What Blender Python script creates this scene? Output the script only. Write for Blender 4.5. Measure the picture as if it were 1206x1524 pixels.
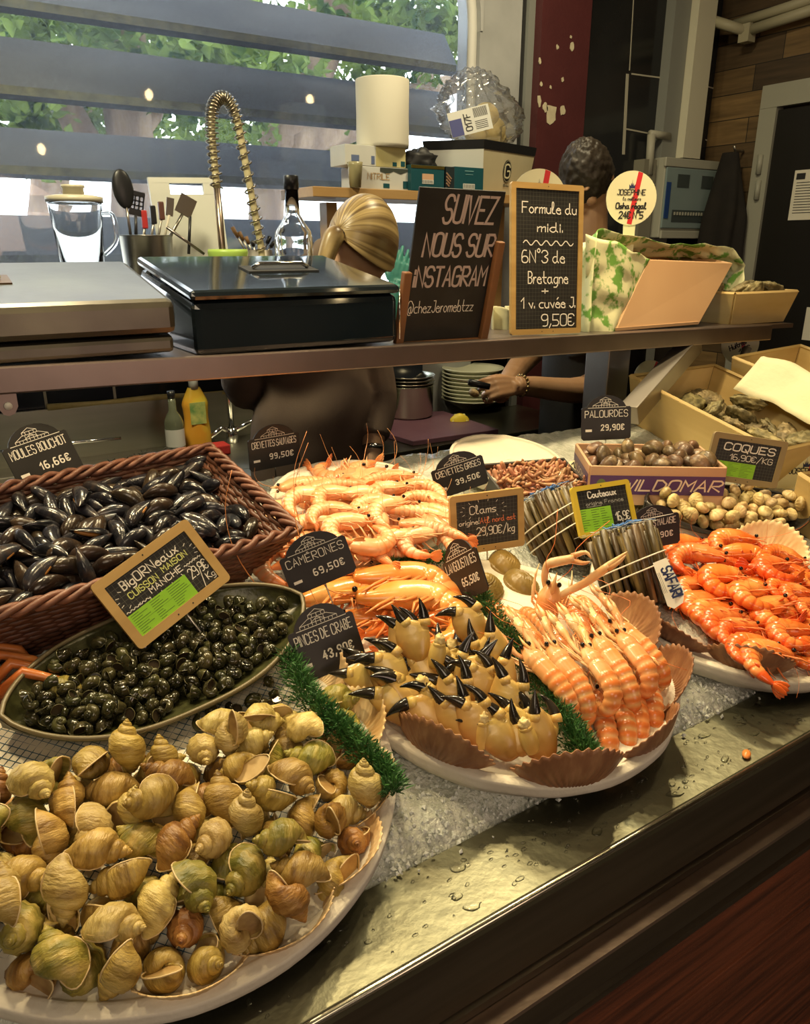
import bpy, math, random
from math import sin, cos, pi, radians as R, sqrt, atan2, hypot, exp
from mathutils import Vector as V, Matrix, Euler, noise as mn
from mathutils import Quaternion

for o in list(bpy.data.objects):
    bpy.data.objects.remove(o, do_unlink=True)
SC = bpy.context.scene
COL = SC.collection
rnd = random.Random(7)

# ------------------------------------------------------------ camera
CAM = bpy.data.cameras.new('camera')
cam = bpy.data.objects.new('camera', CAM)
COL.objects.link(cam)
cam.location = (0, 0, 1.55)
cam.rotation_euler = (R(90 - 19.2), 0, R(-33))
CAM.sensor_fit = 'VERTICAL'
CAM.sensor_height = 36
CAM.lens = 36 * 1137 / 1524
CAM.clip_start = 0.02
CAM.clip_end = 200
SC.camera = cam

# ------------------------------------------------------------ world, exposure
W = bpy.data.worlds.new('world')
SC.world = W
W.use_nodes = True
bg = W.node_tree.nodes['Background']
bg.inputs[0].default_value = (0.86, 0.95, 1.0, 1)
bg.inputs[1].default_value = 5.4
SC.view_settings.view_transform = 'Standard'
SC.view_settings.look = 'None'
SC.view_settings.gamma = 1
SC.view_settings.use_curve_mapping = False
SC.view_settings.exposure = 0.0
try:
    SC.cycles.use_denoising = True
    SC.cycles.max_bounces = 8
    SC.cycles.transparent_max_bounces = 12
    SC.cycles.sample_clamp_indirect = 4
    SC.cycles.caustics_reflective = False
    SC.cycles.caustics_refractive = False
except Exception:
    pass

def lamp(name, kind, loc, energy, color, size=.1, aim=None, spot=None, blend=.6):
    l = bpy.data.lights.new(name, kind)
    l.energy = energy
    l.color = color
    if kind == 'SPOT':
        l.spot_size = R(spot or 90)
        l.spot_blend = blend
        l.shadow_soft_size = size
    elif kind == 'POINT':
        l.shadow_soft_size = size
    elif kind == 'AREA':
        l.shape = 'DISK'
        l.size = size
    o = bpy.data.objects.new(name, l)
    COL.objects.link(o)
    o.location = loc
    if aim is not None:
        d = V(aim) - V(loc)
        o.rotation_euler = d.to_track_quat('-Z', 'Y').to_euler()
    return o

WARM = (1.0, .77, .42)
# the stall's spot lamps over the display (their housings are built further down)
SPOTS = [((-0.10, 1.22, 2.25), (0.14, .78, .95), 34), ((0.48, 1.18, 2.25), (0.62, .78, 1.0), 34),
         ((1.02, 1.18, 2.25), (1.06, .80, 1.0), 34), ((1.62, 1.25, 2.25), (1.55, 1.0, 1.1), 34),
         ((0.35, 0.62, 2.45), (0.45, .9, 1.0), 14), ((1.30, 0.55, 2.45), (1.2, .9, 1.0), 12)]
for (lp, la, le) in SPOTS:
    lamp('spot_light', 'SPOT', lp, le, WARM, .035, la, 105, .8)
# dim general light of the hall behind the customer, and of the work area behind the stall
lamp('hall_light', 'AREA', (-0.8, -1.6, 3.0), 24, (1, .80, .56), 1.4, (0.4, .6, 1.0))
lamp('back_light', 'AREA', (1.75, 1.72, 2.95), 20, (1, .84, .52), .35, (1.8, 1.9, 1.0))
lamp('sink_light', 'AREA', (0.25, 1.74, 2.5), 20, (1, .88, .55), .30, (0.5, 2.45, 1.0))
lamp('low_hall_light', 'AREA', (0.9, -2.2, 1.5), 13, (1, .70, .52), 1.2, (0.8, .5, .9))

# ------------------------------------------------------------ materials
MATS = {}
def M(name, c1, c2=None, sc=20, det=4, rough=.5, metal=0, bump=None, rv=0, coat=0, sss=0,
      trans=0, spec=.5, ramp=(.35, .65), stretch=(1, 1, 1), wave=None, ior=1.45, alpha=1, emit=None, c3=None, band=None):
    """procedural principled material; rv = value variation from object to object"""
    if name in MATS:
        return MATS[name]
    m = bpy.data.materials.new(name)
    m.use_nodes = True
    nt = m.node_tree
    N, L = nt.nodes, nt.links
    p = N['Principled BSDF']
    def rgba(c): return (c[0], c[1], c[2], 1)
    p.inputs['Base Color'].default_value = rgba(c1)
    p.inputs['Roughness'].default_value = rough
    p.inputs['Metallic'].default_value = metal
    p.inputs['IOR'].default_value = ior
    p.inputs['Specular IOR Level'].default_value = spec
    p.inputs['Coat Weight'].default_value = coat
    p.inputs['Coat Roughness'].default_value = .08
    p.inputs['Transmission Weight'].default_value = trans
    p.inputs['Alpha'].default_value = alpha
    if sss:
        p.inputs['Subsurface Weight'].default_value = sss
        p.inputs['Subsurface Radius'].default_value = (.01, .006, .003)
        p.inputs['Subsurface Scale'].default_value = .5
    tc = N.new('ShaderNodeTexCoord')
    mp = N.new('ShaderNodeMapping')
    mp.inputs['Scale'].default_value = stretch
    L.new(tc.outputs['Object'], mp.inputs[0])
    col = None
    if rv or c2 is not None:
        oi = N.new('ShaderNodeObjectInfo')
    if c2 is not None:
        if wave:
            nz = N.new('ShaderNodeTexWave')
            nz.bands_direction = wave[0]
            nz.inputs['Scale'].default_value = sc
            nz.inputs['Distortion'].default_value = wave[1]
            nz.inputs['Detail'].default_value = det
            nz.inputs['Detail Scale'].default_value = wave[2] if len(wave) > 2 else 1
            out = nz.outputs['Fac'] if 'Fac' in nz.outputs else nz.outputs[1]
            L.new(mp.outputs[0], nz.inputs[0])
        else:
            nz = N.new('ShaderNodeTexNoise')
            nz.noise_dimensions = '4D'
            nz.inputs['Scale'].default_value = sc
            nz.inputs['Detail'].default_value = det
            mu = N.new('ShaderNodeMath'); mu.operation = 'MULTIPLY'; mu.inputs[1].default_value = 37
            L.new(oi.outputs['Random'], mu.inputs[0])
            L.new(mu.outputs[0], nz.inputs['W'])
            out = nz.outputs[0]
            L.new(mp.outputs[0], nz.inputs['Vector'])
        cr = N.new('ShaderNodeValToRGB')
        e = cr.color_ramp.elements
        e[0].position, e[1].position = ramp
        e[0].color, e[1].color = rgba(c1), rgba(c2)
        if c3 is not None:
            x = e.new((ramp[0] + ramp[1]) / 2); x.color = rgba(c3)
        L.new(out, cr.inputs[0])
        col = cr.outputs[0]
    if rv:
        hs = N.new('ShaderNodeHueSaturation')
        mr = N.new('ShaderNodeMapRange')
        mr.inputs['To Min'].default_value = 1 - rv
        mr.inputs['To Max'].default_value = 1 + rv
        L.new(oi.outputs['Random'], mr.inputs[0])
        L.new(mr.outputs[0], hs.inputs['Value'])
        m2 = N.new('ShaderNodeMath'); m2.operation = 'MULTIPLY'; m2.inputs[1].default_value = 7.31
        m3 = N.new('ShaderNodeMath'); m3.operation = 'FRACT'
        m4 = N.new('ShaderNodeMapRange')
        m4.inputs['To Min'].default_value = .5 - rv * .05
        m4.inputs['To Max'].default_value = .5 + rv * .05
        L.new(oi.outputs['Random'], m2.inputs[0]); L.new(m2.outputs[0], m3.inputs[0])
        L.new(m3.outputs[0], m4.inputs[0]); L.new(m4.outputs[0], hs.inputs['Hue'])
        if col is None:
            hs.inputs['Color'].default_value = rgba(c1)
        else:
            L.new(col, hs.inputs['Color'])
        col = hs.outputs[0]
    if band:
        at = N.new('ShaderNodeAttribute'); at.attribute_name = 'band'
        mx = N.new('ShaderNodeMixRGB'); mx.inputs[2].default_value = rgba(band)
        L.new(at.outputs['Fac'], mx.inputs[0])
        if col is None: mx.inputs[1].default_value = rgba(c1)
        else: L.new(col, mx.inputs[1])
        col = mx.outputs[0]
    if col is not None:
        L.new(col, p.inputs['Base Color'])
    if bump:
        b = N.new('ShaderNodeBump')
        b.inputs['Strength'].default_value = bump[1]
        b.inputs['Distance'].default_value = bump[2] if len(bump) > 2 else .002
        nb = N.new('ShaderNodeTexNoise')
        nb.inputs['Scale'].default_value = bump[0]
        nb.inputs['Detail'].default_value = 4
        L.new(mp.outputs[0], nb.inputs['Vector'])
        L.new(nb.outputs[0], b.inputs['Height'])
        L.new(b.outputs[0], p.inputs['Normal'])
    if emit:
        p.inputs['Emission Color'].default_value = rgba(emit[0])
        p.inputs['Emission Strength'].default_value = emit[1]
    MATS[name] = m
    return m

# ------------------------------------------------------------ mesh helpers
class MB:
    def __init__(s):
        s.v, s.f = [], []
    def add(s, vs, fs, T=None):
        k = len(s.v)
        s.v += [tuple(T @ V(p)) if T is not None else tuple(p) for p in vs]
        s.f += [tuple(i + k for i in f) for f in fs]
        return s
    def box(s, c, d, T=None):
        x, y, z = c; a, b, e = d[0] / 2, d[1] / 2, d[2] / 2
        vs = [(x + i * a, y + j * b, z + k * e) for k in (-1, 1) for j in (-1, 1) for i in (-1, 1)]
        return s.add(vs, [(0, 2, 3, 1), (4, 5, 7, 6), (0, 1, 5, 4), (2, 6, 7, 3), (0, 4, 6, 2), (1, 3, 7, 5)], T)
    def hexa(s, lo, hi, T=None):
        """eight-cornered solid: four lower corners, four upper corners, both going round"""
        vs = list(lo) + list(hi)
        return s.add(vs, [(3, 2, 1, 0), (4, 5, 6, 7), (0, 1, 5, 4), (1, 2, 6, 5), (2, 3, 7, 6), (3, 0, 4, 7)], T)
    def tube(s, pts, r, n=8, T=None, cap=True, flat=1, up=None):
        pts = [V(p) for p in pts]
        m = len(pts)
        rs = r if hasattr(r, '__len__') else [r] * m
        vs, fs = [], []
        u = None
        for i, p in enumerate(pts):
            t = (pts[min(i + 1, m - 1)] - pts[max(i - 1, 0)])
            if t.length < 1e-9: t = V((0, 0, 1))
            t.normalize()
            if u is None:
                u = V(up) if up is not None else (V((0, 0, 1)) if abs(t.z) < .9 else V((1, 0, 0)))
            u = (u - t * u.dot(t))
            if u.length < 1e-6: u = t.orthogonal()
            u.normalize()
            w = t.cross(u)
            for j in range(n):
                a = 2 * pi * j / n
                vs.append(p + (u * cos(a) * flat + w * sin(a)) * rs[i])
        for i in range(m - 1):
            for j in range(n):
                a, b = i * n + j, i * n + (j + 1) % n
                fs.append((a, b, b + n, a + n))
        if cap:
            fs.append(tuple(range(n - 1, -1, -1)))
            fs.append(tuple(range((m - 1) * n, m * n)))
        return s.add(vs, fs, T)
    def lathe(s, prof, n=28, T=None, capb=False, capt=False):
        vs = [(r * cos(2 * pi * j / n), r * sin(2 * pi * j / n), z) for (r, z) in prof for j in range(n)]
        fs = []
        for i in range(len(prof) - 1):
            for j in range(n):
                a, b = i * n + j, i * n + (j + 1) % n
                fs.append((a, b, b + n, a + n))
        if capb: fs.append(tuple(range(n - 1, -1, -1)))
        if capt: fs.append(tuple(range((len(prof) - 1) * n, len(prof) * n)))
        return s.add(vs, fs, T)
    def grid(s, fn, nu, nv, cu=False, cv=False, T=None):
        """fn(u,v), u,v in 0..1; cu/cv close the surface"""
        vs = []
        for i in range(nu):
            for j in range(nv):
                vs.append(fn(i / (nu if cu else nu - 1), j / (nv if cv else nv - 1)))
        fs = []
        for i in range(nu if cu else nu - 1):
            for j in range(nv if cv else nv - 1):
                a, b = i * nv + j, i * nv + (j + 1) % nv
                c, d = ((i + 1) % nu) * nv + (j + 1) % nv, ((i + 1) % nu) * nv + j
                fs.append((a, d, c, b))
        return s.add(vs, fs, T)
    def ell(s, c, r, n=12, m=8, T=None):
        r = r if hasattr(r, '__len__') else (r, r, r)
        def fn(u, v):
            a, b = 2 * pi * v, pi * (u - .5) * .999
            return (c[0] + r[0] * cos(b) * cos(a), c[1] + r[1] * cos(b) * sin(a), c[2] + r[2] * sin(b))
        return s.grid(fn, m + 1, n, False, True, T)
    def prism(s, poly, a, b, T=None, axis='Y'):
        """polygon in the XZ plane (axis Y) or the XY plane (axis Z) given thickness from a to b"""
        n = len(poly)
        if axis == 'Y':
            vs = [(x, a, z) for x, z in poly] + [(x, b, z) for x, z in poly]
        else:
            vs = [(x, y, a) for x, y in poly] + [(x, y, b) for x, y in poly]
        fs = [tuple(range(n)), tuple(range(2 * n - 1, n - 1, -1))]
        fs += [(i, i + n, (i + 1) % n + n, (i + 1) % n) for i in range(n)]
        return s.add(vs, fs, T)
    def mesh(s, name, mat, smooth=True):
        me = bpy.data.meshes.new(name)
        me.from_pydata([tuple(p) for p in s.v], [], s.f)
        me.materials.append(mat)
        if smooth:
            me.polygons.foreach_set('use_smooth', [True] * len(me.polygons))
        me.update()
        return me
    def build(s, name, mat, parent=None, smooth=True, loc=None, rot=None, bevel=0, mtx=None, fix=True):
        me = s.mesh(name, mat, smooth)
        o = bpy.data.objects.new(name, me)
        COL.objects.link(o)
        if parent is not None: o.parent = parent
        if loc is not None: o.location = loc
        if rot is not None: o.rotation_euler = rot
        if mtx is not None: setm(o, mtx)
        if fix: fixn(me)
        if getattr(s, 'band', None):
            a = me.attributes.new('band', 'FLOAT', 'POINT')
            bd = s.band + [0.0] * (len(me.vertices) - len(s.band))
            a.data.foreach_set('value', bd)
        if bevel:
            b = o.modifiers.new('bevel', 'BEVEL'); b.width = bevel; b.segments = 2; b.limit_method = 'ANGLE'
        if smooth == 'auto':
            autosm(me)
        return o

import bmesh
def fixn(me):
    bm = bmesh.new(); bm.from_mesh(me)
    bmesh.ops.recalc_face_normals(bm, faces=bm.faces)
    bm.to_mesh(me); bm.free()
def autosm(me, ang=40):
    bm = bmesh.new(); bm.from_mesh(me)
    for e in bm.edges:
        if len(e.link_faces) == 2 and e.calc_face_angle(0) > R(ang): e.smooth = False
    bm.to_mesh(me); bm.free()
def setm(o, m):
    l, q, s = m.decompose()
    o.location = l; o.rotation_euler = q.to_euler(); o.scale = s
def tag(o, label=None, cat=None, group=None, kind=None):
    if label: o['label'] = label
    if cat: o['category'] = cat
    if group: o['group'] = group
    if kind: o['kind'] = kind
    return o
def thing(name, label, cat, mtx=None, group=None, loc=None, rot=None):
    o = bpy.data.objects.new(name, None)
    o.empty_display_size = .05
    COL.objects.link(o)
    if mtx is not None: setm(o, mtx)
    if loc is not None: o.location = loc
    if rot is not None: o.rotation_euler = rot
    return tag(o, label, cat, group)
def part(name, me, parent, mtx=None):
    o = bpy.data.objects.new(name, me)
    COL.objects.link(o); o.parent = parent
    if mtx is not None: setm(o, mtx)
    return o
KIDS = {}
def kids(o):
    return [c for c in o.children]
def dup(o, mtx, label=None, group=None, parent=None, scale=None):
    c = o.copy(); COL.objects.link(c)
    if parent is not None: c.parent = parent
    if mtx is not None: setm(c, mtx)
    if label: c['label'] = label
    if group: c['group'] = group
    for ch in kids(o):
        dup(ch, None, parent=c)
    return c
def drop(o):
    for ch in kids(o): drop(ch)
    bpy.data.objects.remove(o, do_unlink=True)
def struct(o):
    o['kind'] = 'structure'; return o
def TR(x, y, z, rx=0, ry=0, rz=0, s=1):
    return Matrix.Translation((x, y, z)) @ Euler((rx, ry, rz)).to_matrix().to_4x4() @ (Matrix.Diagonal((s, s, s, 1)) if not hasattr(s, '__len__') else Matrix.Diagonal((*s, 1)))
def RZ(a): return Matrix.Rotation(a, 4, 'Z')
def RX(a): return Matrix.Rotation(a, 4, 'X')
def RY(a): return Matrix.Rotation(a, 4, 'Y')
def cr(pts, k=6, closed=False):
    """smooth curve through the points"""
    P = [V(p) for p in pts]; n = len(P); out = []
    for i in range(n if closed else n - 1):
        a = P[(i - 1) % n] if closed or i else P[0] * 2 - P[1]
        b, c = P[i], P[(i + 1) % n]
        d = P[(i + 2) % n] if closed or i + 2 < n else c * 2 - b
        for j in range(k):
            t = j / k
            out.append(.5 * ((2 * b) + (c - a) * t + (2 * a - 5 * b + 4 * c - d) * t * t + (3 * b - a - 3 * c + d) * t ** 3))
    if not closed: out.append(P[-1])
    return out

# the display slopes up away from the customer: z = .9 + .25 (y - .55)
SL = math.atan(.25)
def bedz(y): return .9 + .25 * (y - .55)
def bed(x, y, h=0, rz=0, rx=0, ry=0, s=1):
    """a place on the sloping bed, h above it, turned by rz in its plane"""
    return Matrix.Translation((x, y - sin(SL) * h, bedz(y) + cos(SL) * h)) @ RX(SL) @ RZ(rz) @ RX(rx) @ RY(ry) @ (
        Matrix.Diagonal((s, s, s, 1)) if not hasattr(s, '__len__') else Matrix.Diagonal((*s, 1)))
def aim(p, fwd, up=(0, 0, 1), s=1):
    """frame at p with local +X along fwd and local +Z near up"""
    x = V(fwd).normalized(); z = V(up); z = (z - x * z.dot(x)).normalized(); y = z.cross(x)
    m = Matrix((x, y, z)).transposed().to_4x4()
    return Matrix.Translation(p) @ m @ Matrix.Diagonal((s, s, s, 1))
# ------------------------------------------------------------ hand lettering: strokes on a small grid (baseline 2, x-height 5, capital 8)
FONT = {
'A': '02 28 42;14 34', 'B': '02 08 28 37 36 25 05;25 34 33 22 02', 'C': '~47 38 18 07 03 12 32 43', 'D': '02 08 28 46 44 22 02',
'E': '48 08 02 42;05 35', 'F': '48 08 02;05 35', 'G': '~47 38 18 07 03 12 32 43 45 25', 'H': '02 08;42 48;05 45', 'I': '02 08',
'J': '38 33 22 12 03;18 38', 'K': '02 08;48 05 42', 'L': '08 02 42', 'M': '02 08 25 48 42', 'N': '02 08 42 48',
'O': '~18 07 03 12 32 43 47 38 18', 'P': '02 08 38 47 46 35 05', 'Q': '~18 07 03 12 32 43 47 38 18;24 41', 'R': '02 08 38 47 46 35 05 42',
'S': '~47 38 18 07 06 15 35 44 43 32 12 03', 'T': '08 48;28 22', 'U': '~08 03 12 32 43 48', 'V': '08 22 48', 'W': '08 12 26 32 48',
'X': '08 42;48 02', 'Y': '08 25 48;25 22', 'Z': '08 48 02 42', 'É': '48 08 02 42;05 35;29 39',
'0': '~18 07 03 12 32 43 47 38 18', '1': '06 28 22', '2': '~07 18 38 47 46 02 12 42', '3': '~07 18 38 47 46 25 44 43 32 12 03',
'4': '38 04 44;36 32', '5': '48 08 05 35 44 43 32 02', '6': '~38 18 06 03 12 32 43 44 35 15 04', '7': '08 48 12',
'8': '~18 07 06 15 35 44 43 32 12 03 04 15 35 46 47 38 18', '9': '~46 35 15 06 07 18 38 47 43 32 12',
'€': '~47 38 18 07 03 12 32 43;^06 26;^04 24', '-': '05 35', '.': '02 03', ',': '13 01', ':': '02 03;05 06', '/': '01 49', '+': '05 45;23 27',
'°': '~17 08 19 28 17', "'": '08 07', '~': '~05 16 25 34 45', '>': '05 45;27 45 23', '_': '01 41',
'@': '~35 25 14 13 22 32 35;~35 33 42 54 56 47 38 18 06 03 11 31',
'a': '~35 15 04 03 12 22 33;35 33 42', 'b': '~08 03 12 32 33 34 25 15 04', 'c': '~35 15 04 03 12 32', 'd': '38 33 42;~35 15 04 03 12 22 33',
'e': '~04 34 25 15 04 03 12 32 33', 'é': '~04 34 25 15 04 03 12 32 33;17 28', 'f': '~38 28 17 12;05 25', 'g': '~35 15 04 03 12 22 33;35 31 20 00',
'h': '08 02;~04 15 25 34 32', 'i': '05 02;06 07', 'j': '15 11 00;16 17', 'k': '08 02;35 03 32', 'l': '~03 16 18 08 03 12 22', 'm': '02 05;~04 15 25 24 22;~24 35 45 44 42',
'n': '02 05;~04 15 25 34 32', 'o': '~15 04 03 12 22 33 34 25 15', 'p': '05 00;~04 15 25 34 33 22 02', 'q': '35 30;~35 15 04 03 12 22 33',
'r': '02 05;~03 15 25', 's': '~35 15 04 33 22 02', 't': '18 13 22 32;05 35', 'u': '~05 03 12 22 33;35 32', 'v': '05 22 35', 'w': '05 12 24 32 45',
'x': '05 32;35 02', 'y': '~05 03 12 22 33;35 31 20 00', 'z': '05 35 02 32', ' ': '',
}
def stroke_text(txt, h, aspect=.55, slant=0, gap=1.2, jit=0, seed=1):
    """strokes of a line of writing: lists of (x, z); capitals are h high; returns strokes and total width"""
    rr = random.Random(seed)
    u = h / 6; x0 = 0; out = []
    for ch in txt:
        g = FONT.get(ch, '')
        w = 0
        if ch == ' ':
            x0 += 2.6 * u * aspect * 1.3; continue
        dy = rr.uniform(-jit, jit) * h
        for st in g.split(';'):
            sm = st.startswith('~'); st = st.lstrip('~^')
            pts = [(int(q[0]), int(q[1]) - 2) for q in st.split()]
            if not pts: continue
            w = max(w, max(p[0] for p in pts))
            if sm and len(pts) > 2:
                cl = pts[0] == pts[-1]
                c = cr([(p[0], p[1], 0) for p in (pts[:-1] if cl else pts)], 4, cl)
                if cl: c.append(c[0])
                pts = [(p.x, p.y) for p in c]
            out.append([(x0 + px * u * aspect * 1.3 + slant * py * u, py * u + dy) for px, py in pts])
        x0 += (w + gap) * u * aspect * 1.3
    return out, max(0, x0 - gap * u * aspect * 1.3)
def ribbon(mb, pts, w, y=0, th=.0003):
    """chalk line of width w along the points, lying on the plane y (front towards -Y)"""
    n = len(pts)
    if n < 2: return
    P = [V((p[0], p[1])) for p in pts]
    d0 = (P[1] - P[0]).normalized() * w * .4; d1 = (P[-1] - P[-2]).normalized() * w * .4
    if (P[0] - P[-1]).length > 1e-6:
        P[0] = P[0] - d0; P[-1] = P[-1] + d1
    vs = []
    for i in range(n):
        a = (P[i] - P[i - 1]) if i else (P[1] - P[0])
        b = (P[i + 1] - P[i]) if i < n - 1 else a
        if a.length < 1e-9: a = b
        if b.length < 1e-9: b = a
        a, b = a.normalized(), b.normalized()
        t = a + b
        if t.length < .3: t = a
        t.normalize()
        k = 1 / max(.55, t.dot(a))
        nn = V((-t.y, t.x)) * (w / 2 * k)
        for q in (P[i] + nn, P[i] - nn):
            vs.append((q.x, y - th, q.y))
    fs = [(2 * i, 2 * i + 1, 2 * i + 3, 2 * i + 2) for i in range(n - 1)]
    mb.add(vs, fs)
def write(mb, txt, x, z, h, w, y=0, aspect=.55, slant=0, width=None, align='l', gap=1.2, rot=0, jit=0, seed=1):
    st, tw = stroke_text(txt, h, aspect, slant, gap, jit, seed)
    kx = 1
    if width: kx = width / tw; tw = width
    ox = x if align == 'l' else (x - tw / 2 if align == 'c' else x - tw)
    c, s = cos(rot), sin(rot)
    for p in st:
        q = [(px * kx, pz) for px, pz in p]
        ribbon(mb, [(ox + a * c - b * s, z + a * s + b * c) for a, b in q], w, y)
# ------------------------------------------------------------ turning a point seen in the photo into a place in the room
_p, _a = R(19.2), R(57)
_F = V((cos(_a) * cos(_p), sin(_a) * cos(_p), -sin(_p)))
_Rt = V((sin(_a), -cos(_a), 0))
_Up = _Rt.cross(_F)
EYE = V((0, 0, 1.55))
def ray(x, y): return (_F * 1137 + _Rt * (x - 603) - _Up * (y - 762)).normalized()
def pZ(x, y, z):
    d = ray(x, y); return EYE + d * ((z - 1.55) / d.z)
def pY(x, y, Y):
    d = ray(x, y); return EYE + d * (Y / d.y)
def pX(x, y, X):
    d = ray(x, y); return EYE + d * (X / d.x)
def pD(x, y, D): return EYE + ray(x, y) * D
def pB(x, y, h=0):
    d = ray(x, y); k = h / cos(SL)
    t = (.9 + k + .25 * (0 - .55) - 1.55) / (d.z - .25 * d.y)
    return EYE + d * t
def shz(x): return 1.379 - .0211 * (x - .1)          # top of the serving shelf
# ------------------------------------------------------------ the setting
WY = 2.62         # inner face of the window wall
RX_ = 3.40        # right wall
M_conc = M('pale_concrete', (.44, .45, .45), (.33, .34, .34), 5, rough=.85, bump=(40, .25))
M_tile = M('black_tile', (.012, .013, .014), (.02, .021, .022), 3, rough=.12)
M_grout = M('grout', (.42, .40, .32), rough=.8)
M_dark = M('dark_void', (.02, .02, .02), rough=.8)
M_steel = M('brushed_steel', (.55, .54, .50), (.42, .41, .38), 9, rough=.32, metal=1, stretch=(1, 14, 14))
M_steelwet = M('counter_steel', (.30, .30, .21), (.21, .21, .145), 6, rough=.42, metal=1, bump=(55, .45, .002))
M_steeldull = M('dull_steel', (.44, .41, .36), (.30, .28, .25), 8, rough=.42, metal=1, bump=(30, .1))
M_floor = M('floor_tile', (.10, .09, .08), (.06, .055, .05), 4, rough=.6)
M_ceil = M('ceiling_paint', (.30, .27, .22), rough=.9)
M_hall = M('hall_wall', (.17, .13, .10), (.12, .09, .07), 3, rough=.9)

def slab(name, a, b, m, st=True, bevel=0, parent=None):
    c = [(p + q) / 2 for p, q in zip(a, b)]; d = [abs(q - p) for p, q in zip(a, b)]
    o = MB().box(c, d).build(name, m, parent, False, bevel=bevel)
    if st and parent is None: struct(o)
    return o
slab('floor', (-3.6, -3.4, -.05), (RX_ + .1, 3.2, 0), M_floor)
slab('ceiling', (-3.6, -3.4, 3.3), (RX_ + .1, WY + .14, 3.36), M_ceil)
slab('wall_left', (-3.6, -3.4, 0), (-3.5, WY + .14, 3.3), M_hall)
slab('wall_front', (-3.6, -3.5, 0), (RX_ + .1, -3.4, 3.3), M_hall)
# window opening from x=-3.0 to xr, z .98 to 3.1
xr = pY(712, 150, WY).x
zs = 1.13
mb = MB()
mb.box(((-3.6 + RX_) / 2, WY + .07, zs / 2), (RX_ + 3.6, .14, zs))
mb.box(((-3.6 + RX_) / 2, WY + .07, 3.2), (RX_ + 3.6, .14, .2))
mb.box((-3.25, WY + .07, 2), (.7, .14, 3.1 - 0))
mb.box(((xr + RX_) / 2, WY + .07, 1.66), (RX_ - xr, .14, 3.28))
o = struct(mb.build('wall_back', M_conc, None, False))
# rounded plaster corner in the head of the window opening, white frame bar beside it
xa = pY(690, 0, WY).x
zc = pY(708, 45, WY).z
mb = MB()
poly = [(xr + .01, zc)]
for k in range(9):
    a = k / 8 * pi / 2
    poly.append((xr - .22 * (1 - cos(a)), zc + .36 * sin(a)))
poly += [(xr - .22, 3.12), (xr + .01, 3.12)]
mb.prism(poly, WY - .005, WY + .13)
struct(mb.build('trim_1', M_conc, None, False))
M_white = M('white_paint', (.66, .66, .62), rough=.5)
wf = struct(MB().add([], []).tube([(xr - .015, WY + .03, 1.13), (xr - .015, WY + .03, zc)] + [(xr - .015 - .22 * (1 - cos(k / 8 * pi / 2)), WY + .03, zc + .36 * sin(k / 8 * pi / 2)) for k in range(1, 9)], .02, 6).build('window_frame', M_white))
# dusty glass
def glass_mat():
    m = bpy.data.materials.new('window_glass'); m.use_nodes = True
    nt = m.node_tree; N, L = nt.nodes, nt.links
    for n in list(N):
        if n.type != 'OUTPUT_MATERIAL': N.remove(n)
    out = N['Material Output']
    tr = N.new('ShaderNodeBsdfTransparent'); gl = N.new('ShaderNodeBsdfGlossy'); gl.inputs['Roughness'].default_value = .03
    df = N.new('ShaderNodeBsdfTranslucent'); df.inputs[0].default_value = (.75, .82, .95, 1)
    lw = N.new('ShaderNodeFresnel'); lw.inputs[0].default_value = 1.5
    m1 = N.new('ShaderNodeMixShader'); m2 = N.new('ShaderNodeMixShader')
    L.new(lw.outputs[0], m1.inputs[0]); L.new(tr.outputs[0], m1.inputs[1]); L.new(gl.outputs[0], m1.inputs[2])
    tc = N.new('ShaderNodeTexCoord')
    nz = N.new('ShaderNodeTexNoise'); nz.inputs['Scale'].default_value = 1.6; nz.inputs['Detail'].default_value = 3
    nv = N.new('ShaderNodeTexNoise'); nv.inputs['Scale'].default_value = 160; nv.inputs['Detail'].default_value = 2
    L.new(tc.outputs['Object'], nz.inputs[0]); L.new(tc.outputs['Object'], nv.inputs[0])
    mu = N.new('ShaderNodeMath'); mu.operation = 'MULTIPLY'
    L.new(nz.outputs[0], mu.inputs[0]); L.new(nv.outputs[0], mu.inputs[1])
    mr = N.new('ShaderNodeMapRange'); mr.inputs['From Min'].default_value = .12; mr.inputs['From Max'].default_value = .42
    mr.inputs['To Min'].default_value = .01; mr.inputs['To Max'].default_value = .08
    L.new(mu.outputs[0], mr.inputs[0])
    L.new(mr.outputs[0], m2.inputs[0]); L.new(m1.outputs[0], m2.inputs[1]); L.new(df.outputs[0], m2.inputs[2])
    L.new(m2.outputs[0], out.inputs[0])
    return m
g = MB().box(((-2.9 + xr) / 2, WY + .05, 2.11), (xr + 2.9, .006, 1.98)).build('window_1', glass_mat(), None, False)
struct(g)
tag(g, kind='structure')

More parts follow.
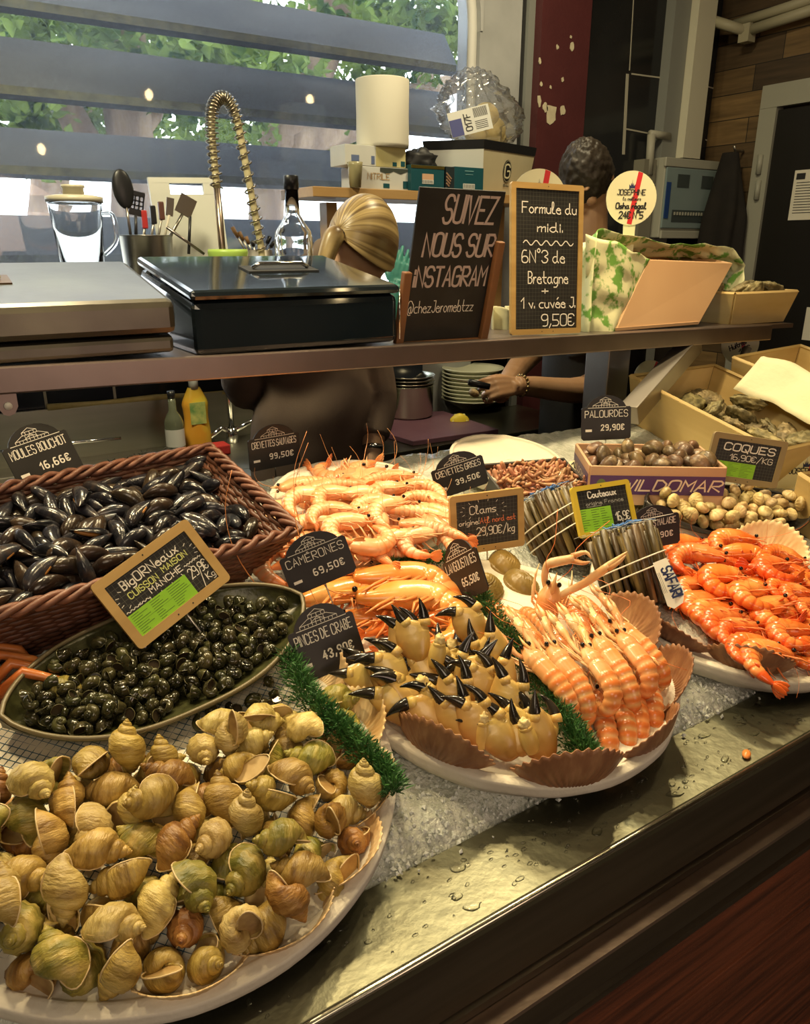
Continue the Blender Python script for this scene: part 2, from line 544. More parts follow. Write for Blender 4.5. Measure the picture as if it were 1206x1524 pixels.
# sun-breaker blades outside the glass
M_louv = M('weathered_grey_blade', (.115, .13, .155), (.07, .08, .10), 7, rough=.8, bump=(25, .4), stretch=(.3, 1, 1))
M_moss = M('mossy_edge', (.17, .18, .13), (.08, .09, .07), 30, rough=.9)
LY = WY + .22
BL = [(-60, 8.7), (57, 139), (190.5, 258), (320, 392)]
nm = ['topmost', 'second', 'third', 'lowest']
for k, (yt, yb) in enumerate(BL):
    # heights where the blade crosses the left edge of the picture
    zt = pY(0, yt, LY + .07).z; zb = pY(0, yb, LY - .07).z
    th = .022
    o = thing('sun_breaker_blade', '%s grey weathered horizontal blade of the sun breaker outside the window' % nm[k].capitalize(), 'louvre blade', loc=(0, LY, (zt + zb) / 2), group='sun breaker blades outside the window')
    hz = (zt - zb) / 2
    mb = MB().hexa([(-2.9, -.07, -hz), (xr + .02, -.07, -hz), (xr + .02, -.04, -hz - .01), (-2.9, -.04, -hz - .01)],
                   [(-2.9, .04, hz), (xr + .02, .04, hz), (xr + .02, .07, hz - .01), (-2.9, .07, hz - .01)])
    mb.build('blade', M_louv, o, False)
    MB().box((-1.45 + xr / 2, -.066, -hz + .012), (xr + 2.9, .012, .024)).build('lower_lip', M_moss, o, False)

# right part of the back wall: grey post, peeling red post, black tiles, white downpipe casing
M_grey = M('grey_metal_post', (.23, .24, .22), rough=.5)
def strip(name, x0, x1, y, th, m, z0=0, z1=3.3, **k):
    a, b = pY(x0, 150, y - th).x, pY(x1, 150, y - th).x
    return slab(name, (a, y - th, z0), (b, y, z1), m, **k)
strip('trim_2', 775, 782, WY, .012, M_dark)
strip('trim_3', 782, 801, WY, .03, M_grey)
M_red = M('peeling_red_paint', (.072, .017, .019), (.085, .02, .022), 8, rough=.55, bump=(60, .5))
strip('trim_4', 801, 872, WY, .07, M_red)
# patches of bare plaster where the red paint has come off
M_bare = M('bare_plaster', (.62, .56, .38), (.5, .44, .3), 30, rough=.9)
mb = MB()
rr = random.Random(3)
for (cx, cy, rx, ry) in [(820, 170, 9, 17), (812, 160, 4, 8), (838, 165, 4, 8), (803, 150, 3, 9), (852, 70, 3, 7), (804, 90, 2, 5), (830, 70, 2, 4), (838, 118, 2, 4), (820, 130, 1.5, 3), (806, 125, 2, 4), (850, 55, 1.5, 3)]:
    pts = []
    for j in range(11):
        a = 2 * pi * j / 11; q = rr.uniform(.65, 1.15)
        p = pY(cx + cos(a) * rx * q, cy + sin(a) * ry * q, WY - .0715)
        pts.append((p.x, p.z))
    mb.prism(pts, WY - .0722, WY - .069)
tag(mb.build('trim_5', M_bare, None, False), kind='structure')
# black wall tiles with pale joints
TY = WY - .03
xt0, xt1 = pY(872, 150, TY).x, RX_
slab('wall_tiles', (xt0, TY, 0), (xt1, WY, 3.3), M_tile)
mb = MB()
def gline(xa_, ya, xb, yb, w=.006):
    a, b = pY(xa_, ya, TY), pY(xb, yb, TY)
    d = (b - a).normalized(); n = V((-d.z, 0, d.x)) * w / 2
    mb.hexa([a + n + V((0, -.002, 0)), b + n + V((0, -.002, 0)), b - n + V((0, -.002, 0)), a - n + V((0, -.002, 0))],
            [a + n, b + n, b - n, a - n])
gline(934, 110, 928, 230, .016); gline(940, 110, 993, 117); gline(988, 120, 980, 195); gline(932, 192, 968, 199); gline(943, 0, 937, 105, .004)
gline(1076, 140, 1067, 240); gline(1050, 208, 1068, 214); gline(1050, 128, 1076, 136)
struct(mb.build('trim_6', M_grout, None, False))
# white casing and pipe
M_cream = M('cream_casing', (.62, .60, .47), rough=.45)
M_ivory = M('ivory_box', (.40, .40, .33), rough=.45)
x0, x1 = pY(1026, 150, TY - .09).x, pY(1052, 150, TY - .09).x
cz = pY(1010, 232, TY - .12).z
o = slab('trim_7', (x0, TY - .09, cz), (x1, TY, 3.3), M_cream)
x0b = pY(1003, 150, TY - .09).x
slab('trim_8', (x0b, TY - .05, 0), (x0 - .002, TY, 3.3), M_grey)
o = MB().tube([pY(966, 260, TY - .05), pY(970, 200, TY - .05)], .018, 10).tube([pY(968, 199, TY - .05), pY(996, 203, TY - .05)], .016, 10).build('drain_pipe', M('grey_pvc', (.36, .35, .28), rough=.5))
tag(o, 'short grey elbow pipe on the black tiles beside the cream casing', 'pipe')

# right wall in wood blocks, door, pipes
def wood_block():
    m = bpy.data.materials.new('wood_block_cladding'); m.use_nodes = True
    nt = m.node_tree; N, L = nt.nodes, nt.links; p = N['Principled BSDF']
    tc = N.new('ShaderNodeTexCoord'); mp = N.new('ShaderNodeMapping')
    mp.inputs['Rotation'].default_value = (0, 0, 0)
    sx = N.new('ShaderNodeSeparateXYZ'); cx = N.new('ShaderNodeCombineXYZ')
    L.new(tc.outputs['Object'], sx.inputs[0]); L.new(sx.outputs['Y'], cx.inputs['X']); L.new(sx.outputs['Z'], cx.inputs['Y'])
    br = N.new('ShaderNodeTexBrick')
    br.inputs['Scale'].default_value = 1; br.inputs['Brick Width'].default_value = .34; br.inputs['Row Height'].default_value = .105
    br.inputs['Mortar Size'].default_value = .002; br.offset = .37
    br.inputs['Color1'].default_value = (.20, .125, .05, 1); br.inputs['Color2'].default_value = (.055, .035, .018, 1); br.inputs['Mortar'].default_value = (.01, .008, .006, 1)
    L.new(cx.outputs[0], br.inputs[0])
    wv = N.new('ShaderNodeTexNoise'); wv.inputs['Scale'].default_value = 14; wv.inputs['Detail'].default_value = 6
    m2 = N.new('ShaderNodeMapping'); m2.inputs['Scale'].default_value = (1, .35, 4)
    L.new(tc.outputs['Object'], m2.inputs[0]); L.new(m2.outputs[0], wv.inputs[0])
    mx = N.new('ShaderNodeMixRGB'); mx.blend_type = 'OVERLAY'; mx.inputs[0].default_value = .8
    L.new(br.outputs[0], mx.inputs[1]); L.new(wv.outputs[0], mx.inputs[2]); L.new(mx.outputs[0], p.inputs['Base Color'])
    p.inputs['Roughness'].default_value = .55
    return m
slab('wall_right', (RX_, -3.4, 0), (RX_ + .1, WY + .14, 3.3), wood_block())
DX = RX_ - .03
dl, dr_ = pX(1141, 130, DX).y, pX(1141, 130, DX).y - 1.0
dz = pX(1141, 130, DX).z
M_frame = M('grey_door_frame', (.33, .33, .27), rough=.45)
mb = MB()
mb.box((DX, dl - .04, dz / 2), (.05, .08, dz)).box((DX - .002, (dl + dr_) / 2 - .1, dz - .043), (.05, dl - dr_ + .196, .09)).box((DX, dr_ - .15, dz / 2), (.05, .08, dz))
struct(mb.build('trim_9', M_frame, None, False))
o = struct(MB().box((DX + .005, (dl + dr_) / 2 - .1, dz / 2 - .05), (.03, dl - dr_ + .05, dz - .1)).build('door_1', M('black_door', (.012, .011, .009), rough=.35), None, False))
hh = [(1131, 245), (1128, 283)]
for (hx, hy) in hh:
    q = pX(hx, hy, DX - .03)
    MB().tube([q + V((0, 0, -.04)), q + V((0, 0, .04))], .012, 8).build('hinge', M_frame, o)
# pipes across the head of the wall
M_pipe = M('painted_pipe', (.37, .345, .24), rough=.5)
a = pX(1060, 33, RX_ - .30); b = pX(1112, 47, RX_ - .06)
mb = MB()
mb.tube([pY(1058, 30, TY - .06), pX(1113, 47, RX_ - .06)], .022, 10)
tag(mb.build('water_pipe', M_pipe), 'short pale pipe running into the corner beside the cream casing', 'pipe')
q1, q2 = pX(1113, 46, RX_ - .06), pX(1230, 8, RX_ - .06)
o = thing('water_pipe', 'lower of the two long pale pipes along the wooden wall', 'pipe', loc=q1, group='pipes on the wooden wall')
MB().tube([V((0, 0, 0)), q2 - q1], .022, 10).build('tube', M_pipe, o)
MB().box((0, 0, -.01), (.05, .05, .07)).build('clamp', M_pipe, o, False)
q1, q2 = pX(1094, 36, RX_ - .06), pX(1230, -8, RX_ - .06)
tag(MB().tube([V((0, 0, 0)), q2 - q1], .02, 10).build('water_pipe', M_pipe, loc=q1), 'upper of the two long pale pipes along the wooden wall', 'pipe', 'pipes on the wooden wall')
# ------------------------------------------------------------ the stall: counter, ice, serving shelf
CX0, CX1 = -1.2, 2.45
st = thing('display_counter', 'long steel display counter with dark fascia and red-brown wooden front', 'counter', loc=(0, .46, 0))
def cpart(name, prof, m, smooth=False, bevel=0):
    """profile in (y,z), run along the counter"""
    mb = MB()
    n = len(prof)
    vs = [(CX0, y - .46, z) for y, z in prof] + [(CX1, y - .46, z) for y, z in prof]
    fs = [tuple(range(n)), tuple(range(2 * n - 1, n - 1, -1))] + [(i, (i + 1) % n, (i + 1) % n + n, i + n) for i in range(n)]
    mb.add(vs, fs)
    return mb.build(name, m, st, smooth, bevel=bevel)
M_fascia = M('fascia_steel', (.24, .21, .165), (.16, .14, .11), 5, rough=.34, metal=1, stretch=(.5, 8, 8))
M_ledge = M('ledge_steel', (.60, .47, .40), (.40, .31, .26), 12, rough=.35, metal=1, bump=(60, .3))
cpart('steel_top', [(.456, .896), (.460, .902), (.56, .897), (.56, .87), (1.385, 1.076), (1.385, 1.00), (.56, .82), (.47, .82), (.47, .885), (.456, .885)], M_steelwet)
MB().tube([(CX0, -.0035, .8985), (CX1, -.0035, .8985)], .0042, 12).build('rounded_edge', M('polished_edge', (.60, .58, .46), rough=.22, metal=1), st)
cpart('fascia', [(.458, .884), (.458, .795), (.466, .792), (.466, .786), (.458, .783), (.458, .772), (.50, .772), (.50, .884)], M_fascia)
cpart('ledge', [(.436, .770), (.436, .764), (.50, .764), (.50, .771), (.458, .771)], M_ledge)
cpart('lower_band', [(.440, .763), (.440, .715), (.447, .712), (.447, .704), (.440, .700), (.440, .69), (.50, .69), (.50, .763)], M_fascia)
def plank():
    return M('red_brown_planks', (.19, .058, .026), (.07, .024, .013), 3.2, 7, rough=.45, stretch=(1.2, 9, 26), bump=(26, .35), c3=(.13, .042, .02))
for k in range(4):
    z1 = .688 - k * .172
    MB().box(((CX0 + CX1) / 2, .015, z1 - .084), (CX1 - CX0, .03, .168)).build('front_plank', plank(), st, False, bevel=.003)
cpart('plinth', [(.50, .0), (.50, .69), (.54, .69), (.54, 0)], M_dark)
cpart('back_panel', [(1.36, .0), (1.36, 1.02), (1.385, 1.02), (1.385, 0)], M_steeldull)

# crushed ice
def ice_mat():
    m = M('crushed_ice', (.50, .53, .46), (.66, .68, .62), 60, 5, rough=.22, spec=.6, bump=(150, 1.0, .006))
    return m
rr = random.Random(11)
def ice_h(x, y):
    n = mn.noise(V((x * 9, y * 9, 3.1))) * .010 + mn.noise(V((x * 26, y * 26, 1.7))) * .006 + mn.noise(V((x * 70, y * 70, 9))) * .004
    edge = min(1, max(0, (y - .545 - .018 * mn.noise(V((x * 6, 2, 0)))) / .05))
    return .004 * edge + n * edge - (1 - edge) * .03
mb = MB()
NX, NY = 300, 90
def icef(u, v):
    x = -.75 + u * (2.40 + .75); y = .53 + v * .845
    h = ice_h(x, y)
    return (x, y, bedz(y) + h)
mb.grid(icef, NX, NY)
o = mb.build('crushed_ice', ice_mat())
tag(o, 'white crushed ice covering the sloping display under the platters', 'ice', kind='stuff')
# loose crystals lying on the ice and spilt on the steel
mb = MB()
M_cryst = M('ice_crystal', (.80, .84, .80), rough=.15, trans=.15, ior=1.31)
for k in range(4200):
    x = rr.uniform(.30, 1.25); y = .545 + abs(rr.gauss(0, .26))
    if y > 1.36: continue
    if y < .56 and k % 5: y += .03
    s = rr.uniform(.0016, .0048)
    h = max(ice_h(x, y), -.004 if y > .56 else 0)
    T = TR(x, y, max(bedz(y) + h, .898 if y < .56 else 0) + s * .3, rr.uniform(0, 6), rr.uniform(0, 6), rr.uniform(0, 6), (s, s * rr.uniform(.6, 1), s * rr.uniform(.4, .9)))
    mb.add([(1, 0, 0), (-1, .2, 0), (0, 1, .1), (.1, -1, 0), (0, 0, 1), (.2, 0, -1)],
           [(0, 2, 4), (2, 1, 4), (1, 3, 4), (3, 0, 4), (2, 0, 5), (1, 2, 5), (3, 1, 5), (0, 3, 5)], T)
tag(mb.build('ice_crystals', M_cryst, None, False, fix=False), 'loose ice crystals scattered over the ice bed and the steel edge', 'ice', kind='stuff')
# water standing in beads on the steel margin
mb = MB()
def water_mat():
    m = bpy.data.materials.new('water'); m.use_nodes = True
    nt = m.node_tree; N, L = nt.nodes, nt.links
    for n in list(N):
        if n.type != 'OUTPUT_MATERIAL': N.remove(n)
    tr = N.new('ShaderNodeBsdfTransparent'); gl = N.new('ShaderNodeBsdfGlossy'); gl.inputs['Roughness'].default_value = .05
    lw = N.new('ShaderNodeLayerWeight'); lw.inputs[0].default_value = .30; mx = N.new('ShaderNodeMixShader')
    L.new(lw.outputs['Fresnel'], mx.inputs[0]); L.new(tr.outputs[0], mx.inputs[1]); L.new(gl.outputs[0], mx.inputs[2]); L.new(mx.outputs[0], N['Material Output'].inputs[0])
    return m
M_water = water_mat()
for k in range(260):
    x = rr.uniform(.15, 1.5); y = rr.uniform(.475, .545)
    a = rr.uniform(.0012, .004) * (3.2 if k % 6 == 0 else 1); b = a * rr.uniform(.35, .8)
    ph = rr.uniform(-.5, .5); sd = rr.uniform(0, 99)
    z0 = .902 - (y - .46) * .05
    def dropf(u, v):
        q = u * pi / 2; t = 2 * pi * v
        r = 1 + .35 * mn.noise(V((cos(t) * 1.3 + sd, sin(t) * 1.3, sd)))
        return (a * r * sin(q + .02) * cos(t), b * r * sin(q + .02) * sin(t), .0022 * cos(q))
    mb.grid(dropf, 5, 12, False, True, TR(x, y, z0, 0, 0, ph))
tag(mb.build('water_drops', M_water), 'water beads and small puddles on the steel edge of the counter', 'water', kind='stuff')
# orange scrap of shell on the steel
p = pZ(1111, 1125, .902)
M_scrap = M('orange_scrap', (.75, .26, .06), rough=.3)
tag(MB().ell((0, 0, .003), (.011, .006, .0035), 9, 5).build('shell_scrap', M_scrap, loc=p, rot=(0, 0, .5)), 'small orange scrap of shrimp shell lying on the wet steel edge', 'scrap')

# serving shelf over the back of the display
M_shelf = M('shelf_steel', (.32, .26, .24), (.24, .195, .18), 5, rough=.38, metal=1, bump=(25, .12))
M_post = M('post_steel', (.36, .33, .29), (.28, .25, .22), 5, rough=.42, metal=1)
sx0, sx1 = -.75, 2.097
sf = thing('serving_shelf', 'long brownish steel serving shelf on posts over the back of the display', 'shelf', loc=(0, 1.30, 0))
def sl(x, dz): return shz(x) + dz
mb = MB()
mb.hexa([(sx0, 0, sl(sx0, -.042)), (sx1, 0, sl(sx1, -.042)), (sx1, .012, sl(sx1, -.042)), (sx0, .012, sl(sx0, -.042))],
        [(sx0, 0, sl(sx0, 0)), (sx1, 0, sl(sx1, 0)), (sx1, .012, sl(sx1, 0)), (sx0, .012, sl(sx0, 0))])
mb.build('front_lip', M_shelf, sf, False, bevel=.003)
mb = MB()
mb.hexa([(sx0, .012, sl(sx0, -.014)), (sx1 + .12, .012, sl(sx1, -.014)), (sx1 + .12, .40, sl(sx1, -.014)), (sx0, .40, sl(sx0, -.014))],
        [(sx0, .012, sl(sx0, -.002)), (sx1 + .12, .012, sl(sx1, -.002)), (sx1 + .12, .40, sl(sx1, -.002)), (sx0, .40, sl(sx0, -.002))])
mb.build('shelf_board', M_shelf, sf, False)
a, b = pY(893, 560, 1.42).x, pY(929, 560, 1.42).x
MB().box(((a + b) / 2, .14, .66), (b - a - .012, b - a - .012, 1.33)).build('post', M_post, sf, False, bevel=.002)
MB().box((-.55, .14, .68), (.055, .055, 1.36)).build('post', M_post, sf, False, bevel=.002)
q1, q2 = pY(1046, 512, 1.31), pY(936, 618, 1.23)
d = q2 - q1
MB().tube([q1 - V((0, 1.30, 0)) + V((0, .03, 0)), q2 - V((0, 1.30, 0))], .034, 4, up=(0, -.7, .7)).build('brace', M_post, sf, False, bevel=.002)
q = pY(1118, 518, 1.30)
MB().tube([q - V((0, 1.29, 0)), q - V((.05, 1.29, .085))], .012, 10).build('hook', M_post, sf)
q = pY(8, 575, 1.30); z0 = pY(8, 622, 1.30).z
mb = MB().prism([(-.014, 0), (.014, 0), (.014, z0 - q.z + .014), (.008, z0 - q.z + .003), (0, z0 - q.z), (-.008, z0 - q.z + .003), (-.014, z0 - q.z + .014)], -.004, .004)
mb.build('bracket_tab', M_shelf, sf, False, loc=(q.x, .014, q.z))
MB().tube([(q.x, .006, z0 + .016), (q.x, .012, z0 + .016)], .006, 10).build('rivet', M_white, sf)

# two metal chests on the shelf
def chest(name, label, x0, x1, zf, zr, y0, y1, m, split, handle_x, mh, mhole):
    zb = shz((x0 + x1) / 2) + .001
    o = thing(name, label, 'box', loc=(0, y0, 0))
    r = .012
    w = y1 - y0
    if split:
        zl = zf - .056
        MB().hexa([(x0, 0, zb), (x1, 0, zb), (x1, w, zb), (x0, w, zb)], [(x0, 0, zl - .003), (x1, 0, zl - .003), (x1, w, zr - .06), (x0, w, zr - .06)]).build('body', m, o, False, bevel=r * .6)
        x0l, x1l, lo = x0 - .006, x1 + .006, -.006
    else:
        zl = zf - .004
        MB().hexa([(x0, 0, zb), (x1, 0, zb), (x1, w, zb), (x0, w, zb)], [(x0, 0, zl - .014), (x1, 0, zl - .014), (x1, w, zr - .022), (x0, w, zr - .022)]).build('body', m, o, False, bevel=r)
        x0l, x1l, lo = x0 - .004, x1 + .004, -.004; zl -= .013
    MB().hexa([(x0l, lo, zl), (x1l, lo, zl), (x1l, w, zr - (zf - zl)), (x0l, w, zr - (zf - zl))], [(x0l, lo, zf), (x1l, lo, zf), (x1l, w, zr), (x0l, w, zr)]).build('lid', m, o, False, bevel=r)
    sl_ = (zr - zf) / w
    yc = w * .52
    T = Matrix.Translation((handle_x, yc, zf + sl_ * yc + .0015)) @ RX(math.atan(sl_))
    h = MB().box((0, 0, 0), (.15, .055, .003)).build('handle_recess', mhole, o, False, mtx=T)
    MB().tube([(-.06, -.006, .004), (-.045, -.006, .012), (.045, -.006, .012), (.06, -.006, .004)], .004, 8).build('handle', mh, o, mtx=T)
    return o
M_chest = M('worn_grey_metal', (.17, .16, .12), (.11, .098, .085), 6, 5, rough=.36, metal=.9, bump=(18, .25))
M_gold = M('brass_strip', (.62, .52, .14), rough=.3, metal=1)
M_black = M('black_gloss_enamel', (.006, .010, .014), (.010, .014, .018), 4, rough=.07, spec=.6, coat=.4)
M_chrome = M('chrome', (.75, .75, .73), rough=.12, metal=1)
chest('metal_chest', 'worn grey metal chest with split lid at the left end of the serving shelf', -.22, .388, 1.466, 1.524, 1.312, 1.60, M_chest, True, .095, M_gold, M('dark_brown_recess', (.10, .06, .03), rough=.5))
bc = chest('enamel_chest', 'glossy black chest with handle on its lid beside the grey metal chest', .425, .836, 1.478, 1.531, 1.312, 1.63, M_black, False, .66, M_chrome, M_dark)
MB().tube([(.838, -.002, 1.47), (.838, -.002, 1.375)], .0016, 6).build('edge_trim', M_chrome, bc)

# ------------------------------------------------------------ work area behind the stall
# tiled dado, ledge, sink unit
M_btile = M('blue_black_tile', (.012, .015, .022), (.02, .024, .032), 4, rough=.15)
slab('baseboard_back', (-2.6, 2.52, .5), (1.72, WY, 1.20), M_btile)
mb = MB()
for gx in (67, 171, 352):
    q = pY(gx, 590, 2.52)
    mb.box((q.x, 2.519, 1.1), (.008, .004, .2))
struct(mb.build('trim_10', M_grout, None, False))
M_caulk = M('yellowed_sealant', (.70, .60, .28), (.6, .5, .2), 30, rough=.6, bump=(80, .5))
mb = MB()
pts = [pY(x, y, 2.50) for x, y in [(70, 607), (150, 600), (230, 592), (300, 587), (380, 581), (450, 577)]]
mb.tube(pts, [.012, .008, .011, .007, .010, .008], 6)
struct(mb.build('trim_11', M_caulk))
su = thing('sink_unit', 'brushed steel sink unit with upstand along the tiled back wall', 'sink', loc=(.2, 2.5, 0))
M_sink = M('sink_steel', (.50, .49, .42), (.40, .39, .33), 4, rough=.36, metal=1, stretch=(.4, 5, 5))
MB().box((-.2, 0, 1.005), (2.3, .014, .16)).build('upstand', M_sink, su, False)
mb = MB()
mb.box((-.2, -.06, .91), (2.3, .12, .03)).box((-.80, -.26, .91), (1.1, .3, .03)).box((.75, -.26, .91), (.40, .3, .03)).box((-.2, -.45, .91), (2.3, .08, .03))
mb.build('worktop', M_sink, su, False, bevel=.004)
mb = MB().hexa([(-.23, -.40, .70), (.53, -.40, .70), (.53, -.13, .70), (-.23, -.13, .70)], [(-.25, -.41, .905), (.55, -.41, .905), (.55, -.12, .905), (-.25, -.12, .905)])
mb.f = [f for f in mb.f if f != (4, 5, 6, 7)]
mb.build('bowl', M_steeldull, su, False)
MB().box((-.2, -.25, .44), (2.28, .46, .86)).build('cabinet', M_steeldull, su, False)
# ledge shelf behind, carrying jug and tools
o = thing('ledge_shelf', 'steel ledge shelf under the window behind the chests', 'shelf', loc=(.5, 2.40, 1.36))
MB().box((-.2, 0, 0), (2.0, .23, .02)).build('board', M_steeldull, o, False, bevel=.003)
for x in (-.9, 0, .6): MB().prism([(x - .004, 0), (x + .004, 0), (x + .004, -.12), (x - .004, -.08)], .0, .11).build('bracket', M_steeldull, o, False, loc=(0, 0, -.01))

# table on the right with purple board
tb = thing('work_table', 'dark steel work table under the purple cutting board', 'table', loc=(1.69, 2.29, 0))
MB().box((0, 0, .885), (1.02, .40, .03)).build('table_top', M('table_steel', (.30, .30, .22), (.22, .22, .16), 5, rough=.3, metal=1), tb, False, bevel=.003)
MB().box((0, -.185, .835), (1.0, .02, .07)).build('apron', M_steeldull, tb, False)
for x in (-.48, .48):
    for y in (-.17, .17): MB().box((x, y, .43), (.045, .045, .87)).build('leg', M_steeldull, tb, False)
MB().box((0, 0, .25), (.98, .36, .02)).build('undershelf', M_steeldull, tb, False)
# ------------------------------------------------------------ price tags and slates
M_tag = M('black_tag', (.012, .011, .011), (.022, .02, .02), 12, rough=.45)
M_chalk = M('chalk_white', (.80, .77, .70), rough=.8)
M_chalkg = M('chalk_greenish', (.62, .66, .22), rough=.8)
M_chalkr = M('chalk_orange', (.75, .22, .10), rough=.8)
M_chalkp = M('chalk_pinkish', (.47, .38, .36), (.40, .33, .31), 40, rough=.85)
M_slate = M('slate_black', (.010, .010, .009), (.020, .019, .018), 15, rough=.5)
M_grid = M('slate_grid_line', (.11, .11, .09), rough=.7)
M_pin = M('pin_steel', (.6, .57, .5), rough=.3, metal=1)
M_woodf = M('pale_wood_frame', (.50, .33, .12), (.40, .25, .08), 6, rough=.5, stretch=(1, 1, 6))
M_greenl = M('lime_label', (.26, .56, .03), rough=.6)
M_ink = M('black_ink', (.015, .015, .015), rough=.6)
def frame_of(b, a):
    return Matrix.Translation(b) @ RZ(R(a[0])) @ RX(R(a[1])) @ RY(R(a[2]))
def rounded(w, h, r, n=4, x0=None, z0=0):
    pts = []
    for (cx, cz, s) in [(w / 2 - r, z0 + r, -90), (w / 2 - r, z0 + h - r, 0), (-w / 2 + r, z0 + h - r, 90), (-w / 2 + r, z0 + r, 180)]:
        for k in range(n + 1):
            a = R(s + 90 * k / n); pts.append((cx + r * cos(a), cz + r * sin(a)))
    return pts
def price_tag(name_, price, b, a, w, h, pin, label):
    o = thing('price_tag', label, 'price tag', frame_of(b, a), 'black price tags stuck in the display')
    r = .005
    pts = [(-w / 2 + r, 0), (w / 2 - r, 0), (w / 2, r), (w / 2, h - r * .6), (w / 2 - r * .6, h)]
    aw, ah = w * .40, h * .36
    for k in range(11):
        t = R(18) + (pi - 2 * R(18)) * k / 10
        pts.append((aw * cos(t) / cos(R(18)) , h + ah * (sin(t) - sin(R(18))) / (1 - sin(R(18)))))
    pts += [(-w / 2 + r * .6, h), (-w / 2, h - r * .6), (-w / 2, r)]
    MB().prism(pts, -.0012, .0012).build('panel', M_tag, o, False)
    y = -.0013
    mb = MB()
    write(mb, name_, 0, h * .70, h * .20, h * .019, y, .5, width=w * .86, align='c', gap=1.5, jit=.03)
    mb.build('lettering', M_chalk, o, False, fix=False)
    mb = MB()
    ribbon(mb, [(-aw * .92, h * .985), (aw * .98, h * .985)], h * .014, y)
    # market hall drawn in the arch
    u = ah * .8 / 6; z0 = h
    for st in ['-8,0 -8,1 -4,3 -3.5,3 -3.5,4.4 0,6 3.5,4.4 3.5,3 4,3 8,1 8,0', '-8,1 8,1', '-3.5,3 3.5,3', '-3.5,4.4 3.5,4.4', '-1,0 -1,2 1,2 1,0', '-6,0 -6,1', '-4.4,0 -4.4,1', '-2.6,0 -2.6,2.6', '2.6,0 2.6,2.6', '4.4,0 4.4,1', '6,0 6,1', '-2,3 -2,4.4', '0,3 0,4.4', '2,3 2,4.4', '-3,1.2 0,2.8 3,1.2']:
        p = [tuple(float(q) for q in s.split(',')) for s in st.split()]
        ribbon(mb, [(x * u - w * .02, z0 + z * u + .0006) for x, z in p], h * .011, y)
    mb.build('market_hall_drawing', M_chalk, o, False, fix=False)
    mb = MB()
    ribbon(mb, [(-w * .40, h * .30), (-w * .31, h * .30)], h * .075, y)
    write(mb, price, w * .36, h * .30, h * .16, h * .030, y, .55, width=w * .46, align='r', gap=3.0)
    mb.build('price', M_chalk, o, False, fix=False)
    if pin:
        MB().tube([(0, .0018, h * .3), (0, .0018, -pin)], .0011, 6).build('pin', M_pin, o)
    return o
TAGS = [
 ('MOULES BOUCHOT', '16,66€', (.165, 1.270, 1.202), (11.7, -24.4, -9.7), .1034, .0686, 0, 'black price tag reading MOULES BOUCHOT standing behind the mussel basket'),
 ('CREVETTES SAUVAGES', '99,50€', (.592, 1.393, 1.127), (.2, 3, -1.9), .1103, .0657, .03, 'black price tag reading CREVETTES SAUVAGES in front of the brown sweater'),
 ('CREVETTES GRISES', '39,50€', (.861, 1.117, 1.103), (-20.4, -4.9, -15.2), .1054, .0582, .06, 'black price tag reading CREVETTES GRISES beside the small brown shrimps'),
 ('PALOURDES', '29,90€', (1.318, 1.183, 1.130), (-29.9, -8, -1.8), .1145, .0748, .08, 'black price tag reading PALOURDES standing behind the box of brown clams'),
 ('CAMÉRONES', '69,50€', (.450, .903, 1.092), (-15.5, -12.8, -15.7), .1001, .0571, .10, 'black price tag reading CAMÉRONES between pale shrimps and giant prawns'),
 ('PINCES DE CRABE', '43,90€', (.406, .795, 1.017), (-8.9, -18.7, -10), .0930, .0688, .05, 'black price tag reading PINCES DE CRABE beside the crab claws'),
 ('LANGOUSTINES', '65,50€', (.654, .822, 1.049), (-88, -5, -36), .090, .0677, .08, 'black price tag reading LANGOUSTINES turned sideways above the green garland'),
 ('CREVETTES MALAISIE', '39,90€', (1.052, .812, 1.047), (-17.2, -9.8, -3.8), .105, .0560, .08, 'black price tag reading CREVETTES MALAISIE half hidden behind the razor clam bundle'),
]
for t in TAGS: price_tag(*t)

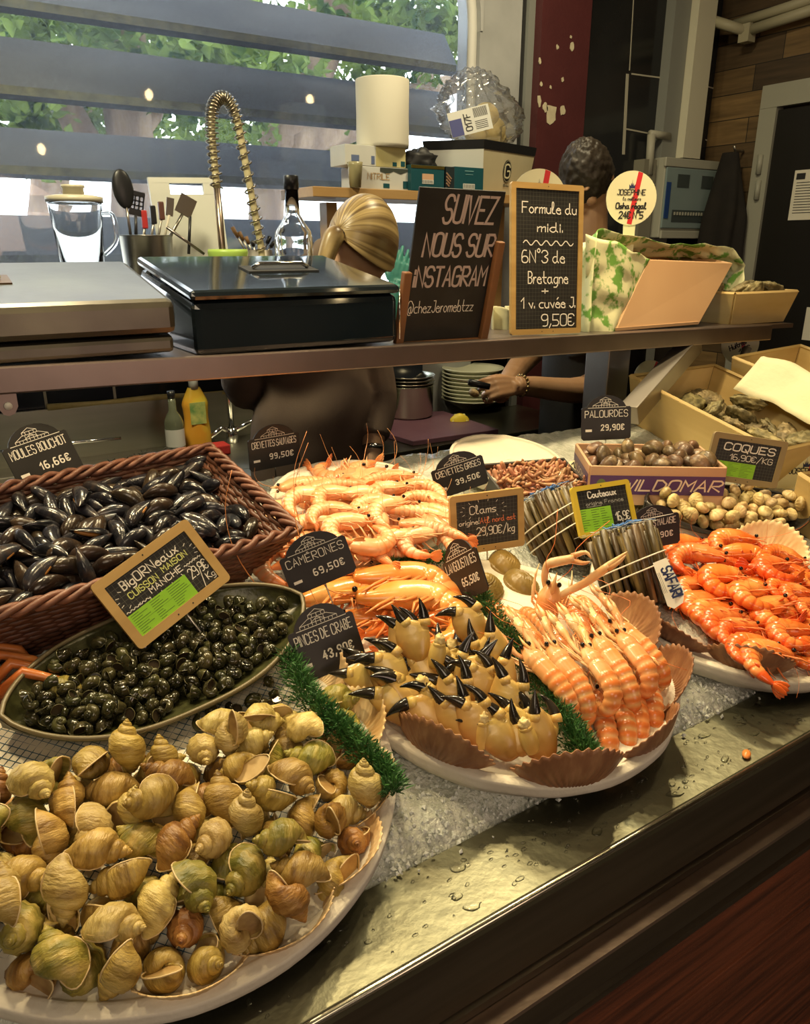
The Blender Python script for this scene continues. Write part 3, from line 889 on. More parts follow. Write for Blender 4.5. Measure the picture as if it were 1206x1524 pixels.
def slate(label, b, a, w, h, fw, mframe, texts, green=None, pin=0, grid=.0065, cat='slate sign', group='framed slate signs in the display'):
    o = thing('slate_sign', label, cat, frame_of(b, a), group)
    out = rounded(w, h, .006)
    inn = rounded(w - 2 * fw, h - 2 * fw, .0008, 4, z0=fw)
    mb = MB()
    n = len(out)
    vs = [(x, y, z) for y in (-.004, .004) for ring in (out, inn) for x, z in ring]
    fs = []
    for i in range(n):
        j = (i + 1) % n
        fs += [(i, j, n + j, n + i), (2 * n + j, 2 * n + i, 3 * n + i, 3 * n + j), (j, i, 2 * n + i, 2 * n + j), (n + i, n + j, 3 * n + j, 3 * n + i)]
    mb.add(vs, fs)
    f = mb.build('frame', mframe, o, False)
    mb = MB()
    for (sx_, sz_) in ((0, h - fw / 2), (-w * .07, fw / 2), (w * .09, fw / 2)):
        mb.tube([(sx_, -.0043, sz_), (sx_, -.0035, sz_)], .0011, 8)
    mb.build('screw', M_dark, f)
    MB().box((0, 0, h / 2), (w - 2 * fw + .002, .003, h - 2 * fw + .002)).build('slate_panel', M_slate, o, False)
    y = -.0016
    iw, ih = w - 2 * fw, h - 2 * fw
    if grid:
        mb = MB()
        x = -iw / 2 + grid / 2
        while x < iw / 2: ribbon(mb, [(x, fw), (x, h - fw)], .0004, y, .00005); x += grid
        z = fw + grid / 2
        while z < h - fw: ribbon(mb, [(-iw / 2, z), (iw / 2, z)], .0004, y, .00005); z += grid
        mb.build('grid_lines', M_grid, o, False, fix=False)
    if green:
        gx0, gx1, gz0, gz1 = green
        X0, X1, Z0, Z1 = -iw / 2 + gx0 * iw, -iw / 2 + gx1 * iw, fw + gz0 * ih, fw + gz1 * ih
        g = MB().box(((X0 + X1) / 2, y - .0003, (Z0 + Z1) / 2), (X1 - X0, .0008, Z1 - Z0)).build('green_label', M_greenl, o, False)
        mb = MB(); rr = random.Random(len(label))
        rows = 9
        for k in range(rows):
            z = Z1 - (k + .8) * (Z1 - Z0) / (rows + .6)
            for c0, c1 in ((.04, .3), (.36, .62), (.66, .96)):
                e = c0 + (c1 - c0) * rr.uniform(.3, 1)
                ribbon(mb, [(X0 + (X1 - X0) * c0, z), (X0 + (X1 - X0) * e, z)], (Z1 - Z0) * .022, y - .0007, .0001)
        ribbon(mb, [(X0, (Z0 + Z1) / 2), (X1, (Z0 + Z1) / 2)], .0003, y - .0007, .0001)
        mb.build('printed_lines', M('label_print', (.07, .13, .02), rough=.6), g, False, fix=False)
    for k, (nm_, col_, fn) in enumerate(texts):
        mb = MB(); fn(mb, iw, ih, fw, y - .0002)
        mb.build(nm_, col_, o, False, fix=False)
    if pin:
        MB().tube([(0, .005, h * .4), (0, .005, -pin)], .0016, 6).build('pin', M_pin, o)
    return o
def W_(txt, x, z, hh, width, lw=.0014, align='l', rot=0, **k):
    """writing placed in fractions of the slate's face; returned as a function"""
    def f(mb, iw, ih, fw, y):
        write(mb, txt, -iw / 2 + x * iw, fw + z * ih, hh * ih, lw, y, width=width * iw, align=align, rot=rot, **k)
    return f
def many(*fs):
    def f(*a):
        for g in fs: g(*a)
    return f
def rays(cx, cz, rx, rz, n, l=.006, lw=.0009, skip=()):
    def f(mb, iw, ih, fw, y):
        for i in range(n):
            if i in skip: continue
            a = 2 * pi * i / n
            x, z = -iw / 2 + (cx + rx * cos(a)) * iw, fw + (cz + rz * sin(a)) * ih
            ribbon(mb, [(x, z), (x + l * cos(a), z + l * sin(a))], lw, y)
    return f
def wavy(x0, x1, z, amp, n, lw=.001):
    def f(mb, iw, ih, fw, y):
        ribbon(mb, [(-iw / 2 + (x0 + (x1 - x0) * i / (n * 6)) * iw, fw + (z + amp * sin(i / 6 * 2 * pi)) * ih) for i in range(n * 6 + 1)], lw, y)
    return f
slate('wood-framed slate reading Bigorneaux with green label stuck over the winkle dish', (.253, .917, 1.093), (1.4, -25.5, -24.2), .150, .102, .0125, M_woodf, [
    ('lettering', M_chalk, many(W_('BigORNeaux', .14, .78, .155, .68, .0016, gap=1.5), W_('MANCHE', .34, .475, .10, .40, .0013, gap=1.6), W_('29,9€', .765, .25, .17, .22, .0013), W_('Kg', .90, .07, .12, .09, .0011), W_('/', .83, .05, .24, .06, .0011), wavy(.02, .30, .445, .012, 6), wavy(.77, .98, .50, .012, 6),
      rays(.5, .66, .47, .25, 22, .004, .0008, (5, 6)))),
    ('yellow_lettering', M_chalkg, many(W_('CUISSON', .14, .60, .105, .35, .0013, gap=1.6), W_('MAISON', .565, .635, .10, .31, .0013, gap=1.6)))],
    (0, .72, 0, .40), .10)
slate('wood-framed slate reading Clams in front of the small brown shrimps', (.796, .959, 1.048), (-15.5, -6.6, -1.5), .1373, .1047, .0115, M_woodf, [
    ('lettering', M_chalk, many(W_('Clams', .22, .70, .17, .42, .0015), W_('origine:', .04, .48, .11, .32, .0011), W_('29,90€/kg', .32, .22, .17, .62, .0014), rays(.44, .78, .34, .17, 14, .004, .0008))),
    ('orange_lettering', M_chalkr, many(W_('Atl. nord est', .38, .48, .12, .58, .0011), W_('>', .08, .18, .14, .2, .0012)))], None, .05)
M_yelf = M('yellow_wood_frame', (.66, .50, .05), (.58, .42, .03), 6, rough=.5)
slate('yellow-framed slate reading Couteaux with green label behind the razor clams', (.959, .835, 1.085), (-14, -26, -2), .1152, .0880, .0085, M_yelf, [
    ('lettering', M_chalk, many(W_('Couteaux', .22, .80, .15, .56, .0020), W_('16,9€', .69, .16, .20, .28, .0016))),
    ('faint_lettering', M('chalk_grey', (.42, .42, .38), rough=.8), many(W_('origine France', .15, .62, .09, .75, .0008), lambda mb, iw, ih, fw, y: ribbon(mb, [(-iw * .35, fw + ih * .585), (-iw * .05, fw + ih * .585)], .0007, y)))],
    (.0, .62, 0, .55), .11)
slate('wood-framed slate reading COQUES with green label behind the cockles', (1.437, .913, 1.075), (-30.2, -4.3, 8.8), .1624, .1012, .0124, M('grey_wood_frame', (.33, .25, .12), (.25, .18, .08), 6, rough=.55), [
    ('lettering', M_chalk, many(W_('COQUES', .12, .72, .19, .80, .0026, slant=.05), W_('16,90€/KG', .24, .47, .15, .68, .0014)))],
    (0, .68, 0, .40), .07)

# the two menu boards on the serving shelf
o = thing('easel_board', 'black chalkboard reading SUIVEZ NOUS SUR INSTAGRAM on small wooden easel', 'chalkboard', frame_of((.970, 1.353, 1.362), (-1.2, 13, .5)))
bw, bh = .206, .300
MB().box((0, 0, bh / 2), (bw, .005, bh)).build('board', M_slate, o, False, bevel=.001)
mb = MB(); y = -.0027
write(mb, 'SUIVEZ', -.042, .238, .050, .0052, y, width=.125, align='l', slant=.12, jit=.02)
write(mb, 'NOUS SUR', -.078, .174, .042, .0052, y, width=.172, slant=.10, jit=.02)
write(mb, 'iNSTAGRAM', -.090, .114, .038, .0050, y, width=.178, slant=.06)
mb.build('lettering', M_chalkp, o, False, fix=False)
mb = MB()
write(mb, '@chezJeromebtzz', -.096, .060, .024, .0016, y, width=.165)
mb.build('handle_lettering', M_chalk, o, False, fix=False)
M_easel = M('brown_wood', (.23, .105, .045), (.17, .075, .03), 6, rough=.5, stretch=(1, 1, .2))
for sx_, tz, l in ((-1, .145, 0), (1, .205, 0)):
    MB().box((sx_ * (bw / 2 - .002 + (.012 if sx_ < 0 else .004)), -.010, tz / 2 - .008), (.018, .014, tz + .016)).build('easel_post', M_easel, o, False, bevel=.002)
MB().box((0, -.008, -.006), (bw + .01, .02, .012)).build('ledge', M_easel, o, False, bevel=.0015)
MB().box((0, .05, .08), (.02, .012, .20), RX(R(-16))).build('rear_leg', M_easel, o, False)
def lines(rows, lw):
    def f(mb, iw, ih, fw, y):
        for (t, x, z, hh, wd) in rows:
            write(mb, t, -iw / 2 + x * iw, fw + z * ih, hh * ih, lw, y, width=wd * iw)
    return f
m_ = slate('tall wood-framed slate reading Formule du midi beside the paper-lined crate', (1.258, 1.338, 1.357), (-7, -6, 1), .196, .325, .0125, M_woodf, [
    ('lettering', M_chalk, many(lines([('Formule du', .10, .835, .075, .86), ('midi.', .34, .705, .065, .40), ('6N°3 de', .10, .485, .085, .68), ('Bretagne', .20, .335, .085, .64), ('+', .42, .255, .045, .10), ('1 v. cuvée J.', .09, .155, .075, .88), ('9,50€', .42, .02, .085, .54)], .0024), wavy(.12, .92, .625, .018, 5, .0022)))],
    None, 0, .0085, 'menu slate', None)
m_.name = 'menu_slate'
# ------------------------------------------------------------ one of each kind of seafood; copies are placed further down
PROTO = {}
def hide_later(o): PROTO_ROOTS.append(o)
PROTO_ROOTS = []

# --- spiral shells
def raup(turns, W_, D, T, a, bu, bl, nu, nv, ribs=0, ramp_=0, ridge=0, L=1.0):
    """spiral shell, apex up +Z, aperture at the last section; returns grid fn scaled to length L and the section fn"""
    thm = 2 * pi * turns
    zmin = -T - bl
    k = L / (-zmin)
    def pt(th, ph):
        s = W_ ** ((th - thm) / (2 * pi))
        b = bu if sin(ph) > 0 else bl
        cp = cos(ph)
        r = D + a * cp
        z = -T + b * sin(ph)
        if ribs: r *= 1 + ramp_ * cos(ribs * th) * max(0, cp + .3)
        if ridge: r += ridge * sin(ph * 9) * max(0, cp)
        # pull the lower end of the aperture in to a canal
        if sin(ph) < -.5: r *= 1 - .35 * (-sin(ph) - .5)
        return V((r * s * cos(th) * k, r * s * sin(th) * k, z * s * k + L * .5))
    return (lambda u, v: pt(thm * u ** .75, 2 * pi * v)), pt, thm
def snail(name, turns, W_, D, T, a, bu, bl, nu, nv, L, mshell, mlip, mflesh, ribs=0, ramp_=0, ridge=0, lipw=.02, inset=.30, flesh='operculum', jitter=0, seed=0):
    fn, pt, thm = raup(turns, W_, D, T, a, bu, bl, nu, nv, ribs, ramp_, ridge, L)
    mb = MB()
    if jitter:
        f0 = fn
        fn = lambda u, v: (lambda p: p * (1 + jitter * mn.noise(p * (60 / (L / .06)) + V((seed, 0, 0)))))(V(f0(u, v)))
    mb.grid(fn, nu, nv, False, True)
    shell = mb.build(name, mshell)
    n = 20
    # flesh / lid a little inside the mouth
    th = thm - inset
    ring = [pt(th, 2 * pi * j / n) for j in range(n)]
    c = sum(ring, V()) / n
    f = MB()
    f.add([c + V((0, 0, 0))] + [c + (p - c) * .5 for p in ring] + [c + (p - c) * .97 for p in ring],
          [(0, 1 + j, 1 + (j + 1) % n) for j in range(n)] + [(1 + j, 1 + n + j, 1 + n + (j + 1) % n, 1 + (j + 1) % n) for j in range(n)])
    if flesh: f.build(flesh, mflesh, shell)
    # rounded pale lip round the mouth
    ring = [pt(thm, 2 * pi * j / n) for j in range(n)]
    lp = MB(); m = 6
    vs = []
    for j in range(n):
        p = ring[j]; t = (ring[(j + 1) % n] - ring[j - 1]).normalized()
        rad = (p - c).normalized(); bn = t.cross(rad).normalized()
        for q in range(m):
            al = 2 * pi * q / m
            vs.append(p + (rad * cos(al) + bn * sin(al)) * L * lipw)
    lp.add(vs, [(j * m + q, ((j + 1) % n) * m + q, ((j + 1) % n) * m + (q + 1) % m, j * m + (q + 1) % m) for j in range(n) for q in range(m)])
    lp.build('lip', mlip, shell)
    return shell
def shellmat(name, a, b, c, rough=.38, rv=.22, sc=34, bump=(100, .9, .0022), st=(1, 1, 3.2)):
    return M(name, a, b, sc, 5, rough=rough, rv=rv, c3=c, bump=bump, stretch=st, ramp=(.32, .68))
M_wh1 = shellmat('whelk_shell_tan', (.16, .09, .018), (.54, .395, .125), (.38, .255, .062))
M_wh2 = shellmat('whelk_shell_brown', (.12, .045, .010), (.44, .25, .07), (.28, .135, .034))
M_wh3 = shellmat('whelk_shell_green', (.13, .13, .02), (.46, .36, .10), (.27, .23, .045))
M_wh4 = shellmat('whelk_shell_pale', (.32, .215, .06), (.68, .55, .23), (.54, .405, .135))
M_lip = M('whelk_lip', (.66, .50, .26), rough=.35)
M_wfl = M('whelk_flesh', (.30, .17, .06), (.52, .36, .14), 60, rough=.3)
M_wcr = M('whelk_inside_cream', (.72, .55, .28), (.45, .28, .10), 40, rough=.35)
WH = []
for k, (m, fl, rb, kw) in enumerate([
    (M_wh1, M_wfl, 11, dict(turns=4.6, W_=1.85, D=.50, T=1.85, a=.58, bu=.78, bl=1.15)),
    (M_wh2, M_wfl, 12, dict(turns=4.6, W_=1.80, D=.48, T=1.95, a=.56, bu=.78, bl=1.05)),
    (M_wh3, M_wcr, 10, dict(turns=4.4, W_=1.95, D=.50, T=1.75, a=.62, bu=.80, bl=1.15)),
    (M_wh4, M_wcr, 12, dict(turns=4.6, W_=1.85, D=.50, T=1.80, a=.60, bu=.80, bl=1.20)),
    (M_wh1, M_wcr, 0, dict(turns=4.4, W_=1.98, D=.50, T=1.70, a=.63, bu=.82, bl=1.20)),
    (M_wh4, M_wfl, 11, dict(turns=4.5, W_=1.90, D=.50, T=1.85, a=.58, bu=.80, bl=1.1))]):
    w = snail('whelk', nu=92, nv=26, L=.064, mshell=m, mlip=M_lip, mflesh=fl, ribs=rb, ramp_=.05, ridge=.022, lipw=.013, inset=.10 + .09 * (k % 3), jitter=.02, seed=k, flesh='flesh', **kw)
    WH.append(w); hide_later(w)
M_pw = M('winkle_shell', (.012, .013, .006), (.055, .050, .020), 90, 4, rough=.13, rv=.5, spec=.7, bump=(260, .35, .0006))
M_pwl = M('winkle_lip', (.10, .09, .04), rough=.2)
M_pwo = M('winkle_operculum', (.035, .025, .015), rough=.2)
PW = []
for k in range(2):
    w = snail('periwinkle', 3.2, 2.15, .46, 1.0 + .12 * k, .60, .62, .66, 34, 14, .021, M_pw, M_pwl, M_pwo, ribs=0, lipw=.022, inset=.2, jitter=.03, seed=k)
    PW.append(w); hide_later(w)

# --- mussels
M_mus = M('mussel_shell', (.010, .011, .015), (.040, .030, .026), 26, 5, rough=.20, rv=.5, spec=.7, c3=(.018, .018, .024), bump=(90, .35, .001), stretch=(3, 1, 1))
M_mus2 = M('mussel_shell_brown', (.05, .032, .018), (.02, .015, .014), 26, 5, rough=.22, rv=.4, spec=.7, bump=(90, .35, .001), stretch=(3, 1, 1))
M_musin = M('mussel_meat', (.55, .26, .07), (.40, .17, .04), 60, rough=.35)
def mussel_fn(side=0, L=.056, bow=.10, wide=.235, thick=.165):
    def fn(u, v):
        x = u
        q = max(1e-4, sin(pi * min(1, x) ** .72)) ** .62
        w = wide * q * (.75 + .25 * x)
        h = thick * max(0, sin(pi * x ** .62)) ** .8
        if side == 0:
            ph = 2 * pi * v
        else:
            ph = pi * v if side > 0 else -pi * v
        y = w * cos(ph)
        z = h * sin(ph) * abs(sin(ph)) ** .25 * (1 + .02 * sin(x * 60))
        return V(((x - .5) * L, (y + bow * sin(pi * x)) * L, z * L))
    return fn
MUS = []
for k, (bw_, wd, th, m) in enumerate([(.10, .235, .165, M_mus), (.05, .215, .15, M_mus), (.12, .25, .18, M_mus2)]):
    o = MB().grid(mussel_fn(0, .056, bw_, wd, th), 18, 20, False, True).build('mussel', m)
    MUS.append(o); hide_later(o)
o = thing('open_mussel', None, None)
for s in (1, -1):
    q = MB().grid(mussel_fn(s, .056, .10, .24, .16), 18, 12).build('upper_valve' if s > 0 else 'lower_valve', M_mus, o, rot=(R(14) * s, 0, 0))
MB().ell((.002, .002, 0), (.020, .008, .004), 12, 8).build('meat', M_musin, o)
MUS.append(o); hide_later(o)

# --- round bivalves
def bival(L, w, t, ribs, amp, conc=0, camp=0, umbo=.82):
    def fn(u, v):
        r = sin(u * pi)             # 0..1..0 from one valve to the other
        s = 1 if u <= .5 else -1
        a = 2 * pi * v
        x, y = r * cos(a), r * sin(a)
        # beak at +y: narrower there
        yy = y * w
        xx = x * (1 - .18 * max(0, y) ** 2)
        ua = atan2(x, umbo - y)
        ud = hypot(x, umbo - y)
        h = max(0, 1 - r * r) ** .55 * t
        h *= 1 + .35 * max(0, y)
        if ribs: h += amp * cos(ua * ribs) * (r > .05) * (1 - .4 * r)
        if conc: h += camp * cos(ud * conc)
        if abs(u - .5) < .02: h = 0
        return V((xx * L / 2, yy * L / 2, s * h * L / 2))
    return fn
M_cock = M('cockle_shell', (.52, .37, .15), (.30, .19, .07), 34, 4, rough=.42, rv=.28, c3=(.64, .50, .25), bump=(150, .3, .0008))
M_palo = M('palourde_shell', (.18, .105, .055), (.40, .29, .17), 40, 4, rough=.34, rv=.45, c3=(.11, .07, .04), bump=(120, .3, .0008))
M_clam = M('clam_shell', (.32, .21, .05), (.15, .10, .025), 20, 4, rough=.36, rv=.15, c3=(.25, .17, .045), bump=(90, .4, .001))
def shellpair(name, fn, m, nu=25, nv=40):
    o = MB().grid(fn, nu, nv, False, True).build(name, m)
    hide_later(o); return o
COCK = [shellpair('cockle', bival(.036, .84, .54, 20, .05), M_cock, 21, 66), shellpair('cockle', bival(.034, .88, .56, 22, .045), M_cock, 21, 66)]
PALO = [shellpair('palourde_clam', bival(.042, .76, .58, 0, 0, 40, .012), M_palo), shellpair('palourde_clam', bival(.038, .80, .60, 0, 0, 36, .012), M_palo)]
CLAM = [shellpair('clam', bival(.076, .84, .60, 0, 0, 46, .034), M_clam, 40, 60)]

# --- shrimps and prawns. Body in the XZ plane, head towards +X, back towards +Z, tail curling down
def shrimp_path(L, curl, carap=.40):
    """points (x,z) and the running angle from head tip to tail end"""
    pts = []
    n = 34
    x, z, a = 0., 0., 0.
    for i in range(n + 1):
        t = i / n
        pts.append((x, z, a))
        ds = L / n
        if t > carap * .8:
            a += curl / (n * (1 - carap * .8)) * (1.25 if t < .85 else .4)
        x -= ds * cos(a); z -= ds * sin(a)
    return pts
def bandf(t, nseg, j, m):
    # deeper colour along the hind edge of each tail segment and over the back
    back = max(0, cos(2 * pi * j / m)) * .35
    if t < .40: return max(0, min(1, back + (.4 if t < .06 else 0)))
    if t > .86: return .8
    q = ((t - .40) / .46 * nseg) % 1
    return max(0, min(1, back + .75 * max(0, 1 - abs(q - .92) / .22)))
def shrimp(name, L, curl, wid, mbody, mleg, mant, meye, mtail, legs=5, antl=1.3, legl=.20, seed=0, spread=.5, nseg=6, claws=None, rad_n=12, swim=False, leg_th=.010):
    rr = random.Random(seed)
    P = shrimp_path(L, curl)
    n = len(P) - 1
    cx = sum(p[0] for p in P) / len(P); cz = sum(p[1] for p in P) / len(P)
    P = [(p[0] - cx, p[1] - cz, p[2]) for p in P]
    def rad(t):
        if t < .40:
            r = .32 + .68 * min(1, (t / .22)) ** .7
        elif t < .86:
            q = (t - .40) / .46
            r = (1.0 - .50 * q) * (.90 + .13 * abs(sin(q * nseg * pi)) ** .5)
        else:
            r = .46 * (1 - (t - .86) / .14) ** .6 + .05
        return r * wid
    mb = MB()
    m = rad_n
    vs, fs = [], []
    ss = 3
    N_ = n * ss
    for i in range(N_ + 1):
        t = i / N_
        f = t * n; k = min(int(f), n - 1); q = f - k
        x = P[k][0] * (1 - q) + P[k + 1][0] * q; z = P[k][1] * (1 - q) + P[k + 1][1] * q; a = P[k][2] * (1 - q) + P[k + 1][2] * q
        r = rad(t)
        nx, nz = -sin(a) * -1, cos(a)     # back direction
        for j in range(m):
            b = 2 * pi * j / m
            u_, w_ = cos(b) * r * 1.12, sin(b) * r * .82
            if cos(b) < 0: u_ *= .9
            vs.append((x + (-sin(a) if False else sin(-a)) * -0 + nx * -u_ if False else x - sin(a) * u_ * 1.0 * -1 * -1, w_, z + nz * u_))
    for i in range(N_):
        for j in range(m):
            a_, b_ = i * m + j, i * m + (j + 1) % m
            fs.append((a_, b_, b_ + m, a_ + m))
    fs.append(tuple(range(m))); fs.append(tuple(range(N_ * m + m - 1, N_ * m - 1, -1)))
    mb.add(vs, fs)
    mb.band = [bandf(i / N_, nseg, j, m) for i in range(N_ + 1) for j in range(m)]
    # beak on the head
    hx, hz = P[0][0], P[0][1]
    mb.tube([(hx - L * .10, 0, hz + wid * .80), (hx + L * .02, 0, hz + wid * .55), (hx + L * .10, 0, hz + wid * .75)], [wid * .26, wid * .17, wid * .02], 6)
    body = mb.build(name, mbody)
    # tail fan
    tx, tz, ta = P[-2]
    fan = MB()
    for k in (-2, -1, 0, 1, 2):
        T = TR(tx, 0, tz, 0, -ta, 0) @ RZ(k * .30) @ RY(.0)
        fan.ell((-L * .085, 0, wid * .06 * (2 - abs(k))), (L * .085, wid * .30, wid * .07), 8, 6, T)
    fan.build('tail_fan', mtail, body)
    for s in (-1, 1):
        MB().ell((hx + L * .005, s * wid * .42, hz + wid * .30), wid * .19, 8, 6).build('eye', meye, body)
    def at(t):
        f = t * n; k = min(int(f), n - 1)
        return V((P[k][0], 0, P[k][1])), P[k][2]
    if legs:
        for k in range(legs):
            p, a = at(.16 + .25 * k / max(1, legs - 1))
            s = 1 if k % 2 else -1
            d = wid
            le = legl * L * rr.uniform(.8, 1.15)
            q1 = p + V((0, s * d * .5, -d * .8))
            q2 = q1 + V((le * .45, s * d * spread, -le * .45))
            q3 = q2 + V((le * .55 * rr.uniform(.3, 1), s * d * .1, -le * .5 * rr.uniform(-.1, 1)))
            MB().tube([q1, q2, q3], [leg_th * L * 1.3, leg_th * L, leg_th * L * .4], 5).build('leg', mleg, body)
    if swim:
        for k in range(5):
            p, a = at(.48 + .36 * k / 4)
            dn = V((sin(a), 0, -cos(a)))
            for s in (-1, 1):
                MB().tube([p + dn * wid * .6 + V((0, s * wid * .4, 0)), p + dn * wid * 1.5 + V((0, s * wid * .45, 0))], [wid * .14, wid * .07], 5, flat=.5).build('swimmeret', mleg, body)
    for s in (-1, 1):
        q = [V((hx, s * wid * .25, hz + wid * .1)), V((hx + L * .14, s * wid * .5, hz + wid * .2))]
        ang = rr.uniform(-.5, .9)
        dirv = V((cos(ang), s * .35, sin(ang)))
        for k in range(1, 5):
            dirv = (dirv + V((-.30, s * rr.uniform(-.1, .25), rr.uniform(-.35, .1)))).normalized()
            q.append(q[-1] + dirv * L * antl / 4)
        MB().tube(cr(q, 3), [leg_th * L * .34] * 9 + [leg_th * L * .16] * (len(cr(q, 3)) - 9), 4).build('antenna', mant, body)
    return body, P, V((cx, 0, cz))
M_eye = M('black_eye', (.004, .004, .004), rough=.1)
def crust(name, a, b, c, rough=.3, sss=.0, sc=22, rv=.14, band=None):
    return M(name, a, b, sc, 4, rough=rough, rv=rv, c3=c, bump=(110, .25, .0008), spec=.55, coat=.15, band=band)
M_pk = crust('pink_shrimp', (.74, .33, .14), (.80, .54, .31), (.77, .43, .21), band=(.76, .22, .06))
M_pkl = M('pink_leg', (.86, .50, .26), rough=.35)
M_pka = M('pink_antenna', (.85, .42, .18), rough=.4)
M_pkt = crust('pink_tail', (.80, .22, .05), (.84, .34, .12), (.82, .28, .08))
M_rd = crust('red_shrimp', (.80, .15, .025), (.86, .36, .10), (.82, .21, .04), rough=.26, band=(.70, .07, .012))
M_rdl = M('red_leg', (.80, .22, .06), rough=.35)
M_rdt = crust('red_tail', (.72, .09, .015), (.80, .16, .03), (.76, .12, .02), rough=.26)
M_gm = crust('giant_prawn', (.62, .27, .055), (.72, .42, .14), (.76, .29, .06), rough=.22, sc=14, band=(.70, .17, .03))
M_gml = M('giant_prawn_leg', (.78, .30, .09), rough=.3)
M_gmt = crust('giant_prawn_tail', (.80, .18, .03), (.76, .28, .08), (.80, .21, .05), rough=.25)
PINK, REDS, GIANT = [], [], []
for k, c in enumerate((0.6, 1.9, 2.7, 3.3)):
    b, P, cc = shrimp('pink_shrimp', .160, c, .0200, M_pk, M_pkl, M_pka, M_eye, M_pkt, 5, .5, seed=k)
    PINK.append((b, P)); hide_later(b)
for k, c in enumerate((2.2, 3.2, 4.0)):
    b, P, cc = shrimp('red_shrimp', .112, c, .0145, M_rd, M_rdl, M_rdl, M_eye, M_rdt, 5, .6, legl=.17, seed=20 + k)
    REDS.append((b, P)); hide_later(b)
for k, c in enumerate((1.0, 2.9)):
    b, P, cc = shrimp('giant_prawn', .25, c, .0215, M_gm, M_gml, M_gml, M_eye, M_gmt, 10, .8, legl=.20, seed=40 + k, swim=True, rad_n=16, leg_th=.009)
    GIANT.append((b, P)); hide_later(b)
# little grey-brown shrimp, a few pixels each
M_gs = M('brown_shrimp', (.34, .15, .08), (.50, .26, .14), 60, rough=.4, rv=.35)
GS = []
for k, c in enumerate((1.2, 2.6)):
    P = shrimp_path(.040, c)
    o = MB().tube([(x - P[17][0], 0, z - P[17][1]) for x, z, a in P[::3]], [.0020, .0034, .0037, .0037, .0034, .0032, .0029, .0025, .0021, .0017, .0026, .0010][:len(P[::3])], 7).build('brown_shrimp', M_gs)
    GS.append(o); hide_later(o)

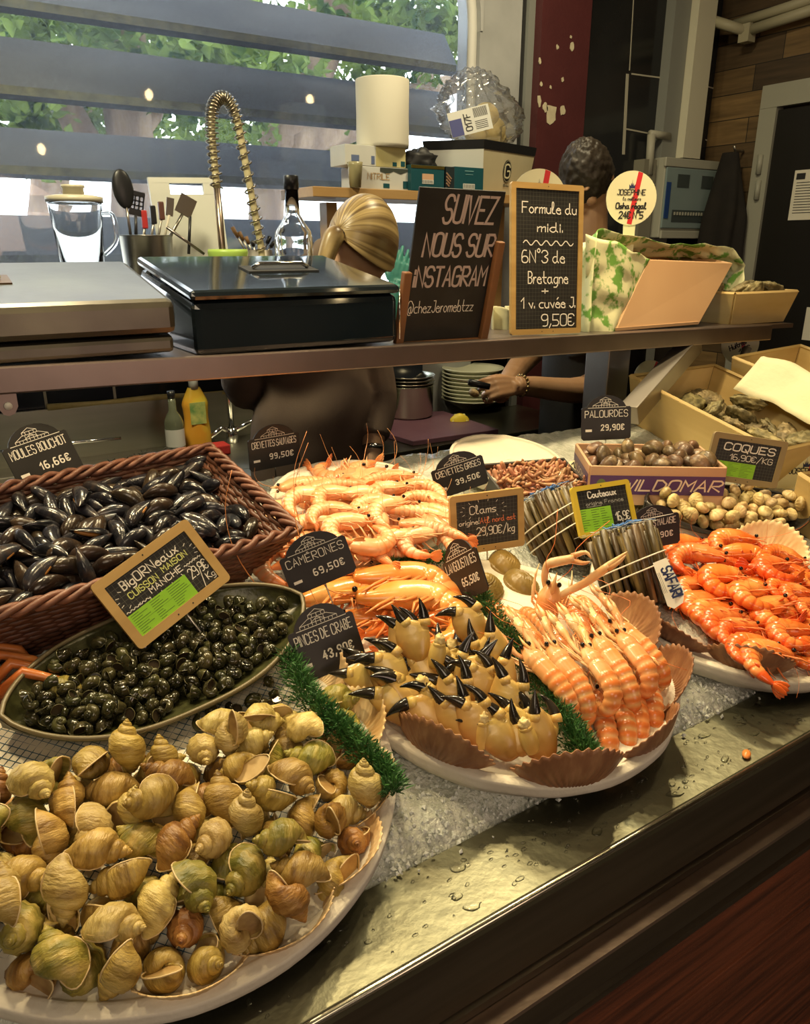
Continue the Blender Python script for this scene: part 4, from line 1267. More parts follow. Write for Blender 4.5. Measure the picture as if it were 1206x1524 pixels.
# --- langoustine: back up (+Z), head towards +X, tail bent down at the end
M_lg = crust('langoustine_shell', (.74, .34, .11), (.82, .58, .30), (.78, .44, .18), rough=.26, sc=26, band=(.72, .20, .045))
M_lgc = crust('langoustine_claw', (.80, .38, .14), (.86, .66, .38), (.84, .52, .24), rough=.28, sc=30)
M_lgl = M('langoustine_leg', (.84, .62, .34), (.80, .44, .18), 40, rough=.35)
def langoustine(tailbend, seed, claw_open=.05, claw_spread=.10, claw_up=.12, L=.155):
    rr = random.Random(seed)
    wid = .0188
    mb = MB()
    n = 60; m = 14
    vs, fs = [], []
    x, z, a = L * .5, 0., 0.
    sec = []
    for i in range(n + 1):
        t = i / n
        sec.append((x, z, a, t))
        if t > .45: a += tailbend / (n * .55) * (.5 + 1.2 * (t - .45) / .55)
        x -= L / n * cos(a); z -= L / n * sin(a)
    for (x, z, a, t) in sec:
        if t < .42: r = wid * (.35 + .65 * min(1, t / .16) ** .8) * (1 - .06 * (abs(t - .26) < .012))
        else:
            q = (t - .42) / .58
            r = wid * (1.02 - .28 * q) * (.84 + .20 * abs(sin(q * 6.5 * pi)) ** .4)
        if t > .97: r *= .6
        for j in range(m):
            b = 2 * pi * j / m
            u_ = cos(b) * r * (.86 if cos(b) > 0 else .6); w_ = sin(b) * r * 1.0
            vs.append((x - sin(a) * u_ * -1 * -1, w_, z + cos(a) * u_))
    for i in range(n):
        for j in range(m):
            a_, b_ = i * m + j, i * m + (j + 1) % m
            fs.append((a_, b_, b_ + m, a_ + m))
    fs.append(tuple(range(m))); fs.append(tuple(range(n * m + m - 1, n * m - 1, -1)))
    mb.add(vs, fs)
    mb.band = [max(0, min(1, (.55 * max(0, cos(2 * pi * j / m)) if t < .42 else .95 * abs(sin((t - .42) / .58 * 6.5 * pi)) ** 1.5 * max(0, cos(2 * pi * j / m) + .35)))) for (x, z, a, t) in sec for j in range(m)]
    hx = L * .5
    mb.tube([(hx - .02, 0, .010), (hx + .002, 0, .009), (hx + .018, 0, .013)], [.004, .0028, .0004], 6)
    body = mb.build('langoustine', M_lg)
    x, z, a, t = sec[-3]
    fan = MB()
    for k in (-2, -1, 0, 1, 2):
        fan.ell((-.011, 0, .0008 * (2 - abs(k))), (.0125, .0058, .0012), 8, 6, TR(x, 0, z, 0, -a, 0) @ RZ(k * .42))
    fan.build('tail_fan', M_lgc, body)
    for s in (-1, 1):
        MB().ell((hx - .001, s * .0085, .0075), (.0042, .0036, .0042), 10, 7).build('eye', M_eye, body)
        # claw arm: two short joints, long hand, two fingers
        y0 = s * .011
        w = s * claw_spread * rr.uniform(.6, 1.4); up = claw_up * rr.uniform(.5, 1.3)
        p0 = V((hx - .018, y0, -.004)); d = V((cos(w) * cos(up), sin(w), sin(up)))
        p1 = p0 + V((.016, s * .008, .002)); p2 = p1 + d * .022
        p3 = p2 + d * .036
        sd = V((-d.y, d.x, 0)).normalized()
        cl = MB().tube([p0, p0.lerp(p1, .6), p1, p1.lerp(p2, .5), p2, p2.lerp(p3, .35), p3], [.0034, .0042, .0044, .0058, .0050, .0088, .0074], 8, flat=.8)
        for k in range(9):
            q = p2.lerp(p3, k / 9) + sd * .0074
            cl.ell(q, .0011, 5, 4); q = p2.lerp(p3, k / 9) - sd * .0074; cl.ell(q, .0011, 5, 4)
        c = cl.build('claw', M_lgc, body)
        for e, f in ((1, .0), (-1, claw_open)):
            b0 = p3 + sd * e * .0036
            MB().tube([b0 - d * .004, b0 + d * .014 + sd * e * (.0014 + f * .02), b0 + d * .031 + sd * e * (-.0016 + f * .05)], [.0048, .0040, .0007], 7).build('claw_finger', M_lgc, c)
        for k in range(3):
            q0 = V((hx - .030 - k * .009, s * .011, -.006)); ln = rr.uniform(.8, 1.15)
            q1 = q0 + V((.012 * ln, s * .014 * ln, .004)); q2 = q1 + V((.024 * ln, s * .004, -.006)); q3 = q2 + V((.018 * ln, -s * .003, -.006))
            MB().tube([q0, q1, q2, q3], [.0021, .0019, .0014, .0006], 6).build('leg', M_lgl, body)
        q = [V((hx + .004, s * .005, .004)), V((hx + .03, s * .02, .012)), V((hx + .06, s * .05 * rr.uniform(.2, 1.4), .016)), V((hx + .11, s * .08 * rr.uniform(-.2, 1.2), .002))]
        MB().tube(cr(q, 3), .0005, 4).build('antenna', M_rdl, body)
    return body
LANG = []
for k, (tb_, sp, up, op) in enumerate([(.5, .14, .10, .02), (1.5, .10, .16, .03), (3.2, .12, .12, .02), (1.0, .20, .22, .10)]):
    o = langoustine(tb_, 60 + k, op, sp, up); LANG.append(o); hide_later(o)

# --- crab claw: base at the origin, palm up +Z, fingers leaning to -X, flat side towards -Y
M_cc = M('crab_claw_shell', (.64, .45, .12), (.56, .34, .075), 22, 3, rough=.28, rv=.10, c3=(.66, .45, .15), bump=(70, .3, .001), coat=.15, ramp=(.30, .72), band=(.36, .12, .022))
M_cf = M('crab_claw_finger', (.008, .007, .006), (.03, .024, .018), 40, 3, rough=.14, spec=.7, bump=(50, .3, .001))
M_cp = M('crab_claw_pale', (.70, .52, .17), (.58, .38, .10), 30, 4, rough=.35, bump=(70, .3, .001))
M_cfl = M('crab_flesh', (.82, .68, .33), (.68, .50, .18), 60, 4, rough=.4, bump=(90, .8, .002))
def crab_claw(seed, fa=.5, gape=.5, fl=.040, arm=True, flip=1):
    rr = random.Random(seed)
    o = thing('crab_claw', None, None)
    H = .072
    def fn(u, v):
        t = u
        w = .0125 + .0125 * sin(pi * min(1, t * .80 + .06)) ** .9 + .006 * t
        th = .0080 + .0055 * sin(pi * min(1, t * .9 + .1))
        if t > .93: k = 1 - (t - .93) / .07 * .22; w *= k; th *= k * .9
        if t < .06: k = .7 + .3 * t / .06; w *= k; th *= k
        a = 2 * pi * v
        x = cos(a) * w; y = sin(a) * th
        x += .006 * sin(t * 2.2) * -flip
        z = t * H + (.006 * (x * -flip) / .02 if t > .8 else 0)
        b = .0009 * mn.noise(V((x * 90 + seed, y * 90, z * 90)))
        return V((x + b, y + b, z))
    pm = MB().grid(fn, 20, 20, False, True)
    k = len(pm.v)
    pm.f.append(tuple(range(20))); pm.f.append(tuple(range(k - 1, k - 21, -1)))
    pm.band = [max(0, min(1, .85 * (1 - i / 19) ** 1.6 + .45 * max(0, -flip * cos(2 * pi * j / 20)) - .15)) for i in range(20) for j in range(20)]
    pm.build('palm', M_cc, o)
    # fixed finger (outer, on the +X side) and movable finger
    def finger(name, p0, ang, bend, L, r):
        pts, rs = [], []
        a = ang; p = V(p0)
        for i in range(9):
            t = i / 8
            pts.append(p.copy()); rs.append(r * (1 - t) ** .62 * (1 + .1 * sin(t * 9)) + .0006)
            p = p + V((-sin(a) * flip, 0, cos(a))) * L / 8
            a += bend / 8
        k = 2
        f = MB().tube(cr(pts[k:], 3), [rs[k] * 1.02 + (rs[-1] - rs[k]) * (i / (len(pts[k:]) * 3 - 3)) ** 1.25 for i in range((len(pts[k:]) - 1) * 3 + 1)], 10, flat=.85, up=(0, 1, 0)).build(name, M_cf, o)
        MB().tube(pts[:k + 1], [rs[0] * 1.02, rs[1] * 1.02, rs[k] * 1.0], 10, flat=.85, up=(0, 1, 0)).build('knuckle', M_cc, f)
    finger('fixed_finger', (.015 * flip, 0, H * .88), fa * .45 - .12, .75 * fa + .2, fl * 1.28, .0100)
    finger('movable_finger', (-.013 * flip, -.001, H * .90), fa * .45 + .25 + gape, -.15 + .9 * fa, fl * 1.22, .0106)
    if arm:
        def fa_(u, v):
            t = u; a = 2 * pi * v
            w = .0125 * (.55 + .6 * sin(pi * min(1, .15 + t * .7))); th = w * .85
            return V((cos(a) * w, sin(a) * th, t * .042))
        am = MB().grid(fa_, 12, 14, False, True); k = len(am.v)
        am.f.append(tuple(range(14))); am.f.append(tuple(range(k - 1, k - 15, -1)))
        T = TR(.026 * flip, -.012, -.006, R(6), R(14) * flip, 0)
        ao = am.build('arm_joint', M_cp, o, mtx=T)
        fm = MB()
        def ff(u, v):
            p = V((cos(2 * pi * v) * cos(pi * (u - .5)), sin(2 * pi * v) * cos(pi * (u - .5)), sin(pi * (u - .5))))
            q = 1 + .5 * mn.noise(p * 2.3 + V((seed, 0, 0))) + .25 * mn.noise(p * 5 + V((0, seed, 0)))
            return V((p.x * .0088 * q, p.y * .0078 * q, .046 + p.z * .010 * q))
        fm.grid(ff, 14, 18, False, True).build('flesh', M_cfl, ao)
        fm = MB().lathe([(.0098, .036), (.0112, .038), (.0108, .041)], 14).build('rim', M_cp, ao)
    return o
CLAW = [crab_claw(1, .55, .12), crab_claw(2, 1.1, .30, arm=False), crab_claw(3, .35, .02, flip=-1, arm=False), crab_claw(4, .9, .10, arm=False), crab_claw(5, .2, .22, .036)]
for o in CLAW: hide_later(o)

# --- oysters
M_oy = M('oyster_shell', (.10, .085, .04), (.40, .33, .17), 46, 6, rough=.55, rv=.3, c3=(.22, .18, .085), bump=(90, 1.0, .004))
OY = []
for k in range(3):
    def of(u, v, k=k):
        b = pi * (u - .5); a = 2 * pi * v
        p = V((cos(a) * cos(b), sin(a) * cos(b), sin(b)))
        q = 1 + .28 * mn.noise(p * 1.6 + V((k * 7, 0, 0))) + .14 * mn.noise(p * 5 + V((k, 3, 0))) + .07 * sin(p.length * 3 + (p.x + 1.2) * 22)
        return V((p.x * .050 * q * (1 + .25 * p.x), p.y * .031 * q, p.z * .015 * (1 + .5 * mn.noise(p * 4 + V((0, k, 0))))))
    o = MB().grid(of, 22, 36, False, True).build('oyster', M_oy); OY.append(o); hide_later(o)

# --- scallop shell: hinge at the origin, fan towards +Y, hollow up +Z
M_scp = M('scallop_pale', (.78, .60, .34), (.60, .36, .15), 18, 4, rough=.42, rv=.1, bump=(120, .3, .0008), stretch=(2.4, .8, 1))
M_scb = M('scallop_brown', (.24, .105, .05), (.40, .21, .10), 24, 5, rough=.45, rv=.15, c3=(.30, .14, .065), bump=(120, .4, .001), stretch=(2.4, .8, 1))
def scallop(m, Rr=.062, dome=.016, ribs=15):
    def fn(u, v):
        a = (v - .5) * R(150)
        r = u * Rr * (1 - .10 * abs(v - .5) * 2) * (1 + .022 * u * cos(a / R(150) * 2 * pi * ribs))
        c = .0013 * cos(a / R(150) * 2 * pi * ribs) * u
        z = -dome * sin(pi * min(1, .15 + .85 * u) ) - dome * .2 + c + .020 * u * u
        return V((r * sin(a), r * cos(a), z))
    mb = MB().grid(fn, 14, 121)
    mb.prism([(-.022, -.004), (.022, -.004), (.018, .010), (-.018, .010)], -.0075, -.006, None, 'Z')
    o = mb.build('scallop_shell', m, fix=False)
    s = o.modifiers.new('thickness', 'SOLIDIFY'); s.thickness = .0018; s.offset = 0
    return o
SCP, SCB = scallop(M_scp, .085, .012, 17), scallop(M_scb, .085, .010, 16)
hide_later(SCP); hide_later(SCB)
# ------------------------------------------------------------ vessels whose hollow the seafood lies in (local frames on the bed)
def boat(hl, hw, u, s, end=.030, depth=.026, rim=.016, blunt=2.4):
    """boat-shaped dish: u along (-1..1), s across (-1..1)"""
    w = hw * max(0.0, 1 - abs(u) ** blunt) ** .72
    z0 = .006 + end * .9 * abs(u) ** 3
    zr = z0 + (depth * (1 - abs(u) ** 4) + rim * .3) + end * .35 * abs(u) ** 4
    return V((u * hl, s * w, z0 + (zr - z0) * abs(s) ** 2.2))
DISH1 = dict(hl=.195, hw=.098, end=.034, depth=.030, rim=.016, blunt=2.6)
DISH2 = dict(hl=.200, hw=.092, end=.034, depth=.026, rim=.016, blunt=2.4)
def dish_mesh(d, nu=41, nv=25):
    return MB().grid(lambda u, v: boat(d['hl'], d['hw'], (u * 2 - 1) * .999, v * 2 - 1, d['end'], d['depth'], d['rim'], d['blunt']), nu, nv)
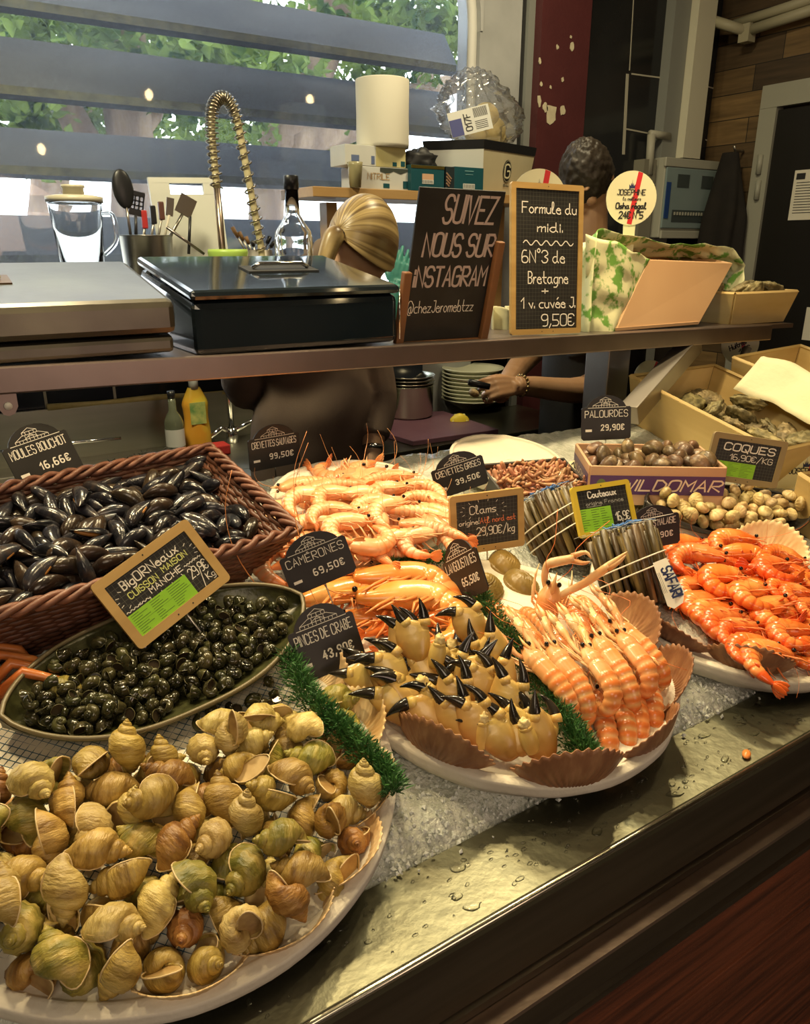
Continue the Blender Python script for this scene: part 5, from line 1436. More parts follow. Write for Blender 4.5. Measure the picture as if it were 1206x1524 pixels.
# ------------------------------------------------------------ how the heaps lie: kind, x, y, z in mm, turns in hundredths of a radian, seven numbers a piece
PILES = {
'whelk': (1,33,-55,14,104,58,102,4,-230,-2,17,141,42,6,3,47,-180,22,-142,-67,-54,1,171,-57,19,62,-209,16,4,-204,-38,13,108,-43,-96,1,60,-33,14,118,40,-6,3,198,-111,20,-127,34,-49,4,110,-130,20,20,-213,22,2,212,-31,17,76,50,-13,4,-35,-220,23,-63,67,-193,2,-154,-89,14,102,-14,-230,0,-39,-77,19,-201,-36,169,0,107,-203,19,0,-217,44,2,-54,-136,14,133,-110,40,0,104,2,19,92,-279,94,2,-126,-176,15,90,27,-83,4,-63,-208,21,-268,77,-32,4,-137,-133,21,87,291,2,2,-14,-162,18,150,53,133,0,-77,-168,14,129,21,145,2,97,-172,24,-148,-45,184,0,-1,13,14,149,4,145,2,100,-46,20,250,99,-11,1,-37,-29,14,113,48,-155,3,15,-101,15,44,93,-27,1,-37,-190,29,82,-39,-25,4,-17,-125,21,-91,-291,-28,2,22,-142,19,201,-24,139,5,-54,-160,42,122,17,208,0,0,-196,19,-41,222,-186,0,134,-27,14,72,84,235,3,-91,1,16,143,104,-108,5,-180,10,19,-55,74,152,1,-166,-159,18,-22,-214,-60,1,-195,-91,15,43,92,120,1,-43,16,26,66,-121,236,2,-165,-134,42,79,12,-56,0,160,-100,19,-203,-13,-39,0,15,-25,14,134,16,-123,2,-54,-94,40,-169,-235,53,3,-169,-56,19,69,199,101,1,-148,9,18,-37,-216,-17,0,75,-139,28,189,-137,-50,3,60,-89,14,58,89,226,4,-153,-86,49,97,-107,128,2,224,8,22,110,-10,78,5,154,-134,15,166,-73,90,4,28,-223,24,189,-66,-156,3,-13,-57,26,0,-115,-90,0,-100,-200,33,-271,58,104,5,174,-17,25,19,50,-176,4,4,-84,49,110,-212,-16,4,-97,-137,21,-35,220,179,1,-139,-28,19,-204,-32,-118,2,25,-172,42,132,-3,-99,5,149,-35,48,-128,251,37,5,-202,11,47,5,53,188,1,-161,11,50,-9,72,87,4,36,-79,39,104,-18,306,3,-212,-71,43,-49,-215,167,3,147,8,19,-179,80,-186,5,-3,-223,48,2,-312,-57,5,90,-24,43,-133,-46,-183,5,-94,-34,18,-4,96,-304,1,-194,-107,43,123,123,-59,0,-79,-124,44,-183,93,122,2,-143,-20,45,-196,-227,13,2,-24,-174,58,138,30,-1,3,-89,-64,44,45,135,-161,3,177,-131,45,32,21,226,2,142,-68,32,123,14,-224,2,-227,-22,54,-34,-86,-189,5,10,-133,54,103,-52,-84,1,142,-174,24,-78,-22,263,3,-122,-123,54,251,57,12,4,-34,-71,67,112,20,-156,5,-126,-6,73,139,-21,28,2,-114,7,48,0,-297,-15,2,-144,-172,45,-178,-262,15,4,69,-54,48,-217,57,103,4,-62,-22,38,149,-84,-201,1,50,-221,57,275,-45,-29,4,-129,-60,50,231,56,46,1,124,-152,37,-7,302,-79,3,240,133,39,114,48,260,4,114,-91,43,143,-7,36,5,44,-9,40,12,-135,118,5,-53,-56,41,-54,16,-63,5,73,12,43,188,16,110,3,361,-47,20,-202,25,-97,0,-3,-12,46,-77,-25,-30,5,-189,-64,62,132,82,33,5,115,-4,46,-87,218,-107,5,476,-40,13,145,-54,244,1,293,-314,14,148,9,13,1,-299,-415,14,113,48,251,1,-9,-40,55,113,48,-248,2,-176,-28,49,215,12,-171,1,203,-67,18,245,-82,126,4,-72,9,51,-116,283,-67,0,81,-97,47,-95,20,145,1,-22,-116,56,116,70,166,0,-170,-114,72,7,132,156,4,-280,180,13,110,-85,-271,2,64,-167,63,-52,-134,20,0,-88,-97,60,162,48,103,2,-73,166,14,134,-110,-203,0,-100,-23,50,-80,109,52,4,69,-198,47,124,-91,-201,4,-38,10,62,6,-60,-220,5,45,-117,52,6,-39,-238,5,66,-22,66,16,282,-148,5,-278,327,13,145,-54,-8,5,-92,-172,52,117,27,64),
'mussel': (0,-91,65,7,44,12,-57,2,109,62,6,209,7,-8,1,89,122,7,42,14,26,2,97,17,6,78,10,223,2,198,102,11,12,289,-88,1,-6,-81,8,300,13,-24,2,156,-129,14,-54,12,-7,2,-155,0,6,117,7,-202,1,119,-107,8,229,1,-184,2,26,38,7,264,12,-190,0,31,12,6,95,8,114,2,41,94,7,41,17,124,2,60,-37,6,-105,307,50,0,-74,-117,6,70,10,46,1,-195,-54,9,36,295,69,2,73,-91,6,209,7,173,1,-41,106,8,300,17,-4,0,-26,90,9,-312,11,34,0,-43,-66,7,43,14,189,2,161,-37,7,57,13,-108,0,-158,30,7,261,11,-166,1,-112,-28,7,-43,303,119,2,148,105,12,-55,272,16,0,-8,40,6,76,9,51,1,5,18,16,17,-46,-10,2,72,11,6,209,7,-57,0,-55,55,6,103,7,215,2,-90,107,8,61,21,-8,1,-171,119,8,-14,297,35,2,-152,110,6,219,9,33,0,162,-102,6,208,6,-22,1,187,-44,8,300,17,152,1,36,-12,16,118,-48,184,0,-200,26,6,134,6,-234,0,-167,-96,7,40,15,254,1,132,-71,11,223,34,187,1,-24,61,7,-61,306,3,2,104,-29,9,15,19,90,1,-208,68,7,244,9,-153,1,-144,51,16,53,-269,-67,1,12,-46,9,-9,17,-273,0,12,-112,8,31,16,-270,2,-156,-82,6,106,7,286,2,-171,-117,17,186,-52,13,2,-75,86,7,50,14,-19,0,-101,47,7,50,13,-24,2,-137,77,6,89,9,273,2,104,42,6,105,7,310,0,-73,-38,7,44,12,-159,2,174,70,6,71,11,-47,0,-119,127,9,181,23,14,0,-129,8,8,20,17,-134,2,-55,122,6,-125,308,5,2,-122,-62,15,155,-41,165,1,132,-13,7,72,8,215,1,35,-66,7,44,10,65,1,-41,-11,8,-15,302,102,2,170,16,6,190,7,234,0,64,-6,6,234,8,-27,0,-74,106,25,232,-4,-167,2,68,45,19,91,71,-178,0,-168,-65,7,57,11,20,1,46,54,13,-8,-285,-133,0,146,46,6,66,12,143,2,-153,-26,6,209,7,83,1,-164,82,20,293,-29,120,0,-69,72,19,177,0,-233,0,-137,-3,23,190,49,-123,1,182,38,7,43,12,220,0,124,11,11,16,-309,-51,1,179,101,7,42,11,245,0,-128,92,6,-95,306,8,2,115,104,14,78,50,-247,0,61,62,7,-47,302,-63,1,159,-85,7,-40,298,-42,2,-74,-94,7,44,14,-25,2,-51,9,6,79,10,77,0,172,-11,9,156,-13,-63,0,-177,53,19,-174,244,6,1,110,-45,8,13,22,-268,1,-8,-106,7,60,8,18,1,141,13,26,-15,-314,34,1,157,-58,8,291,12,-54,1,-50,48,28,-59,-291,-87,1,202,121,20,126,74,242,0,-111,-112,7,271,14,83,2,6,-87,18,93,-23,294,0,-158,24,21,132,-12,122,2,39,-90,20,101,-266,-99,2,60,93,9,46,27,-109,2,-93,-58,9,297,12,-48,0,-135,-54,6,175,6,-156,0,87,-59,12,-259,21,-75,0,145,-55,26,155,-33,-279,1,109,120,16,-83,-25,-273,0,-97,-41,19,85,4,283,1,-40,77,26,44,-45,146,2,-125,-110,7,-51,300,86,2,-7,-116,15,227,-18,48,0,204,-30,6,238,11,183,1,-186,72,8,202,1,-226,1,39,-121,16,-91,54,-254,0,-108,37,16,-77,-30,287,0,-21,-49,15,88,-306,47,2,-111,-21,27,254,-31,-131,1,184,95,26,-4,283,25,2,-76,14,12,104,36,144,0,19,98,8,-15,296,148,0,-121,98,27,205,14,-180,0,100,-110,6,127,6,105,2,-174,-6,6,105,7,157,1,8,67,18,107,-29,-110,0,-193,10,11,182,-22,74,1,55,127,12,189,-29,12,2,209,35,9,158,23,163,0,-151,-121,15,78,52,-305,0,26,-56,20,-143,269,35,0,116,-79,18,-93,247,39,2,-68,-86,25,82,36,-15,2,88,1,26,-126,301,27,2,-45,-29,15,63,-39,-279,2,-2,124,6,177,6,35,2,-182,103,15,32,-38,94,2,203,-74,6,222,9,101,0,-90,-18,23,211,24,214,1,-102,91,26,-19,-5,102,1,54,-54,17,-53,-264,-126,2,-205,108,25,181,-11,124,0,163,-69,19,167,22,88,2,-10,0,22,39,-17,68,1,-195,121,13,51,-32,43,1,0,-68,21,-203,-9,-40,1,45,4,23,234,62,168,1,-1,51,26,308,2,-125,0,-398,-54,6,212,7,43,1,36,31,22,-74,-311,-12,1,176,118,13,90,-32,-52,2,-101,-105,20,165,21,25,0,-58,-127,6,-134,312,18,0,28,68,21,157,23,227,1,-35,112,23,292,55,-53,2,-62,-53,33,79,21,30,1,-64,-57,19,248,9,52,1,86,88,11,53,-23,-175,1,36,105,24,12,-9,-105,2,-28,17,20,121,12,64,0,-3,95,22,207,-1,4,0,105,-56,22,-146,-305,6,1,147,73,27,-202,-25,55,0,-123,61,25,108,1,305,0,137,-2,22,80,24,-303,1,-71,27,28,111,-44,-292,1,59,67,25,243,4,-169,1,333,79,7,44,10,-155,0,14,-25,21,66,11,-170,0,165,46,16,130,-27,-110,1,-16,-43,28,231,9,53,2,-3,-11,26,154,-13,95,1,-105,-78,26,90,16,84,1,140,87,12,230,-28,46,0,87,-14,20,184,22,27,0,83,-48,28,116,15,49,2,-26,-98,20,-164,254,-15,0,-168,-73,19,142,26,44,0,-62,-9,32,277,-16,-176,1,192,41,20,145,76,196,0,-53,-95,30,122,-94,175,2,-83,46,18,228,69,0,2,-107,18,23,132,12,47,1,73,-121,18,-298,-55,22,2,57,32,35,79,32,-88,2,-206,-30,20,-194,65,124,2,-35,-71,26,172,27,-23,0,-189,85,23,142,10,-251,0,112,-92,25,167,-14,12,0,120,83,23,242,-23,34,0,-198,-94,10,67,-16,83,1,-41,-18,27,215,-48,-24,1,198,73,19,26,-253,-45,1,-101,-15,36,169,11,-139,2,73,-73,22,139,5,32,2,112,48,25,147,-2,311,1,-24,56,27,-277,28,-166),
'winkle': (1,48,13,13,25,-87,-100,0,71,2,15,183,-239,-7,1,18,-24,17,-235,-24,-196,0,-59,-29,18,34,51,69,0,-96,11,19,64,35,32,0,57,29,16,2,-88,257,0,10,15,13,-43,-88,-115,1,-58,-7,17,8,84,-28,1,7,52,21,74,-117,44,1,90,-26,18,-94,-90,98,0,-87,30,21,-185,-31,-17,1,-37,6,16,230,11,-45,0,-110,-2,18,19,-70,-113,1,70,-36,18,-7,-90,299,0,-42,41,18,-68,-69,-178,0,-72,39,20,74,-75,145,0,82,17,19,7,258,-39,0,-125,20,23,35,-3,-195,1,104,14,17,-20,-108,-40,0,35,-43,19,-106,-118,-142,1,-75,10,17,-268,51,143,1,115,1,22,-255,14,3,0,-100,37,26,-25,56,-282,1,-90,-5,16,62,-26,-9,0,54,-1,26,139,-37,288,1,10,33,18,243,-8,172,1,122,-20,22,-77,-104,-199,1,-41,-31,20,81,114,39,1,-53,15,15,64,20,-68,0,93,1,16,71,-56,-119,0,-70,-13,17,90,-284,-79,1,-91,47,28,252,-40,-22,1,53,-27,17,-233,-50,-56,0,69,-20,17,-171,-61,135,0,-108,-21,20,223,-207,26,0,-34,-12,16,310,64,60,1,-129,0,21,-14,-107,177,1,108,-10,21,-36,-202,164,1,140,16,25,14,-110,-83,1,-25,-35,17,77,-32,-207,0,38,-26,15,63,-52,236,0,-11,-15,13,-78,-83,173,1,-107,54,31,127,-218,78,1,55,-9,13,51,-66,261,1,-13,-31,18,158,-77,61,1,-74,-31,20,-304,46,-84,1,-87,-20,20,76,285,91,1,-32,21,19,69,213,-57,0,-137,-18,29,309,80,-6,0,-46,5,25,89,-63,-60,1,-6,26,18,157,43,-21,1,60,-35,31,-117,-110,163,1,94,29,19,-97,-115,225,1,-17,15,16,255,45,-171,1,26,-29,32,25,234,176,1,164,-9,31,36,-101,-243,0,-66,-15,33,-284,100,-22,1,96,48,29,187,31,234,0,30,17,15,55,-6,154,1,-85,13,30,144,26,126,0,7,-10,13,65,-45,306,0,31,38,20,55,-312,78,1,-10,39,20,-34,225,117,0,30,56,24,47,-4,-198,0,-69,3,25,-30,-6,-36,0,57,60,30,232,-19,207,0,19,-43,18,-6,-117,-258,1,-72,58,27,192,-203,42,0,3,-24,27,128,44,-155,0,59,-51,24,77,-31,-191,1,-36,-48,22,85,13,-282,1,-57,30,19,-264,76,-79,1,-6,5,14,91,-55,-11,0,-113,-40,26,-84,-79,7,1,-158,9,30,-49,-71,41,1,-17,-51,24,-255,-35,-135,1,-45,-18,24,-83,-127,71,0,-120,38,28,-142,-36,-103,0,38,-9,27,-9,-44,-159,1,-20,23,26,123,12,237,0,12,23,26,20,-50,-25,1,-27,40,30,4,194,184,0,-54,-51,26,87,294,4,1,-55,51,22,-76,-128,139,1,93,12,31,178,121,147,1,-17,55,22,-82,-84,-256,1,83,-12,24,51,-105,-260,0,-3,69,33,37,297,131,1,96,-55,29,-91,-120,37,0,22,-12,19,-47,20,63,0,61,48,22,158,-250,48,0,2,-45,20,94,-10,306,1,-52,-34,31,106,-110,65,1,114,28,27,-31,166,-254,0,77,48,24,-93,-60,-93,1,64,16,26,184,112,-63,0,-45,24,29,-1,-274,84,1,-67,23,24,93,-100,-217,0,-99,-11,32,123,14,156,0,-133,-40,33,-210,-101,-43,0,-81,-4,34,11,88,-305,0,47,-60,31,93,-271,-62,1,64,-13,30,-12,-62,277,0,-21,-3,25,30,-79,253,1,148,2,28,145,-99,-63,0,-77,-53,29,246,75,0,1,-29,-24,26,-92,-188,-125,1,71,34,25,19,-208,118,0,12,-22,36,140,-9,189,0,-122,-14,32,119,124,69,1,-3,-3,26,-53,-173,146,0,-105,20,25,-57,4,-309,0,10,-1,27,37,-13,106,1,114,41,27,15,-52,246,0,100,-9,40,-74,251,-48,1,-64,-38,32,166,-11,-229,1,-60,41,31,139,-171,4,0,29,40,35,-129,-68,-133,0,4,-66,32,229,-29,-91,1,-31,-64,32,-288,62,-93,0,124,12,28,-179,-192,15,1,-80,-30,30,-11,-126,55,0,107,-28,25,-45,-267,8,0,-6,45,31,70,-39,34,0,-18,14,35,63,-268,89,1,-90,-44,26,101,61,254,0,-12,-19,36,137,234,53,0,-93,29,41,112,-67,-209,1,14,40,36,-29,-69,288,1,77,-50,26,-234,4,152,1,29,-63,29,64,249,27,0,46,50,33,-127,-138,-47,0,-39,37,36,70,-228,-104,0,-108,66,43,302,-68,-75,1,-61,-71,33,-94,-34,149,1,42,24,26,68,-218,-98,1,46,-32,28,-140,-94,186,0,44,-77,36,-31,-53,243,0,-49,71,32,100,-87,-23,0,-26,66,32,-87,-261,-86,0,-79,37,37,-84,-94,-209,1,77,-61,34,-26,10,-51,0,-165,-7,35,105,-205,-40,0,161,14,36,59,102,-240,0,-18,51,44,-182,120,-152,0,-66,-22,43,35,-6,-259,1,128,-6,27,-23,-26,-18,0,-53,-12,37,12,-26,76,1,-25,-40,32,122,-76,-77,0,73,21,34,-1,-62,-44,1,117,-41,29,52,57,194,1,-97,-29,35,-74,118,-121,0,78,-27,31,171,-136,-3,0,-40,57,24,-28,-60,-97,1,147,-30,36,169,-79,12,1,-66,25,43,4,196,-156,1,-74,9,42,-289,3,-29,0,-148,-7,30,76,-271,-110,1,-101,-57,32,27,-104,244,1,149,-17,28,-9,-57,207,1,-114,3,33,72,20,145,1,90,-39,34,32,79,-31,0,9,-52,31,82,-105,14,1,135,-29,30,-47,-176,64,1,-81,-45,40,262,9,-67,1,13,79,35,11,-36,-165,0,139,-1,41,57,2,-251,1,49,12,31,-25,-236,-102,1,26,-50,35,158,-54,222,0,-143,19,30,-234,-47,-41,0,151,30,35,-37,-61,279,1,-44,-79,38,118,13,253,1,-59,9,38,185,-21,71,1,-118,-29,39,117,-235,58,1,-92,-49,44,-102,-223,80,1,120,-26,37,16,-127,173,0,-3,23,32,-148,-83,173,1,13,-35,41,22,-96,169,1,26,10,29,79,53,-133,1,-102,45,42,-202,-68,-192,1,-105,-19,38,110,-65,-153,0,-66,68,36,-83,-188,-93,1,-130,-2,36,4,-79,-297,1,33,23,39,-66,-1,-233,1,-134,35,30,80,-124,175,1,-35,-6,37,78,-225,-92,0,95,38,36,71,-282,89,0,-21,35,39,34,-24,-108,1,-33,22,40,0,1,-310,0,48,-42,40,131,-40,-13,0,21,-9,36,128,-62,145,0,-110,-42,42,35,-70,-11,0,82,4,30,144,-83,-222,0,3,8,40,-155,-65,103,1,39,-21,39,-22,-109,25,1,-152,-23,34,103,-131,54,0,-47,-61,40,-49,111,-133,0,-91,63,36,78,95,-62,1,-36,-31,41,-183,-195,71,0,-96,7,36,-78,-178,-34,1,-165,19,43,196,-71,-49,0,95,-25,41,-144,10,213,0,-10,79,39,-111,254,19,1,-26,-14,43,195,69,59,1,74,62,33,217,6,215,1,-143,-35,41,-16,-5,-263,1,118,-2,37,131,3,-244,1,89,20,43,181,-29,71,0,40,1,39,38,-53,270,0,-121,-15,49,22,245,-72,1,-138,-22,43,163,-2,155,0,106,14,36,-75,-203,-191,1,169,3,45,-32,-221,86,1,88,66,35,81,-60,93,1,58,-65,35,-37,-38,-105,0,-39,-19,49,-80,-177,-98,1,-44,-44,38,231,-114,-12,1,134,31,31,44,-292,-29,1,39,69,30,99,-71,-58,1,68,7,40,-149,-20,-248,1,-86,-16,46,-175,-8,-108,1,-109,15,46,-192,66,206,1,-124,24,38,-176,-90,-98,0,-53,49,41,152,-53,194,0,-147,10,42,-47,-88,-80,1,22,10,43,79,-99,-119,0,22,-77,38,259,13,182,1,-149,-7,47,-11,235,135,0,79,-10,40,83,-72,-77,0,13,59,37,-207,-9,27,1,-7,-38,32,71,-65,-117,0,34,-35,43,86,-49,-101,0,-46,3,51,-68,-298,-3,1,-94,-32,48,-52,-81,-91,0,-123,-58,40,98,-49,162,0,-6,-8,42,5,-79,-104,1,59,28,35,99,-216,-56,1,118,-55,35,-8,-45,253,1,113,56,36,2,-89,298,0,-122,55,41,28,-17,-233,1,-151,27,37,-69,-181,65,1,-125,7,47,35,-93,-134,1,122,43,41,97,-113,213,0,-51,24,48,-248,-104,-38,1,-162,1,52,0,302,-38,1,67,-46,39,44,-31,-14,0,-135,24,46,-166,-234,44),
'cockle': (0,-54,29,23,-21,-280,-114,1,-19,14,19,307,-5,-33,0,13,12,19,49,6,93,0,16,-24,21,298,-30,-141,1,-33,-32,25,-306,-11,115,0,-27,43,28,-24,281,159,0,-83,22,25,-268,-33,-8,0,-5,-45,28,23,56,184,0,-108,-27,29,-18,-242,115,0,61,-13,23,-109,284,-25,1,25,57,35,83,-31,80,1,-126,-2,27,294,22,-15,1,34,0,24,-38,-130,-290,0,118,9,26,-306,18,-141,1,-33,20,40,-37,-19,271,1,1,35,27,-107,-41,35,1,-33,-9,42,-55,-314,19,0,113,-14,40,-42,-237,-88,0,-143,-23,38,97,-35,279,1,90,-19,26,-198,51,102,1,45,-35,25,-29,265,-76,1,-75,50,35,-73,292,79,0,59,14,24,-133,79,57,0,-158,6,39,122,44,105,1,139,-13,33,200,14,160,0,86,-51,40,-24,108,145,1,-91,-5,25,42,209,-136,1,69,28,48,-37,-254,-56,1,-60,3,34,-26,223,-75,0,-5,57,41,-39,-297,99,0,-68,-23,25,-21,81,216,0,-105,42,36,6,-244,-150,0,60,42,29,14,57,-171,1,24,-55,33,5,-245,134,0,-6,-26,48,-267,4,-165,1,-6,6,42,-46,35,-67,0,-30,-56,39,-26,56,-297,0,79,3,42,-187,-18,19,0,139,27,40,-13,202,93,0,95,-33,52,57,283,-76,1,157,4,40,246,88,6,0,-88,-43,37,-286,102,1,1,-120,-11,50,282,-32,142,0,35,30,27,-147,-225,-98,1,127,-33,50,-59,-23,-296,0,41,49,51,-51,55,-134,0,-133,24,38,288,-14,-161,1,129,6,50,83,72,213,0,-89,48,59,-55,298,90,1,66,-30,46,-111,39,226,0,54,-59,41,153,2,30,0,155,-15,63,-128,91,-184,1,-8,31,55,20,312,65,0,-106,14,40,75,-20,94,1,-79,9,47,234,-21,168,0,3,-62,55,-84,148,-228,0,-145,-4,60,-101,45,-252,1,82,-13,64,80,-301,78,0,-61,-52,35,-6,67,108,0,23,-34,47,-61,-48,-92,0,85,49,40,168,30,227,0,8,-39,71,-111,-43,72,0,-119,39,60,221,-61,69,1,44,-15,47,170,-100,-188,1,-95,-33,64,22,47,95,1,114,43,45,85,113,226,1,-18,-47,66,-163,-79,-136,1,-94,23,67,131,-39,12,1,17,20,47,-159,41,-120,0,-49,14,59,28,-34,13,1,-151,20,63,190,80,86,0,-47,-35,49,33,-224,134,1,101,21,48,196,12,-68,1,-121,-39,53,199,-14,235,0,49,-41,62,14,306,89,0,-158,-12,85,-132,97,-89,1,150,16,64,3,4,-117,0,-93,-4,62,52,221,138,1,-48,56,40,203,-79,102,0,-67,-18,56,50,-281,63,1,-64,34,48,-293,62,-83,0,-107,-13,81,72,20,-173,0,41,15,52,164,-16,-200,0,-42,-60,61,113,-85,9,1,60,0,65,-95,-174,84,0,-135,-25,72,198,-4,53,0,-71,-50,59,25,267,35,1,-23,-16,65,13,-39,22,1,70,53,62,247,-14,56,0,-121,12,68,133,-38,281,0,108,-5,69,-100,-44,-133,1,76,-52,68,-7,-32,-237,1,110,-41,78,-94,80,250,0,132,-26,74,82,23,180,0,-28,52,60,-36,8,-265,0,-47,-10,75,-108,-178,95,1,18,-9,50,-30,193,-167,0,83,17,68,55,-22,-29,1,122,27,67,97,84,-14),
'palourde': (1,114,3,12,13,-7,-99,0,90,-21,14,286,19,-156,1,-86,5,12,-24,-314,-35,0,-1,-16,13,28,-10,0,1,-58,21,12,15,0,177,0,-9,71,17,-121,21,285,0,77,-68,13,17,0,268,1,-67,-22,16,-87,-62,117,1,20,47,13,14,-16,-67,0,-12,-68,13,38,-1,268,0,66,5,13,304,0,152,1,39,16,16,182,18,174,0,-109,68,14,22,28,23,1,55,49,12,-15,-314,30,0,16,-45,14,289,20,94,1,-115,-1,16,77,256,131,1,34,70,20,56,171,164,0,-77,-68,13,-11,-310,14,1,38,-69,13,7,313,14,0,66,-18,37,88,32,89,1,-32,29,16,129,-30,230,0,14,-69,34,-49,1,-293,0,113,-65,16,32,-278,126,1,-39,-8,14,-9,47,-4,1,-46,-46,13,-16,-281,-124,1,59,-36,12,301,-7,83,0,57,30,34,229,2,-140,0,39,-16,18,-132,254,30,1,-69,66,16,-164,35,183,0,27,53,40,84,-3,-53,0,113,52,13,-10,-314,117,1,-7,40,17,-29,-95,100,0,-113,-59,13,23,-10,190,0,-43,64,17,-215,-40,161,1,86,29,16,-165,-7,246,1,-92,61,32,-52,57,-193,0,44,-45,33,109,-20,-93,0,12,10,17,137,17,242,0,-94,-6,37,68,-220,-176,0,-112,34,15,-21,-20,229,1,81,-44,31,-60,-53,297,0,116,-29,21,84,-92,215,1,85,66,15,78,40,-182,1,114,28,31,3,6,-199,0,-27,-30,30,59,-223,-69,0,89,-70,40,88,42,-51,1,11,27,39,-45,55,52,0,2,-37,34,250,-5,121,1,114,69,37,99,-65,-202,1,-43,-71,24,-7,200,142,0,-92,-34,18,-280,-78,-80,0,381,-71,13,10,0,99,0,84,51,39,-37,54,-293,1,-20,4,30,282,30,13,0,110,-49,42,82,38,-92,1,59,69,35,114,-101,-150,1,-80,36,21,128,88,-222,0,78,-310,13,14,9,311,1,-104,35,40,-27,20,-265,0,-94,-68,36,36,41,-252,0,85,18,42,-24,285,89,0,-27,58,37,220,93,-150),
